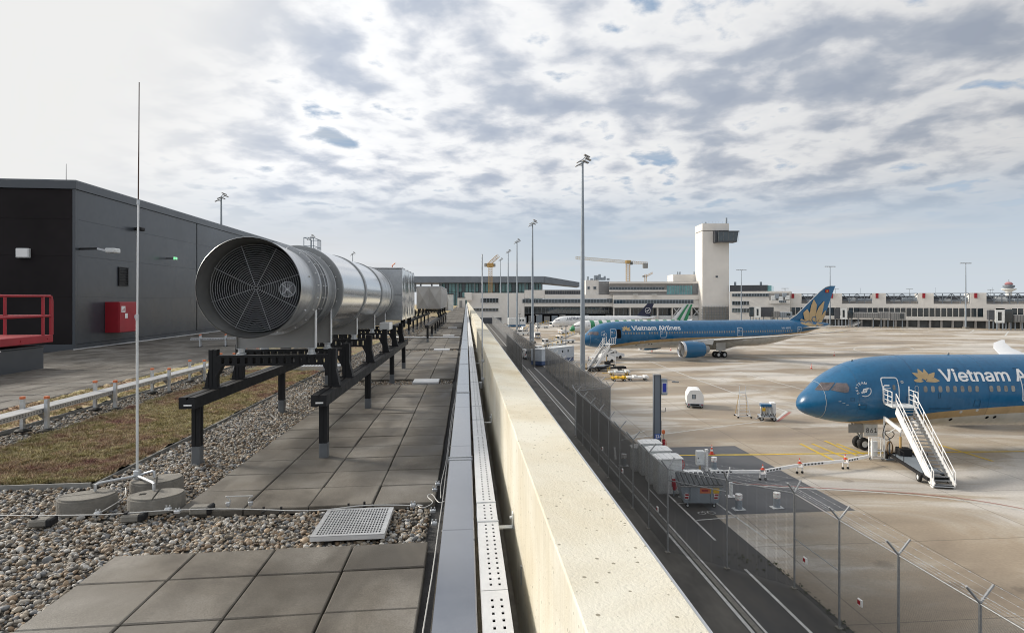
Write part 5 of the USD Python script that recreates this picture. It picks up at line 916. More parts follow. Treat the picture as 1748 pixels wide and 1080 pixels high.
for px, pt, D, l in ((1265.5, 459, 300, 'T shaped floodlight mast just right of the control tower'), (1417, 453, 285, 'T shaped floodlight mast behind the blue tail'), (1648.5, 447, 262, 'T shaped floodlight mast in front of the right terminal wing'), (1340, 491, 430, 'small T shaped mast above the roof left of the blue tail'), (1552.5, 492, 430, 'small T shaped mast above the terminal roof right of the blue tail'), (1691, 493, 430, 'small T shaped mast above the roof left of the far radar tower'), (1426, 492, 450, 'small T shaped mast just right of the blue tail tip')): flood_mast(D, px, pt, l, 'T shaped masts at the terminal', ('T', .8))
# ---------------------------------------------------------------- perimeter fence
M['mesh'] = usdkit.material(stage, '/World/Looks/chain_link', {
 'g': ('geometry', {}), 's': ('separate_xyz', {}), 'h': ('math', {'math_type': 'add'}), 'a': ('math', {'math_type': 'add'}), 'b': ('math', {'math_type': 'subtract'}), 'fa': ('math', {'math_type': 'multiply', 'value2': 27.0}), 'fb': ('math', {'math_type': 'multiply', 'value2': 27.0}), 'pa': ('math', {'math_type': 'fraction'}), 'pb': ('math', {'math_type': 'fraction'}),
 'la': ('math', {'math_type': 'less_than'}), 'lb': ('math', {'math_type': 'less_than'}), 'dn': ('vector_math', {'math_type': 'dot_product'}), 'ab': ('math', {'math_type': 'absolute'}), 'fl': ('math', {'math_type': 'maximum', 'value2': .05}), 'wd': ('math', {'math_type': 'divide', 'value1': .125}), 'wc': ('math', {'math_type': 'minimum', 'value2': .60}), 'mx': ('math', {'math_type': 'maximum'}), 't': ('transparent_bsdf', {}), 'p': ('principled_bsdf', {'base_color': (.125, .128, .132), 'roughness': .6, 'metallic': .2}), 'o': ('mix_closure', {})},
 [('g.position', 's.vector'), ('s.x', 'h.value1'), ('s.y', 'h.value2'), ('h.value', 'a.value1'), ('s.z', 'a.value2'), ('h.value', 'b.value1'), ('s.z', 'b.value2'), ('a.value', 'fa.value1'), ('b.value', 'fb.value1'), ('fa.value', 'pa.value1'), ('fb.value', 'pb.value1'), ('g.incoming', 'dn.vector1'), ('g.normal', 'dn.vector2'), ('dn.value', 'ab.value1'), ('ab.value', 'fl.value1'), ('fl.value', 'wd.value2'), ('wd.value', 'wc.value1'), ('wc.value', 'la.value2'), ('wc.value', 'lb.value2'), ('pa.value', 'la.value1'), ('pb.value', 'lb.value1'), ('la.value', 'mx.value1'), ('lb.value', 'mx.value2'), ('mx.value', 'o.fac'), ('t.BSDF', 'o.closure1'), ('p.BSDF', 'o.closure2')], surface='o.closure')
def fence(label, pts, group=None, spacing=3.05, h=4.2, coil=True, arms=True, lowrail=()):
    P = np.array(pts, float); t = thing('security_fence', label, 'fence', (P[0][0], P[0][1], 0), 0, group); P = P-P[0]; posts = []
    for i in range(len(P)-1):
        L = np.linalg.norm(P[i+1]-P[i]); n = max(1, round(L/spacing)); posts += [P[i]+(P[i+1]-P[i])*k/n for k in range(n)]
    posts.append(P[-1]); posts = np.array(posts)
    for i, q in enumerate(posts):
        d = posts[min(i+1, len(posts)-1)]-posts[max(i-1, 0)]; d = d/np.linalg.norm(d); nr = np.array([-d[1], d[0]]); q3 = np.array([q[0], q[1], 0])
        p_ = MB().tube([q3, q3+[0, 0, h]], .045, 8).build('fence_post', M['post_galv'], t, 40)
        if arms:
            for s in (-1, 1): MB().tube([q3+[0, 0, h-.03], q3+[nr[0]*s*.42, nr[1]*s*.42, h+.46]], .038, 8).build('post_arm', M['post_galv'], t, 40)
        MB().cbox(q3+[-.12, -.12, 0], q3+[.12, .12, .06], .02).build('post_foot', M['conc_grey'], t)
    for i in range(len(P)-1):
        d = P[i+1]-P[i]; L = np.linalg.norm(d); d = d/L; nr = np.array([-d[1], d[0]]); a, b = np.append(P[i], 0), np.append(P[i+1], 0)
        MB().add([a+[0, 0, .08], b+[0, 0, .08], b+[0, 0, h], a+[0, 0, h]], [[0, 1, 2, 3]]).build('mesh_panel', M['mesh'], t)
        MB().tube([a+[0, 0, h-.05], b+[0, 0, h-.05]], .024, 6).build('top_rail', M['post_galv'], t, 40)
        if arms:
            m = MB()
            for s in (-1, 1):
                for u in (.35, .68, 1.0): o = np.array([nr[0]*s*.42*u, nr[1]*s*.42*u, h-.03+.49*u]); m.tube([a+o, b+o], .004, 4, False)
            m.build('barbed_wires', M['post_galv'], t, kind='stuff')
        if coil:        # barbed tape: short bright blades strung along the strands between the arm tips
            m = MB(); rr = random.Random(5)
            for s in (-1, 1):
                for u in (.35, .68, 1.0):
                    o = np.array([nr[0]*s*.42*u, nr[1]*s*.42*u, h-.03+.49*u]); n = int(L/.55)
                    for k in range(n):
                        q = a+o+np.append(d, 0)*(k+rr.random()*.8)*.55; w_ = np.append(d, 0)*rr.uniform(.02, .055); z_ = np.array([nr[0]*.012, nr[1]*.012, rr.uniform(.005, .011)])
                        m.add([q-w_-z_, q+w_-z_, q+w_+z_, q-w_+z_], [[0, 1, 2, 3]])
            m.build('barbed_tape', M['post_galv'], t, kind='stuff')
    return t, posts
FN = [(10.0, 54.9), (9.97, 29.41), (12.13, 27.34), (14.22, 25.12), (14.18, 12.18)]
ft, fp = fence('tall chain link fence with Y shaped arms nearest the parapet, turning at the corner', FN)
# braces, rails and tags on the near fence
q0 = np.array(FN[0])
for a, b, z0, z1 in (((9.97, 32.6), (9.97, 29.45), 2.2, 2.2), ((9.97, 29.45), (12.13, 27.34), 3.6, 3.6), ((14.22, 25.1), (14.21, 21.8), 2.2, 2.2), ((14.2, 15.2), (14.2, 14.0), 3.3, 1.6), ((14.2, 15.2), (14.2, 16.6), 3.3, 1.6)): MB().tube([(a[0]-10, a[1]-54.9, z0), (b[0]-10, b[1]-54.9, z1)], .024, 7).build('brace', M['post_galv'], ft, 40)
for x, y in ((9.95, 31.0), (14.17, 20.6), (14.17, 24.2), (9.95, 38.2), (9.95, 44)): MB().cbox((x-10-.02, y-54.9-.12, 1.5), (x-10+.05, y-54.9+.12, 1.75), .01).build('warning_tag', M['white_paint'], ft); B((x-10+.0505, y-54.9-.05, 1.55), (x-10+.055, y-54.9+.11, 1.70)).build('tag_mark', M['red_paint'], ft); B((x-10-.0255, y-54.9-.05, 1.55), (x-10-.0205, y-54.9+.11, 1.70)).build('tag_mark', M['red_paint'], ft)
fence('chain link fence with coiled wire in front of the nearest mast and white containers', [(10.0, 55.6), (13.8, 57.6), (13.8, 106.0)], None, 3.9, coil=True)
fence('dense grey fence farther up the road, left of the parked vans', [(9.55, 104.5), (9.62, 146)], None, 3.5, coil=False)
fence('farthest fence line along the road towards the terminal', [(12.6, 112), (12.6, 172), (12.9, 305)], None, 4.5, coil=False)
# ---------------------------------------------------------------- helpers for apron equipment
def ap(px, py, z=0.0): q = onz(px, py, z); return np.array([q[0], q[1], 0.0])
def cone(px, py, label, h=.75):
    t = thing('traffic_cone', label, 'traffic cone', ap(px, py)); MB().cbox((-.2, -.2, 0), (.2, .2, .05), .015).build('base', M['red_paint'], t)
    for i, (a, b) in enumerate(((.05, .27), (.271, .42), (.421, .56), (.561, .66), (.661, h))):
        r = lambda z: .15*(1-z/h*.82); MB().lathe([(r(a), a), (r(b), b)]+([(0, b)] if i == 4 else []), (0, 0, 0), (0, 0, 1), 18).build('cone_band', M['line_orange'] if i % 2 == 0 else M['white_paint'], t, 40)
M['line_orange'] = pm('cone_orange', (.62, .07, .03), .5, 0, .1, 6)
cone(1215, 775, 'red and white cone standing by the yellow line beside the white cabinet'); 
for px, py, l in ((1113, 600, 'small cone under the far airliner, left one'), (1145, 598, 'small cone under the far airliner, right one'), (1385, 629, 'tiny cone left of the near airliner nose'), (1424, 607, 'tiny cone on the apron above the near airliner nose')): cone(px, py, l, .9)
def bollard(px, py, label, d=None):
    t = thing('bollard', label, 'bollard', ap(px, py), 0, 'grey bollards with striped caps'); MB().cbox((-.36, -.26, 0), (.36, .26, .05), .02).build('foot', M['white_dirty'], t)
    MB().lathe([(.20, .05), (.20, .60), (.18, .62), (0, .62)], (0, 0, 0), (0, 0, 1), 24).build('body', M['mast'], t, 40); MB().lathe([(.212, .60), (.212, .90), (.205, .92), (0, .92)], (0, 0, 0), (0, 0, 1), 24).build('cap', M['white_paint'], t, 40)
    for k in range(5):
        th = np.linspace(0, .62, 5); V = []
        for a in th:
            for z, o in ((.62, 0), (.88, .45)): V.append((.2145*math.cos(a+o+k*1.256), .2145*math.sin(a+o+k*1.256), z))
        MB().add(V, [[2*i, 2*i+2, 2*i+3, 2*i+1] for i in range(4)]).build('red_stripe', M['red_paint'], t)
for px, py, l in ((1261, 869, 'grey bollard right of the dumpster'), (1326, 866, 'grey bollard farthest right on the asphalt patch'), (1219, 801, 'grey bollard behind the white pipe'), (1065, 795, 'grey bollard behind the near fence left of the white cabinets')): bollard(px, py, l)
t = thing('hydrant_post', 'slim white post with square foot between the dumpster and the bollards', 'post', ap(1248, 847)); MB().cbox((-.3, -.25, 0), (.3, .25, .05), .015).build('foot', M['white_paint'], t); MB().cbox((-.10, -.10, .05), (.10, .10, .80), .03).build('column', M['white_paint'], t); MB().cbox((-.12, -.12, .801), (.12, .12, .92), .03).build('cap', M['white_dirty'], t)
# transformer cabinets
cl = ['small pale cabinet, leftmost behind the fence', 'white cabinet block farthest back in the row of three', 'middle white cabinet of the row of three', 'nearest white cabinet of the row, right of the fence post']
for (px, py, w, d, h), l in zip(((1092, 806, 1.0, .8, 1.8), (1112, 813, 1.45, 1.0, 2.35), (1127, 828, 1.5, 1.1, 2.35), (1144, 845, 1.6, 1.15, 2.35)), cl):
    t = thing('cabinet', l, 'cabinet', ap(px, py), -3, 'white equipment cabinets'); MB().cbox((-w/2, 0, .08), (w/2, d, h), .03).build('housing', M['white_dirty'], t); B((-w/2+.05, .05, 0), (w/2-.05, d-.05, .079)).build('plinth', M['conc_grey'], t)
    MB().hexa([[-w/2-.08, -.08, h], [w/2+.08, -.08, h], [w/2+.08, d+.08, h], [-w/2-.08, d+.08, h]], [[-w/2+.2, .3, h+.16], [w/2-.2, .3, h+.16], [w/2-.2, d-.3, h+.16], [-w/2+.2, d-.3, h+.16]]).build('roof', M['white_paint'], t)
    for k in range(2): MB().cbox((-w/2+.04+k*(w/2-.02), -.03, .2), (-w/2+.04+k*(w/2-.02)+w/2-.06, -.002, h-.12), .008).build('door', M['white_dirty'], t); MB().tube([(-.08+k*.16, -.05, h*.45), (-.08+k*.16, -.05, h*.55)], .018, 6).build('handle', M['mast'], t)
    MB().cbox((-w/2-.03, .1, .2), (-w/2-.002, d-.1, h-.12), .008).build('side_panel', M['white_dirty'], t)
for (px, py), l in zip(((1150, 846), (1163, 810), (1133, 772)), ('red fire extinguisher hanging at the nearest cabinet', 'red hose reel figure standing behind the cabinets', 'small red extinguisher box at the foot of the dark pylon')):
    t = thing('fire_extinguisher', l, 'fire extinguisher', ap(px, py)); MB().tube([(0, 0, 0), (0, 0, .45)], .04, 8).build('stand', M['mast'], t); MB().lathe([(0, .40), (.10, .42), (.11, .82), (.07, .92), (.03, .96), (0, .96)], (0, -.1, 0), (0, 0, 1), 16).build('cylinder', M['red_paint'], t, 40); MB().tube([(.03, -.1, .95), (.15, -.12, 1.02), (.17, -.15, .7), (.13, -.15, .5)], .02, 6).build('hose', M['line_orange'], t, 40); MB().cbox((-.13, -.02, .6), (.13, .03, 1.1), .02).build('back_board', M['red_paint'], t)
# dumpster
t = thing('dumpster', 'grey wheeled dumpster with ribbed dark lid and orange and yellow sticker', 'dumpster', ap(1198, 868), -8)
w, d = 2.55, 1.55
MB().hexa([[-w/2+.25, .15, .3], [w/2-.25, .15, .3], [w/2-.25, d-.15, .3], [-w/2+.25, d-.15, .3]], [[-w/2, 0, 1.32], [w/2, 0, 1.32], [w/2, d, 1.32], [-w/2, d, 1.32]]).build('body', M['mast'], t)
MB().cbox((-w/2-.05, -.06, 1.321), (w/2+.05, .06, 1.40), .02).build('rim', M['plinth'], t)
M['lid'] = pm('dark_grey_lid', (.055, .06, .065), .55, 0, .15, 3)
for k in range(9): a = -w/2-.03+k*(w+.06)/9; MB().hexa([[a+.01, -.05, 1.402], [a+w/9-.01, -.05, 1.402], [a+w/9-.01, d+.03, 1.70], [a+.01, d+.03, 1.70]], [[a+.05, -.05, 1.47], [a+w/9-.05, -.05, 1.47], [a+w/9-.05, d+.03, 1.78], [a+.05, d+.03, 1.78]]).build('lid_panel', M['lid'], t)
for s in (-1, 1): MB().add([[s*w/2, .02, 1.33], [s*w/2, d-.02, 1.33], [s*w/2, d-.02, 1.69], [s*w/2, .0, 1.41]], [[0, 1, 2, 3]]).build('lid_side', M['mast'], t)
Mf = frame((-.05, -.006, .92), (1, 0, 0), (0, -.14, .99))
def front(z0, z1, x0, x1, off=.012): f = lambda z: .15*(1.32-z)/1.02; return MB().hexa([[x0, f(z0)-off, z0], [x1, f(z0)-off, z0], [x1, f(z0)-.001, z0], [x0, f(z0)-.001, z0]], [[x0, f(z1)-off, z1], [x1, f(z1)-off, z1], [x1, f(z1)-.001, z1], [x0, f(z1)-.001, z1]])
front(.92, 1.25, -.10, .50).build('orange_sticker', M['orange'], t); front(.92, 1.25, .505, 1.05).build('yellow_sticker', M['yellow'], t); front(1.04, 1.16, .0, .40, .016).build('sticker_print', M['red_paint'], t)
for s in (-1, 1): front(.55, .9, s*.88-.13, s*.88+.13, .014).build('hazard_plate', M['white_paint'], t); front(.58, .7, s*.88-.12, s*.88+.10, .018).build('hazard_stripe', M['red_paint'], t); front(.76, .88, s*.88-.10, s*.88+.12, .018).build('hazard_stripe', M['red_paint'], t)
for x in (-.8, .8):
    for y in (.25, d-.25): wheel(t, (x, y, .13), .13, .08); MB().bar((x, y, .15), (x, y, .31), .08).build('caster', M['mast'], t)
for x in (-.62, .62): front(.42, 1.30, x-.06, x+.06, .06).build('rib', M['mast'], t)
# cabinet with white cable chain beside it
t = thing('control_cabinet', 'pale control cabinet with a white cable stack on its right side', 'control cabinet', ap(1197, 806), -6); MB().cbox((-.32, 0, .5), (.26, .4, 1.55), .03).build('housing', M['white_dirty'], t); MB().cbox((-.29, -.02, .54), (.23, -.002, 1.5), .01).build('door', M['white_dirty'], t); MB().bar((-.05, .2, 0), (-.05, .2, .5), .12).build('leg', M['crane_yellow'], t); B((-.25, -.03, 1.0), (-.19, -.021, 1.1)).build('lock', M['dark_hole'], t)
for k in range(13): MB().cbox((.32, 0, .08+k*.125), (.52, .25, .08+k*.125+.095), .015).build('chain_link', M['white_paint'], t)
for (px, py, w, h), l in zip(((1187, 826, 1.15, .75), (1203, 829, 1.05, .6)), ('white flat box behind the dumpster, left one', 'white flat box behind the dumpster, right and lower one')): t = thing('box', l, 'box', ap(px, py), -6); MB().cbox((-w/2, 0, 0), (w/2, .9, h-.08), .03).build('housing', M['white_dirty'], t); MB().cbox((-w/2-.05, -.05, h-.079), (w/2+.05, .95, h), .02).build('lid', M['white_paint'], t)
# articulated white supply arm with little carriages and cones
sp = thing('supply_arm', 'white articulated supply arm snaking over the ground from the cabinet to the nose wheel', 'supply arm'); nodes = [(1208, 805), (1302, 804), (1365, 793), (1443, 786), (1484, 778)]
zz2 = .62; pts = [onz(x, y, zz2) for x, y in nodes]
for i, (a, b) in enumerate(zip(pts[:-1], pts[1:])):
    d = (b-a)/np.linalg.norm(b-a); MB().bar(a+d*.18, b-d*.18, .12, .20).build('beam', M['white_paint'], sp); m = MB(); L = np.linalg.norm(b-a)-.6; nn = int(L/.55); nr = np.array([-d[1], d[0], 0]); nr *= -1 if nr[1] > 0 else 1
    for k in range(nn): q = a+d*(.35+k*.30)+nr*.072; m.bar(q, q+d*.14, .01, .10)
    m.build('beam_slots', M['dark_hole'], sp, kind='stuff')
for i, q in enumerate(pts[1:4]):
    MB().cbox(q+[-.2, -.2, -.18], q+[.2, .2, -.12], .02).build('carriage', M['white_paint'], sp)
    for s in (-1, 1):
        MB().bar(q+[s*.2, 0, -.52], q+[s*.2, 0, -.1], .06).build('carriage_leg', M['white_paint'], sp); MB().lathe([(0, -.04), (.09, -.04), (.09, .04), (0, .04)], (q[0]+s*.2, q[1], .09), (0, 1, 0), 14).build('caster', M['rubber'], sp)
    cb = thing('traffic_cone', ['small orange cone on the supply arm joint nearest the cabinet', 'small orange cone on the middle joint of the supply arm', 'small orange cone on the supply arm joint nearest the nose wheel'][i], 'traffic cone', q+[0, 0, .121]); MB().cbox((-.14, -.14, 0), (.14, .14, .03), .01).build('base', M['line_orange'], cb)
    for j, (z0, z1) in enumerate(((.03, .15), (.151, .25), (.251, .38))): MB().lathe([(.10*(1-z0*2.2), z0), (.10*(1-z1*2.2), z1)], (0, 0, 0), (0, 0, 1), 14).build('cone_band', M['line_orange'] if j != 1 else M['white_paint'], cb, 40)
# docking guidance pylon
py_ = thing('docking_pylon', 'dark grey square pylon with a blue display panel standing on the asphalt', 'pylon', ap(1121, 782), -6); zt = ZE-(638-PY)/F*49.0
B((-.26, -.26, 0), (.26, .26, zt)).build('column', M['grey_roof'], py_)
for s in (-1, 1): B((s*.26-.03, -.30, 0), (s*.26+.03, -.261, zt)).build('edge_rail', M['dark_clad'], py_)
MB().cbox((-.30, -.30, zt+.002), (.30, .30, zt+.06), .02).build('cap', M['plinth'], py_)
MB().cbox((.29, -.28, zt-1.55), (.80, .25, zt-.30), .03).build('display_box', M['mast'], py_); B((.34, -.31, zt-1.40), (.76, -.281, zt-.55)).build('display_frame', M['white_dirty'], py_); B((.40, -.322, zt-1.32), (.70, -.311, zt-.62)).build('display_screen', M['blue_glow'], py_)
MB().tube([(.8, 0, zt-.35), (1.4, 0, zt-.48), (1.5, 0, zt-.5)], .02, 6).build('lamp_arm', M['mast'], py_); MB().cbox((1.2, -.16, zt-.60), (1.75, .1, zt-.50), .03).build('lamp_head', M['plinth'], py_)
MB().tube([(.26, 0, zt-2.9), (.68, 0, zt-2.9), (.70, 0, zt-2.6)], .035, 6).build('hook', M['plinth'], py_); MB().cbox((.27, -.1, zt-4.6), (.36, .12, zt-3.6), .02).build('terminal_strip', M['dark_hole'], py_)
for a, txt, x in ((0, '1', -.22), (1, '16', -.08)):
    B((x, -.31, 1.62), (x+(.10 if a == 0 else .30), -.3005, 2.02)).build('number_plate', M['plate_blue'], py_); tm = meshkit.text_mesh(txt, .22, .006, True); v = np.array(tm.vertices); MB().add(np.c_[v[:, 0]+x+.03, -.3115-v[:, 2], v[:, 1]+1.71], tm.faces).build('number', M['white_paint'], py_)
t = thing('warning_lamp', 'small orange warning lamp on a thin stem right of the dark pylon', 'lamp', ap(1132.5, 755)); MB().tube([(0, 0, 0), (0, 0, .75)], .03, 6).build('stem', M['plinth'], t); MB().lathe([(0, .74), (.13, .78), (.15, 1.0), (.1, 1.12), (0, 1.14)], (0, 0, 0), (0, 0, 1), 14).build('lamp', M['orange'], t, 40)
# ground power unit
t = thing('ground_power_unit', 'rounded white ground power trailer with grey base and small wheels', 'power unit', ap(1187, 697), -16); w, d, h = 1.75, 3.0, 2.05
sec = Polygon([(-w/2, .62), (w/2, .62), (w/2, 1.45), (w/2-.30, h-.06), (w/2-.5, h), (-w/2+.5, h), (-w/2+.30, h-.06), (-w/2, 1.45)]).buffer(.06)
MB().prism(sec, d, np.array([[1, 0, 0, 0], [0, 0, 1, 0], [0, 1, 0, 0], [0, 0, 0, 1.0]])).build('canopy', M['white_paint'], t); MB().cbox((-w/2-.03, -.02, .28), (w/2+.03, d, .55), .03).build('chassis', M['mast'], t); MB().cbox((-.55, -.04, .36), (.45, -.021, .52), .01).build('grille', M['dark_hole'], t)
MB().cbox((-.38, -.03, 1.12), (.05, -.002, 1.62), .02).build('window', M['glass_dark'], t); B((-.34, -.034, 1.16), (-.02, -.031, 1.58)).build('window_blind', M['mast'], t); MB().cbox((w/2+.062, .2, .7), (w/2+.085, d-.3, 1.35), .02).build('side_panel', M['dark_clad'], t)
for s in (-1, 1): B((s*.75-.08, -.045, .38), (s*.75+.08, -.022, .5)).build('tail_lamp', M['red_paint'], t)
for x in (-.72, .72):
    for y in (.45, d-.45): wheel(t, (x, y, .2), .2, .14); 
wl = t
# maintenance ladder
t = thing('maintenance_steps', 'tall narrow wheeled maintenance ladder with yellow braces on the open apron', 'ladder', ap(1269, 712), -10); 
for s in (-1, 1):
    MB().tube([(s*.62, -.5, .2), (s*.32, .35, 2.55), (s*.32, .35, 3.3)], .035, 6).build('stile', M['galv_bright'], t, 40); MB().tube([(s*.62, .9, .2), (s*.36, .4, 2.4)], .03, 6).build('brace', M['crane_yellow'], t, 40); MB().tube([(s*.66, -.55, .2), (s*.66, .95, .2)], .035, 6).build('base_bar', M['galv_bright'], t, 40)
    for y in (-.5, .9): MB().lathe([(0, -.03), (.1, -.03), (.1, .03), (0, .03)], (s*.68, y, .1), n=12).build('caster', M['rubber'], t)
for k in range(8): f_ = k/8; x = .58-.28*f_; MB().bar((-x, -.5+.85*f_, .25+2.3*f_), (x, -.5+.85*f_, .25+2.3*f_), .05, .03).build('rung', M['galv_bright'], t)
for y in (-.5, .9): MB().tube([(-.66, y, .2), (.66, y, .2)], .03, 6).build('cross_bar', M['galv_bright'], t, 40)
B((-.34, .3, 2.55), (.34, .75, 2.59)).build('platform', M['galv'], t)
# bottle cart
t = thing('service_cart', 'white wheeled service cart with blue top and yellow tag among hoses near the nose', 'service cart', ap(1312, 719), -16)
MB().cbox((-.85, 0, .35), (.75, 1.5, .5), .03).build('chassis', M['galv'], t); MB().cbox((-.75, .1, 1.45), (.35, .9, 1.75), .05).build('blue_top', M['vn_blue_flat'], t); MB().cbox((.3, .5, .55), (.85, 1.4, 1.85), .05).build('white_tank', M['white_paint'], t); MB().cbox((-.6, .06, 1.05), (-.3, .095, 1.38), .01).build('yellow_tag', M['yellow'], t)
for k in range(5): MB().lathe([(0, .5), (.13, .5), (.13, 1.3), (.06, 1.42), (0, 1.44)], (-.65+k*.26, .35+.1*(k % 2), 0), (0, 0, 1), 14).build('bottle', M['white_dirty'] if k % 2 else M['galv'], t, 40)
for x in (-.65, .6):
    for y in (.2, 1.3): wheel(t, (x, y, .22), .22, .12)
for k in range(3): MB().tube([(-.7+k*.5, .05, .6), (-.6+k*.5, -.12, .9), (-.4+k*.5, -.1, .5), (-.3+k*.5, .05, .8)], .03, 6).build('hose', M['dark_hole'], t, 40)
MB().bar((-.85, .2, .42), (-1.3, .0, .2), .06).build('tow_bar', M['galv'], t)
# power stand at the nose gear: white frame with hanging brown hoses
t = thing('power_stand', 'white framed power stand with coiled brown cables beside the nose wheel', 'power stand', ap(1489, 786), -6); 
for x in (0, .95):
    for y in (0, .5): MB().bar((x, y, .15), (x, y, 1.75), .07).build('frame_post', M['white_paint'], t)
for z in (.18, .75, 1.72):
    MB().bar((0, 0, z), (.95, 0, z), .06).build('frame_bar', M['white_paint'], t); MB().bar((0, .5, z), (.95, .5, z), .06).build('frame_bar', M['white_paint'], t)
MB().cbox((.1, .1, .3), (.5, .45, 1.5), .03).build('box', M['white_dirty'], t)
for k in range(6): a = np.linspace(0, 2*PI, 21); MB().tube(np.c_[1.45+.06*k*np.ones(21)*.5+.22*np.cos(a), np.full(21, .1+.06*k), .95+.5*np.sin(a)], .035, 6, False).build('cable_coil', M['hose_brown'], t, True)
MB().bar((1.5, .25, .1), (1.5, .25, 1.75), .08).build('pole', M['mast'], t); MB().tube(smooth([(1.5, .25, 1.7), (1.3, .2, 2.3), (1.9, .3, 2.0), (1.2, .2, 1.6), (1.25, .3, 2.9)]), .03, 6).build('hanging_cable', M['dark_hole'], t, True); MB().cbox((1.2, .1, .0), (1.8, .4, .1), .02).build('foot', M['mast'], t)
for x in (0, .95): wheel(t, (x, .25, .1), .1, .08)
M['step_grey'] = pm('dark_step_tread', (.20, .21, .22), .6, .3, .15, 4)
# ---------------------------------------------------------------- passenger stairs
def stairs(label, loc, rz, H, run, wdt=1.32):
    t = thing('passenger_stairs', label, 'passenger stairs', loc, rz, 'white wheeled passenger stairs'); pw = 1.75; nst = 21; hw = wdt/2; hp = .92; hc = .92
    # local: +x from the aircraft out to the foot, platform over x 0..pw
    MB().cbox((0, -hp, H-.12), (pw, hp, H), .02).build('platform', M['white_dirty'], t); MB().cbox((-.25, -hp+.1, H-.10), (-.002, hp-.1, H-.02), .03).build('bumper', M['plinth'], t)
    dx, dz = run/nst, (H-.25)/nst
    for s in (-1, 1):
        MB().bar((pw, s*(hw-.03), H-.28), (pw+run, s*(hw-.03), .12), .07, .62).build('stringer', M['white_paint'], t)
        top = np.array([pw+.05, s*hw, H+1.0]); bot = np.array([pw+run-.25, s*hw, .25+1.05])
        for f_, nm in ((1.0, 'handrail'), (.52, 'mid_rail')): MB().tube([top-[0, 0, 1.0*(1-f_)], bot-[0, 0, 1.0*(1-f_)]], .032, 6).build(nm, M['white_paint'], t, 40)
        for k in range(5): f_ = k/4; p = top+(bot-top)*f_; MB().bar(p-[0, 0, 1.08], p, .055).build('rail_post', M['white_paint'], t)
        MB().tube([bot, bot+[.28, 0, -.18], bot+[.28, 0, -.85]], .032, 6).build('rail_end', M['white_paint'], t, 40)
        for z in (.35, .7, 1.1): MB().tube([(.05, s*hp, H+z), (pw+.02, s*hp, H+z)], .028, 6).build('platform_rail', M['white_paint'], t, 40)
        for x in (.05, pw*.5, pw): MB().bar((x, s*hp, H), (x, s*hp, H+1.12 if x > .1 else H+1.35), .055).build('platform_post', M['white_paint'], t)
    for k in range(nst): x = pw+(k+.5)*dx; z = H-.1-(k+.5)*dz; MB().cbox((x-dx*.46, -hw+.07, z-.03), (x+dx*.46, hw-.07, z), .006).build('step', M['step_grey'], t)
    # chassis
    for s in (-1, 1): MB().bar((.2, s*(hc-.15), .46), (pw+run-.5, s*(hc-.15), .46), .14, .2).build('chassis_beam', M['black_steel'], t)
    for x in (.4, 1.6, 3.0, 4.4, pw+run-.8): MB().bar((x, -hc+.2, .46), (x, hc-.2, .46), .12, .14).build('cross_member', M['black_steel'], t)
    for x in (.55, pw+run-1.5):
        for s in (-1, 1): wheel(t, (x, s*(hc+.02), .32), .32, .2)
    B((1.2, -hc+.22, .565), (pw+run-1.6, hc-.22, .60)).build('deck_plate', M['mast'], t); MB().cbox((1.0, -.45, .61), (1.9, .45, 1.15), .04).build('engine_box', M['black_steel'], t)
    for s in (-1, 1):
        MB().bar((.10, s*(hp+.06), .5), (.35, s*(hp+.06), H-1.1), .13).build('support_leg', M['white_paint'], t); MB().bar((.30, s*(hp+.06), H-1.15), (pw+1.25, s*(hw+.08), H-1.62), .12, .26).build('support_arm', M['white_paint'], t); MB().bar((.3, s*(hp+.02), H*.42), (pw+.5, s*(hw+.08), H-1.5), .06).build('support_brace', M['white_dirty'], t)
    MB().tube([(1.4, -.2, .6), (1.4, -.2, 2.0)], .09, 10).build('jack_cylinder', M['crane_yellow'], t, 40); MB().tube([(1.4, -.2, 2.0), (1.45, -.2, H-.8)], .035, 8).build('jack_rod', M['galv'], t, 40)
    for s in (-1, 1): MB().tube([(2.1, s*.8, .6), (2.1, s*.8, 1.3), (3.6, s*.8, 1.3), (3.6, s*.8, .6)], .025, 6).build('guard_rail', M['black_steel'], t, 40)
    MB().cbox((pw+run-.55, -hw-.02, .10), (pw+run+.05, hw+.02, .17), .02).build('foot_step', M['galv'], t)
    return t
dcen = (DX0+DX1)/2+.25; sd = float(f787.side(dcen, DZ0+.1)); pl_ = np.array([N0[0]+cr*dcen+sr*(sd+.25), N0[1]+sr*dcen-cr*(sd+.25), 0])
ftp = ap(1612, 834)
vec = ftp-pl_; RZS = math.degrees(math.atan2(vec[1], vec[0])); run = float(np.linalg.norm(vec[:2]))-1.75
near_st = stairs('white passenger stairs docked at the front door of the near airliner', pl_, RZS, f787.zc+DZ0-.05, run)
a = W(1043, 577, 114.0); b = ap(1004, 634); v = b-np.array([a[0], a[1], 0]); dup(near_st, (a[0], a[1], 0), math.degrees(math.atan2(v[1], v[0])), 'white passenger stairs in front of the farther airliner, beside the nearest mast')
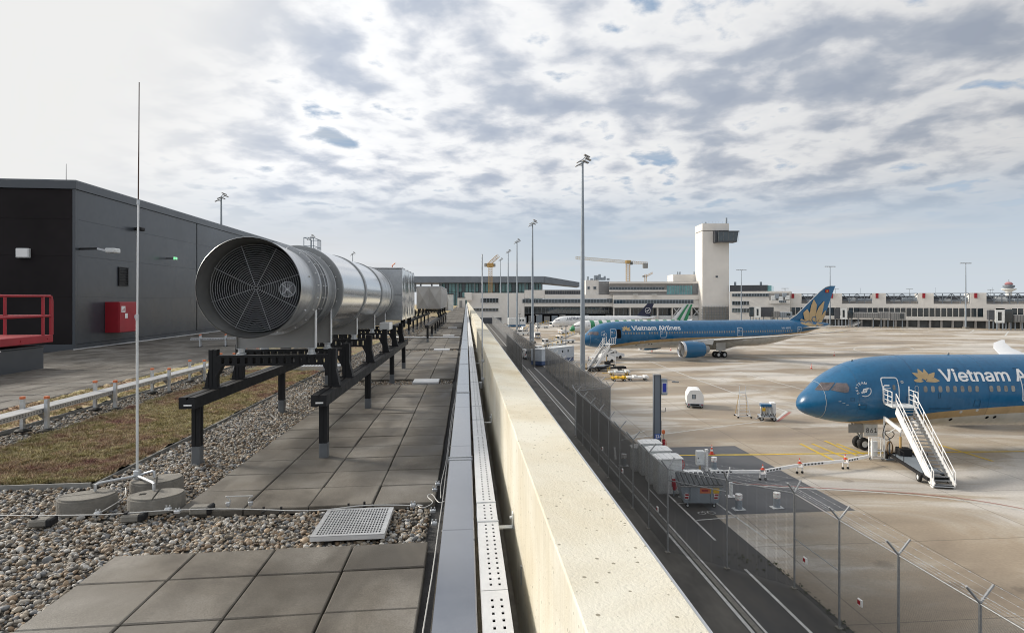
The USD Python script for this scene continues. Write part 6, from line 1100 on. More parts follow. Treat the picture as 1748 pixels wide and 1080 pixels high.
# ---------------------------------------------------------------- vehicles and carts
M['van_blue_grey'] = pm('container_pale_blue', (.44, .48, .53), .55, 0, .1, 1.5)
def van(label, px, py, rz, L=4.8, w=1.95, h=1.95, mat=None, rear=True, pick=False):
    mat = mat or M['white_paint']; t = thing('van' if not pick else 'pickup', label, 'van' if not pick else 'pickup truck', ap(px, py), rz)   # local -y is the rear
    prof = [(0, .35), (L, .35), (L, .95), (L-.25, 1.12), (L-1.0, 1.2), (L-1.75, h), (.12, h), (0, 1.1)] if not pick else [(0, .45), (L, .45), (L, 1.0), (L-1.1, 1.12), (L-1.9, 1.75), (L-3.1, 1.75), (L-3.4, 1.1), (0, 1.1)]
    MB().prism(Polygon(prof).buffer(.05), w, np.array([[0, 0, 1, -w/2], [1, 0, 0, 0], [0, 1, 0, 0], [0, 0, 0, 1.0]])).build('body', mat, t)
    if not pick: MB().cbox((-w/2+.18, -.075, 1.15), (w/2-.18, -.052, h-.18), .02).build('rear_window', M['glass_dark'], t)
    B((-w/2+.05, -.10, .34), (w/2-.05, -.052, .55)).build('bumper', M['mast'], t); B((-.10, -.062, .72), (.42, -.054, .95)).build('number_plate', M['yellow'], t)
    for s in (-1, 1):
        B((s*(w/2-.10)-.07, -.066, .8), (s*(w/2-.10)+.07, -.053, 1.15)).build('tail_lamp', M['red_paint'], t)
        B((s*(w/2+.004)-.004, L-2.9 if not pick else L-3.2, 1.18), (s*(w/2+.004)+.004, L-1.75, h-.22 if not pick else 1.6)).build('side_window', M['glass_dark'], t)
        for y in (.85, L-.9): MB().lathe([(0, -.1), (.33, -.1), (.33, .1), (0, .1)], (s*(w/2-.06), y, .33), (1, 0, 0), 18).build('wheel', M['rubber'], t, 30)
    return t
van('white van seen from behind with a yellow plate, parked by the containers', 903.5, 613, 6)
van('white van farther back, half hidden by the second mast', 897, 566, 8); van('small white van with yellow plate right of the second mast', 918, 578, 8, 4.2)
van('white pickup truck parked behind the nearest mast and stairs', 1008, 619, -75, 5.2, 1.9, pick=True); van('white pickup truck just behind the first pickup near the stairs', 1024, 612, -80, 5.2, 1.9, pick=True)
van('white car at the foot of the right terminal wing', 1612, 556, -86, 4.6, 1.9, 1.5); van('white van near the terminal between jet bridges', 1497, 556, -80, 5, 2, 1.9)
van('small white truck in front of the navy tailed airliner\'s nose', 940, 558, -60, 5.5, 2.2, 2.4); van('white car left of the striped airliner', 955, 570, -50, 4.4, 1.8, 1.5)
van('light van by the base of the control tower', 1250, 557, -80, 5, 2, 1.9)
t = thing('container', 'long pale container with blue skirt and two small windows behind the fence', 'container', ap(925, 625), 0); c2 = ap(984, 616); d_ = c2-ap(925, 625); t.GetAttribute('xformOp:rotateZ').Set(math.degrees(math.atan2(d_[1], d_[0]))); L = float(np.linalg.norm(d_))*.93
MB().cbox((0, 0, .9), (L, 2.6, 3.1), .06).build('body', M['van_blue_grey'], t); MB().cbox((.05, .05, .15), (L-.05, 2.55, .899), .03).build('skirt', pm('blue_skirt', (.05, .085, .18), .6), t); MB().cbox((-.03, -.03, 3.101), (L+.03, 2.63, 3.2), .02).build('roof', M['white_dirty'], t)
for f_ in (.62, .80): MB().cbox((L*f_-.22, -.02, 2.1), (L*f_+.22, -.002, 2.55), .02).build('window', M['glass_dark'], t)
for f_ in (.12, .5): B((L*f_, -.015, 1.0), (L*f_+.9, -.001, 2.9)).build('door', M['van_blue_grey'], t)
def dolly(label, px, py, rz, mat, L=3.2, load=None):
    t = thing('baggage_cart', label, 'baggage cart', ap(px, py), rz, 'low carts by the far stairs'); MB().cbox((-L/2, -.75, .42), (L/2, .75, .55), .03).build('deck', M['black_steel'] if load is None else mat, t); MB().bar((-L/2, 0, .45), (-L/2-1.1, 0, .35), .08).build('tow_bar', M['yellow'], t)
    for x in (-L*.36, L*.36):
        for y in (-.6, .6): wheel(t, (x, y, .2), .2, .14)
    for k in range(4): MB().cbox((-L/2+.1+k*L/4, -.7, .551), (-L/2+k*L/4+L/4-.1, .7, .66+.12*(k % 2)), .03).build('roller', mat, t)
    MB().bar((-L/2+.05, -.7, .55), (-L/2+.05, -.7, 1.5), .06).build('handle', M['yellow'], t); MB().bar((-L/2+.05, .7, .55), (-L/2+.05, .7, 1.2), .06).build('handle', M['yellow'], t)
dolly('low dark flat trailer at the foot of the farther stairs', 1033, 633, 5, M['black_steel'], 7.5); dolly('white roller cart, upper one of the group right of the mast', 1057, 640, 0, M['white_dirty'], 3.6, 1); dolly('small yellow cart, lowest of the group right of the mast', 1056, 650, 0, M['yellow'], 2.2, 1); dolly('white roller cart, rightmost of the group right of the mast', 1088, 649, -3, M['white_paint'], 3.4, 1)
def loader(label, px, py, rz, s=1.0):
    t = thing('belt_loader', label, 'loader', ap(px, py), rz); MB().cbox((-3*s, -1.1, .5), (3*s, 1.1, .9), .05).build('chassis', M['white_dirty'], t); MB().cbox((-2.9*s, -1.0, .91), (-1.6*s, 1.0, 2.2), .1).build('cab', M['white_paint'], t); B((-2.95*s, -.85, 1.4), (-2.91*s, .85, 2.0)).build('windscreen', M['glass_dark'], t); B((-2.5*s, -1.02, 1.45), (-1.8*s, -1.003, 2.0)).build('side_window', M['glass_dark'], t)
    MB().bar((-2*s, 0, 1.2), (4*s, 0, 2.6), 1.0, .2).build('belt', M['plinth'], t)
    for x in (-2*s, 2*s):
        for y in (-1, 1): wheel(t, (x, y, .4), .4, .25)
    for k in range(5): MB().bar((-1.5*s+k*s*1.1, -.6, 1.5+k*.27), (-1.5*s+k*s*1.1, -.6, 2.3+k*.27), .07).build('rail_post', M['yellow'], t)
    MB().bar((-1.5*s, -.6, 2.3), (2.9*s, -.6, 3.4), .07).build('rail', M['yellow'], t)
loader('white belt loader parked left of the farther airliner\'s nose', 945, 592, 10); loader('white loader with cab behind the pale container', 936, 606, 12); loader('loader standing in front of the striped airliner', 965, 585, 30); loader('white loader left of the second mast near the road', 893, 572, 60); loader('far loader below the navy tailed airliner', 925, 560, 20)
for k, (px, py, l) in enumerate(((905.5, 590, 'dark lamp pillar left of the second mast'), (966, 592, 'slim dark pillar left of the striped airliner\'s nose'), (887, 566, 'slim far pillar by the third mast'), (917, 570, 'slim far pillar right of the second mast'))):
    t = thing('lamp_pillar', l, 'pillar', ap(px, py)); h = (4.6, 4.0, 5, 5)[k]; MB().bar((0, 0, 0), (0, 0, h*1.35), .5 if k == 0 else .2).build('column', M['grey_roof'], t); MB().cbox((-.5, -.3, h*1.35), (.5, .3, h*1.35+.35), .08).build('head', M['plinth'], t)
t = thing('blue_container', 'white container with blue base far down the road before the terminal', 'container', ap(868, 558), 4); MB().cbox((0, 0, 1.0), (8, 2.6, 4.2), .05).build('body', M['white_dirty'], t); MB().cbox((.05, .05, .1), (7.95, 2.55, .999), .04).build('base', M['vn_blue_flat'], t); B((5, -.02, 2.6), (5.8, -.001, 3.4)).build('window', M['glass_dark'], t); B((6.4, -.02, 2.6), (7.2, -.001, 3.4)).build('window', M['glass_dark'], t)
# ---------------------------------------------------------------- terminal buildings: each on a vertical facade plane
class Fac:
    def __init__(s, name, label, cat, pa, pb, Da, Db, group=None):
        a, b = W(pa, 511, Da)[:2], W(pb, 511, Db)[:2]; s.a = a; s.t = (b-a)/np.linalg.norm(b-a); s.n = np.array([s.t[1], -s.t[0]]); s.L = np.linalg.norm(b-a)
        s.o = thing(name, label, cat, (a[0], a[1], 0), math.degrees(math.atan2(s.t[1], s.t[0])), group)   # local x along, -y towards the camera
    def __call__(s, px, py, dep=0.0):
        d = W(px, py, 1.0)[:2]; z1 = W(px, py, 1.0)[2]-ZE; a = s.a-s.n*dep; k = (a@s.n)/(d@s.n); p = d*k; return float((p-s.a)@s.t), ZE+z1*k
    def box(s, name, mat, p0, p1, y0, y1, par=None, ch=0.0, zb=None):
        u0, z1 = s(p0[0], p0[1], y0); u1, z0 = s(p1[0], p1[1], y0); z0 = zb if zb is not None else z0; lo, hi = (min(u0, u1), y0, min(z0, z1)), (max(u0, u1), y1, max(z0, z1))
        m = MB(); (m.cbox(lo, hi, ch) if ch else m.b2(lo, hi)); return m.build(name, mat, par or s.o)
    def ribbon(s, p0, p1, n, mat=None, y=0.0, name='window', frame=True):     # a row of recessed panes between mullions, set in front of the wall plane y
        u0, z1 = s(p0[0], p0[1], y); u1, z0 = s(p1[0], p1[1], y); g = (u1-u0)/n
        for k in range(n):
            a, b = u0+k*g, u0+(k+1)*g; B((a+.12, y-.10, z0+.1), (b-.12, y-.04, z1-.1)).build(name, mat or M['glass_dark'], s.o)
            if frame: B((a-.10, y-.28, z0), (a+.10, y-.02, z1)).build('mullion', M['mast'], s.o)
        if frame: B((u0, y-.3, z1-.12), (u1, y-.02, z1+.02)).build('head_rail', M['mast'], s.o); B((u0, y-.34, z0-.05), (u1, y-.02, z0+.08)).build('sill', M['mast'], s.o)
# glass hall with overhanging roof
g = Fac('glass_hall', 'teal glazed hall with a wide dark overhanging roof behind the pale office block', 'hall', 690, 992, 405, 405)
u0, zt = g(700, 472); u1, zr = g(929, 483); uL = g(640, 483)[0]
MB().cbox((uL, -6, zr), (u1, 40, zt), .3).build('roof', M['grey_roof'], g.o)
ue, ze = g(991, 481); ue2, ze2 = g(991, 489)
MB().hexa([[u1+.02, -6, zr], [ue, 10, ze2], [ue, 40, ze2], [u1+.02, 40, zr]], [[u1+.02, -6, zt], [ue, 10, ze], [ue, 40, ze], [u1+.02, 40, zt]]).build('roof_wing', M['grey_roof'], g.o)
ua, za = g(752, 484); ub, zb_ = g(925, 508); B((ua, 6.2, 0), (ub, 39, zr-.1)).build('hall_body', M['dark_clad'], g.o)
n = 30
for k in range(n):
    for r in range(2):
        a, b = ua+(ub-ua)*k/n, ua+(ub-ua)*(k+1)/n; zA, zB = (zb_-12, (zb_+zr)/2-1) if r == 0 else ((zb_+zr)/2-1, zr-.2); B((a+.25, 5.9, zA+.15), (b-.25, 6.1, zB-.15)).build('glass_pane', M['glass_teal'] if (k*7+r*3) % 5 else M['glass_dark'], g.o)
for k in range(7): a = ua+(ub-ua)*k/6; MB().tube([(a, 3, 0), (a, 3, zr)], .5, 10).build('column', M['mast'], g.o)
for px in (708, 717, 736, 750): a, _ = g(px, 490); B((a-.5, 2, zr-6), (a+.5, 3, zr-.01)).build('roof_hanger', M['grey_roof'], g.o)
g.box('parapet_bar', M['grey_roof'], (700, 490), (752, 492), 4, 5)
# pale office block in the middle
c = Fac('office_block', 'long pale office block with ribbon windows and a dark vehicle hall below', 'building', 796, 1200, 322, 322)
c.box('end_wing', M['beige'], (797, 500), (895, 553), 0, 30, zb=0); c.box('corner_pier', M['beige'], (793, 499), (805, 512), -3, -.02, None)
c.box('upper_wall', M['beige'], (895.3, 495), (930, 509), .02, 30); c.box('upper_wall', M['beige'], (930.3, 503), (1047, 509.5), .0, 30); c.box('middle_wall', M['beige'], (895.3, 510), (1047, 523.2), .0, 30); c.box('hall_pier', M['beige'], (878, 523.5), (887, 553), -.3, 10, zb=0)
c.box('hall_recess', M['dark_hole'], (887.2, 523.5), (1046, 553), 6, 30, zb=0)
c.ribbon((888, 524.5), (1046, 535), 22, None, 5.9, 'hall_window'); 
for k in range(12): a, _ = c(889+k*13.2, 540, 5); B((a, 5, 0), (a+3.2, 5.8, 3.6+.4*(k % 3))).build('hall_gate', M['plinth'] if k % 2 else M['mast'], c.o)
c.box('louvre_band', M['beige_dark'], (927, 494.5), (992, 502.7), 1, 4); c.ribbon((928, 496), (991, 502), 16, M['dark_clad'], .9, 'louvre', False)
c.ribbon((821, 509), (851, 516.5), 6); c.ribbon((807, 526), (851, 531), 8); c.ribbon((892, 510.3), (1046, 517), 28)
c.box('ground_strip', M['dark_clad'], (806, 542), (856, 553), -.25, -.01, zb=0)
c.box('cube', M['beige'], (1000, 478), (1022, 503), 2, 20); c.ribbon((1003, 489), (1007, 493.5), 1, None, 2); c.ribbon((1013, 489), (1018, 493.5), 1, None, 2)
for k, px in enumerate((1002, 1008, 1014, 1017, 1021, 1026, 1031, 1036)): a, z = c(px, 478, 5); MB().cbox((a, 5, z), (a+1.0+.5*(k % 3), 7, z+[2.0, .9, 2.6, 1.6, 3.2, 1.4, 2.2, 1.0][k]), .15).build('roof_vent', M['mast'], c.o)
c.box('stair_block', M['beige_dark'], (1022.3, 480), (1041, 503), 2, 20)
for k in range(6): c.box('scaffold_bar', M['mast'], (1022, 481+k*3.6), (1048, 481.5+k*3.6), .8, 1.2)
# louvred terminal wing
e = Fac('louvred_wing', 'grey louvred terminal wing with a wide dark window left of the tower', 'building', 1030, 1200, 318, 318)
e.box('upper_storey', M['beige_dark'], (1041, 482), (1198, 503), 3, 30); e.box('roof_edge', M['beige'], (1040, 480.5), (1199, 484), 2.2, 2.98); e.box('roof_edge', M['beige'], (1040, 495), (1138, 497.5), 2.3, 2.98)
e.ribbon((1040, 490), (1134, 494.3), 18, None, 3); e.ribbon((1138, 487), (1182, 502.5), 10, M['glass_teal'], 2.9, 'big_window')
for k in range(5): e.box('louvre_slat', M['mast'], (1183, 485+k*3.4), (1198, 486.2+k*3.4), 2.4, 2.98)
e.box('storey_band', M['beige'], (1047.2, 503.3), (1198, 511), .5, 30); e.ribbon((1047.5, 511.3), (1184, 518), 26, None, .9); e.box('storey_wall', M['beige'], (1047.2, 511.2), (1198, 518.1), 1.0, 30); e.box('storey_band', M['beige'], (1047.2, 518.3), (1198, 525), .5, 30)
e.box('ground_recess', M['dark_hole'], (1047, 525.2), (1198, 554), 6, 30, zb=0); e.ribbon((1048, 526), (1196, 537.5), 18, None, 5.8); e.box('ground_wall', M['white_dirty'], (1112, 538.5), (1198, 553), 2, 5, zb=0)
for px in (1047, 1075, 1122, 1147, 1180): e.box('column', M['beige'], (px, 525.3), (px+1.8, 553), 1, 3, zb=0)
for pa, pb in ((1150, 1160), (1184, 1195)):
    for (xa, ya), (xb, yb) in (((pa, 525.5), (pb, 538)), ((pb, 525.5), (pa, 538))): a, za = e(xa, ya, 1); b, zb2 = e(xb, yb, 1); MB().bar((a, 1, za), (b, 1, zb2), .35).build('cross_brace', M['white_dirty'], e.o)
e.box('penthouse', M['beige'], (1149, 468.5), (1199, 480.3), 8, 22); 
for px in (1156, 1160, 1184): a, z = e(px, 468.5, 10); B((a, 10, z), (a+.6, 11, z+1.5)).build('roof_vent', M['mast'], e.o)
for px in (1085, 1117): e.box('roof_unit', M['white_dirty'], (px-4, 502), (px+4, 503.2), -1, .4)
# control tower
tw = Fac('control_tower', 'tall pale windowless tower with a glazed dark control cab near its top', 'control tower', 1199, 1244.5, 312, 312)
tw.box('shaft', M['beige'], (1199, 394.3), (1244.4, 553), 0, 14, zb=0); tw.box('cap', M['beige'], (1199, 381.5), (1244.4, 393.2), -.3, 14.3); tw.box('cap_recess', M['dark_clad'], (1199.3, 393.0), (1244, 394.5), .4, 13)
ux, zz_a = tw(1220, 393.5, -3); ux2, zz_b = tw(1226, 414, -3); MB().cbox((ux, -3, zz_b), (ux2, -.01, zz_a), .2).build('cab_neck', M['dark_clad'], tw.o)
ca, z1 = tw(1226, 394, -4); cb_, z0 = tw(1261, 413, -4)
MB().hexa([[ca, -4, z0+.6], [cb_-.8, -4, z0+.6], [cb_-.8, 3, z0+.6], [ca, -.35, z0+.6]], [[ca, -4.3, z1-.5], [cb_-.2, -4.3, z1-.5], [cb_-.2, 3.4, z1-.5], [ca, -.35, z1-.5]]).build('cab_glass', M['glass_dark'], tw.o); MB().hexa([[ca, -4.2, z0], [cb_-.8, -4.2, z0], [cb_-.8, 3, z0], [ca, -.35, z0]], [[ca, -4.2, z0+.59], [cb_-.8, -4.2, z0+.59], [cb_-.8, 3, z0+.59], [ca, -.35, z0+.59]]).build('cab_floor', M['dark_clad'], tw.o); MB().hexa([[ca, -4.5, z1-.49], [cb_+.2, -4.5, z1-.49], [cb_+.2, 3.7, z1-.49], [ca, -.35, z1-.49]], [[ca, -4.5, z1], [cb_+.2, -4.5, z1], [cb_+.2, 3.7, z1], [ca, -.35, z1]]).build('cab_roof', M['dark_clad'], tw.o)
for k in range(5): f_ = k/4; x = ca+(cb_-ca)*f_; MB().bar((x-.1, -4.06, z0+.6), (x+.1*f_, -4.36, z1-.5), .07).build('cab_mullion', M['plinth'], tw.o)
tw.box('small_window', M['glass_dark'], (1221.5, 470.5), (1225.5, 473.5), -.1, -.01)
for k in range(9): a = (tw.L)*k/8; MB().tube([(a, .2, tw(1210, 381.5)[1]), (a, .2, tw(1210, 381.5)[1]+1.1)], .05, 5).build('roof_rail_post', M['mast'], tw.o)
for px, h in ((1207, 1.2), (1243, 3.5)): a, z = tw(px, 381.5); B((a, 4, z), (a+.8, 5, z+h)).build('roof_vent', M['mast'], tw.o)
for k in range(6): tw.box('scaffold_deck', M['beige_dark'], (1198.5, 523.5+k*4.5), (1244, 524.3+k*4.5), -2.2, -.02)
for k in range(10): a, _ = tw(1199+k*4.9, 530, -2); B((a, -2.2, 0), (a+.15, -2.0, tw(1220, 522, -2)[1])).build('scaffold_pole', M['mast'], tw.o)
# office with dark penthouse right of the tower
o = Fac('corner_office', 'pale corner office with a dark penthouse right of the tower', 'building', 1244.8, 1352, 308, 296)
o.box('walls', M['beige'], (1245, 497.3), (1349, 545), 0, 30, zb=0); o.box('penthouse', M['dark_clad'], (1246, 487), (1310, 497), 3, 25); o.box('penthouse_glass', M['glass_teal'], (1310.3, 487.3), (1317, 497), 3.2, 25)
o.ribbon((1250, 501), (1316, 505.7), 14); o.ribbon((1250, 514), (1279, 520.5), 6); o.ribbon((1250, 526), (1279, 533), 6); 
for px in (1253, 1297): a, z = o(px, 487, 6); B((a, 6, z), (a+1, 7, z+1.8)).build('roof_vent', M['mast'], o.o)
o.box('terrace_recess', M['beige_dark'], (1313, 500), (1347, 517), -.3, -.01); o.box('terrace_parapet', M['beige'], (1312, 512.5), (1349, 518.3), -.8, -.31); o.ribbon((1330, 513), (1342, 516), 4, None, -.85)
for k, (px, py) in enumerate(((1316, 507), (1322, 504), (1329, 508), (1335, 502), (1340, 506))): a, z = o(px, py, -.5); MB().cbox((a, -.9, z-1.6), (a+2.2, -.31, z+.6), .2).build('roof_plant', M['mast'] if k % 2 else M['white_dirty'], o.o)
# right terminal wing
r = Fac('terminal_wing', 'long low terminal wing with steel truss openings and red roof panels on the right', 'building', 1345, 1790, 298, 256)
uA = r(1349.4, 500)[0]; uE = r(1785, 500)[0]
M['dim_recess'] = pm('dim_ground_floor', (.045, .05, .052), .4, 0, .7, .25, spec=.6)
def band(name, mat, y0p, y1p, d0, d1, xa=1349.5, xb=1785): (ua_, za_), (ub_, zb2) = r(xa, y0p, d0), r(xa, y1p, d0); ux_ = r(xb, y0p, d0)[0]; return B((ua_, d0, zb2), (ux_, d1, za_)).build(name, mat, r.o)
zTop = r(1500, 500.3)[1]; zL1 = r(1500, 518.3)[1]; zB = r(1500, 525.2)[1]; zW = r(1500, 539.3)[1]; zS = r(1500, 545.5)[1]
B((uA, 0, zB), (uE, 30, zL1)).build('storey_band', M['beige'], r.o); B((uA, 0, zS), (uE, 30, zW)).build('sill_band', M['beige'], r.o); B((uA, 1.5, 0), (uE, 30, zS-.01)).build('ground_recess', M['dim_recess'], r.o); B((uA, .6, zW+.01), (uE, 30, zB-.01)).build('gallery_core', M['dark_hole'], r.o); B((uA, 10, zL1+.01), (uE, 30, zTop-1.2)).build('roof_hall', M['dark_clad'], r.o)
ops_ = [(1368, 1412), (1437.5, 1489), (1512.5, 1568), (1594, 1656), (1684, 1780)]; solid_ = [(1349.5, 1368), (1412, 1437.5), (1489, 1512.5), (1568, 1594), (1656, 1684)]
for a, b in solid_: B((r(a, 510)[0], .02, zL1+.005), (r(b, 510)[0], 12, zTop)).build('roof_block', M['beige'], r.o)
for a, b in ops_:
    x0, x1 = r(a, 510)[0]+.1, r(b, 510)[0]-.1; B((x0, .5, zTop-.35), (x1, .9, zTop-.05)).build('truss_chord', M['grey_roof'], r.o); B((x0, .5, zL1+1.5), (x1, .9, zL1+1.8)).build('truss_chord', M['grey_roof'], r.o); B((x0, 2.5, zL1+.01), (x1, 3.5, zL1+1.2)).build('low_wall', M['beige_dark'], r.o)
    n = max(3, int((x1-x0)/2.7))
    for k in range(n):
        xa, xb = x0+(x1-x0)*k/n, x0+(x1-x0)*(k+1)/n; MB().bar((xa, .7, zL1+1.6 if k % 2 else zTop-.2), (xb, .7, zTop-.2 if k % 2 else zL1+1.6), .3).build('truss_web', M['grey_roof'], r.o); B((xb-.15, .45, zL1+.02), (xb+.15, .95, zTop-.36)).build('truss_post', M['grey_roof'], r.o)
    for k in range(3): q = x0+(x1-x0)*(k+.5+.2*rnd.random())/3; MB().cbox((q, 4, zL1+.02), (q+3+2*rnd.random(), 8, zL1+1.6+1.5*rnd.random()), .2).build('roof_plant', M['mast'] if k else M['white_dirty'], r.o)
    xr, _ = r(b-2.5, 504); B((xr+2.0, -.25, zL1+2.6), (xr+3.1, -.01, zTop-.1)).build('red_panel', M['red_paint'], r.o)
for a in (1351, ): xr, _ = r(a, 504); B((xr, -.25, zL1+2.6), (xr+1.2, -.01, zTop-.1)).build('red_panel', M['red_paint'], r.o)
for (xa, xb) in ((1322 if 0 else 1350, 1374), (1408, 1434), (1448, 1466), (1480, 1678), (1726, 1780)):
    x0, x1 = r(xa, 530)[0], r(xb, 530)[0]; n = max(2, round((x1-x0)/2.25))
    for k in range(n):
        p, q = x0+(x1-x0)*k/n, x0+(x1-x0)*(k+1)/n; B((p+.2, .3, zW+.05), (q-.05, .42, zB-.05)).build('gallery_pane', M['glass_dark'], r.o); B((p-.02, -.15, zW+.01), (p+.19, .59, zB-.01)).build('gallery_mullion', M['beige'], r.o)
for (xa, xb) in ((1374.5, 1407), (1434.5, 1447), (1466.5, 1479.5), (1678.5, 1700), (1716, 1725)): B((r(xa, 530)[0], .05, zW+.01), (r(xb, 530)[0], .58, zB-.01)).build('gallery_wall', M['dark_clad'] if xa in (1466.5,) else M['beige'], r.o)
for k in range(22): x, _ = r(1352+k*19.5, 550); B((x, .2, 0), (x+.8, 1.4, zS-.02)).build('ground_column', M['beige_dark'], r.o)
for px in (1405, 1470, 1600, 1700): x, _ = r(px, 500); MB().tube([(x, 5, zTop), (x, 5, zTop+2.5)], .06, 5).build('roof_aerial', M['mast'], r.o)
# jet bridges with square portals
def jet(label, px, py0, py1, wpx, boxes, group='jet bridges at the terminal'):
    D = {1288: 291, 1434.5: 277, 1699: 252}[px]; j = Fac('jet_bridge', label, 'jet bridge', px, px+40, D, D*.985, group); u0, z1 = j(px, py0); u1, z0 = j(px+wpx, py1)
    fw = .9; B((u0, 0, z0), (u0+fw, 1.2, z1)).build('portal_frame', M['white_dirty'], j.o); B((u1-fw, 0, z0), (u1, 1.2, z1)).build('portal_frame', M['white_dirty'], j.o); B((u0+fw+.01, 0, z1-fw), (u1-fw-.01, 1.2, z1)).build('portal_frame', M['white_dirty'], j.o); B((u0+fw+.01, 0, z0), (u1-fw-.01, 1.2, z0+fw)).build('portal_frame', M['white_dirty'], j.o); B((u0+fw+.02, .3, z0+fw+.01), (u1-fw-.02, .8, z1-fw-.01)).build('portal_glass', M['glass_dark'], j.o)
    for s in (u0+.4, u1-.8): B((s, .2, 0), (s+.4, .9, z0-.01)).build('leg', M['mast'], j.o)
    for (xa, ya, xb, yb, mt, nm) in boxes:
        a, zA = j(xa, ya, 2); b, zB2 = j(xb, yb, 2); m_ = {'d': M['dark_clad'], 'g': M['plinth'], 'w': M['mast'], 't': M['glass_dark']}[mt]; MB().cbox((a, 1.6, zB2), (b, 6, zA), .15).build(nm, m_, j.o); nr_ = int((b-a)/.9) if nm != 'rotunda' else 0
        for q_ in range(nr_): B((a+.3+q_*.9, 1.48, zB2+.25), (a+.42+q_*.9, 1.598, zA-.2)).build('rib', M['dark_clad'], j.o)
        if nm == 'cabin': B((b-2.2, 1.5, zB2+.9), (b-.7, 1.597, zA-.6)).build('cabin_window', M['glass_dark'], j.o)
        for f_ in (.2, .8): x = a+(b-a)*f_; B((x-.2, 3, 0), (x+.2, 3.4, zB2-.01)).build('support_leg', M['mast'], j.o)
jet('jet bridge with white portal left of the blue tail', 1288, 523.5, 542, 10.5, ((1279, 524, 1287, 540, 't', 'rotunda'), (1299, 524, 1320, 541, 'd', 'rotunda'), (1316, 531, 1330, 541.5, 'g', 'tunnel'), (1331, 532.5, 1352, 542, 'w', 'cabin')))
jet('jet bridge with white portal just right of the blue tail', 1434.5, 525.5, 545, 11.5, ((1424, 526, 1434, 544, 'd', 'rotunda'), (1446.5, 530, 1456, 543, 't', 'rotunda'), (1456.5, 533, 1500, 543, 'g', 'tunnel'), (1500.5, 532.5, 1520, 544, 'g', 'tunnel'), (1520.5, 533, 1546, 547, 'g', 'cabin')))
jet('jet bridge with white portal at the right edge of the terminal', 1699, 528.5, 551, 16, ((1687, 529, 1698.5, 546, 'd', 'rotunda'), (1715.5, 528, 1729, 550, 't', 'rotunda'), (1730, 537, 1750, 550, 'g', 'tunnel'), (1750.5, 536, 1785, 552, 'g', 'cabin')))
def mini_stairs(label, px0, py0, px1, py1, D):
    a, b = W(px0, py0, D), W(px1, py1, D); t = thing('boarding_steps', label, 'steps', (b[0], b[1], 0)); d = a-b; d[2] = 0; L = np.linalg.norm(d); d /= L; n = np.array([-d[1], d[0], 0]); zt_, zb2 = a[2], max(b[2], .2)
    for s in (-1, 1): MB().bar(n*s*.9+[0, 0, .3], n*s*.9+d*L+[0, 0, zt_-.6], .12, .7).build('side_panel', M['white_paint'], t); MB().bar(n*s*.9+[0, 0, 1.3], n*s*.9+d*L+[0, 0, zt_+.4], .08).build('handrail', M['white_paint'], t); MB().bar(n*s*.8+d*L*.9, n*s*.8+d*L*.9+[0, 0, zt_-.8], .15).build('leg', M['mast'], t)
    for k in range(14): f_ = (k+.5)/14; p = d*L*f_+[0, 0, .2+(zt_-.6)*f_]; MB().bar(p-n*.85, p+n*.85, .3, .05).build('step', M['plinth'], t)
    MB().bar(d*L*1.12+[0, 0, zt_-.55]-n*.9, d*L*1.12+[0, 0, zt_-.55]+n*.9, 1.4, .15).build('platform', M['white_dirty'], t)
mini_stairs('white boarding steps below the jet bridge, left of the tail', 1322, 540, 1311, 551, 292); mini_stairs('white boarding steps below the jet bridge right of the tail', 1519, 540, 1499, 556, 284); mini_stairs('white boarding steps right of the blue tail tip', 1466, 548, 1455, 556, 286)
M['pale_red'] = pm('faded_red_paint', (.36, .16, .17), .6)  # dome red paled, distance haze put into the colour
# radar tower far right
q = W(1722, 500, 900); t = thing('radar_tower', 'far red and white radar tower above the roof at the right', 'radar tower', (q[0], q[1], 0)); zb3 = q[2]
MB().lathe([(4, 0), (4, zb3+2), (9, zb3+5), (9.5, zb3+6.5), (5, zb3+7)], (0, 0, 0), (0, 0, 1), 20).build('shaft', M['white_dirty'], t); MB().lathe([(5, zb3+7), (7.5, zb3+9), (7.5, zb3+11), (4, zb3+12)], (0, 0, 0), (0, 0, 1), 20).build('cab', M['grey_roof'], t); MB().lathe([(4, zb3+12), (5.5, zb3+13.5), (3, zb3+16), (0, zb3+16.5)], (0, 0, 0), (0, 0, 1), 16).build('dome', M['pale_red'], t); MB().tube([(0, 0, zb3+16), (0, 0, zb3+20)], .4, 6).build('aerial', M['mast'], t)
# ---------------------------------------------------------------- cranes
def lattice(m, a, b, w, n, up):
    a, b = np.array(a, float), np.array(b, float); d = b-a; L = np.linalg.norm(d); d /= L; up = np.array(up, float); s = np.cross(d, up); s /= np.linalg.norm(s); C = [s*w/2+up*w/2, -s*w/2+up*w/2, -s*w/2-up*w/2, s*w/2-up*w/2]; r = w*.06
    for c_ in C: m.bar(a+c_, b+c_, r*1.3)
    for k in range(n):
        p, q = a+d*L*k/n, a+d*L*(k+1)/n
        for i in range(4): m.bar(p+C[i], q+C[(i+1) % 4], r); m.bar(q+C[i], q+C[(i+1) % 4], r)
D = 400; base = W(1072, 500, D); jl = W(983, 440, D); jr = W(1105, 449.5, D); apx = W(1072, 443, D)
t = thing('tower_crane', 'yellow tower crane with long horizontal jib above the louvred wing', 'tower crane', (base[0], base[1], 0)); o3 = np.array([base[0], base[1], 0])
zt = W(1072, 450, D)[2]; m = MB(); lattice(m, (0, 0, 0), (0, 0, zt), 2.2, 26, (0, 1, 0)); m.build('mast', M['crane_yellow'], t); m = MB(); lattice(m, (0, 0, zt+1.0), jl-o3, 1.7, 26, (0, 0, 1)); m.build('jib', M['crane_pale'], t); m = MB(); lattice(m, (0, 0, zt+1.0), jr-o3, 1.5, 9, (0, 0, 1)); m.build('counter_jib', M['crane_yellow'], t)
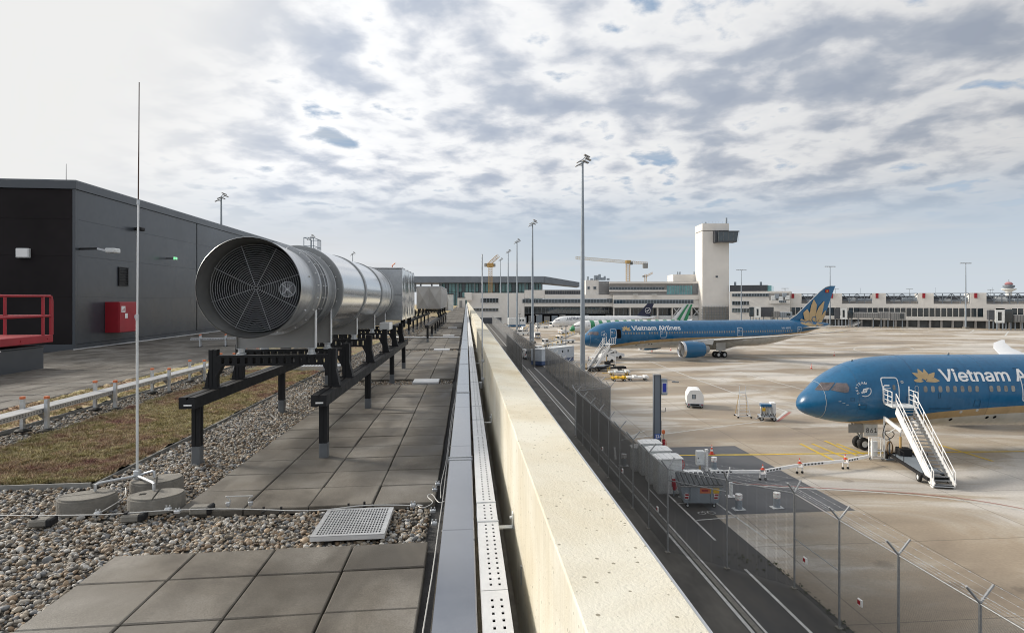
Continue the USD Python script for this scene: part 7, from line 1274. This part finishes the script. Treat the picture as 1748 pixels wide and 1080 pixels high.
e3 = jr-o3; MB().cbox(e3+[-3.0, -1, -3.2], e3+[.2, 1, .2], .2).build('counterweight', M['plinth'], t); MB().cbox((-1.6, -1.6, zt), (1.6, 1.6, zt+2.2), .2).build('slewing_ring', M['crane_yellow'], t); MB().cbox((1.0, -2.6, zt-.8), (2.6, -.8, zt+1.2), .2).build('cab', M['glass_dark'], t)
tr = (jl-o3)*.60; MB().cbox(tr+[-1, -.8, -1.6], tr+[1, .8, -.9], .1).build('trolley', M['plinth'], t); MB().tube([tr+[0, 0, -1], tr+[0, 0, -4]], .06, 5).build('hoist_rope', M['plinth'], t)
D = 380; base = W(837, 500, D); t = thing('luffing_crane', 'yellow luffing crane seen end on above the glass hall', 'tower crane', (base[0], base[1], 0)); o3 = np.array([base[0], base[1], 0]); zt = W(837, 456, D)[2]
m = MB(); lattice(m, (0, 0, 0), (0, 0, zt), 2.2, 24, (0, 1, 0)); m.build('mast', M['crane_yellow'], t); tip = W(850, 437, D-6)-o3; m = MB(); lattice(m, (-1.5, 0, zt+1.2), tip, 1.9, 7, (-.6, 0, .8)); m.build('jib', M['crane_yellow'], t); MB().cbox((-2.2, -1.5, zt), (2.0, 1.5, zt+2.4), .2).build('slewing_platform', M['crane_yellow'], t); MB().cbox((-3.8, -1.2, zt+.3), (-2.22, 1.2, zt+2.4), .2).build('counterweight', M['plinth'], t); MB().cbox((2.02, -1.2, zt+.2), (3.2, .4, zt+2.2), .2).build('cab', M['plinth'], t)
D = 560; base = W(1102, 485, D); t = thing('small_crane', 'small far crane with raised jib right of the tower crane', 'tower crane', (base[0], base[1], 0)); o3 = np.array([base[0], base[1], 0]); zt = W(1102, 472, D)[2]
m = MB(); lattice(m, (0, 0, 0), (0, 0, zt+2), 1.8, 18, (0, 1, 0)); m.build('mast', M['crane_yellow'], t); m = MB(); lattice(m, (0, 0, zt), W(1114, 465.5, D)-o3, 1.4, 8, (-.4, 0, .9)); m.build('jib', M['crane_yellow'], t); MB().cbox((-3, -1, zt-.5), (-.5, 1, zt+1), .2).build('counterweight', M['plinth'], t)
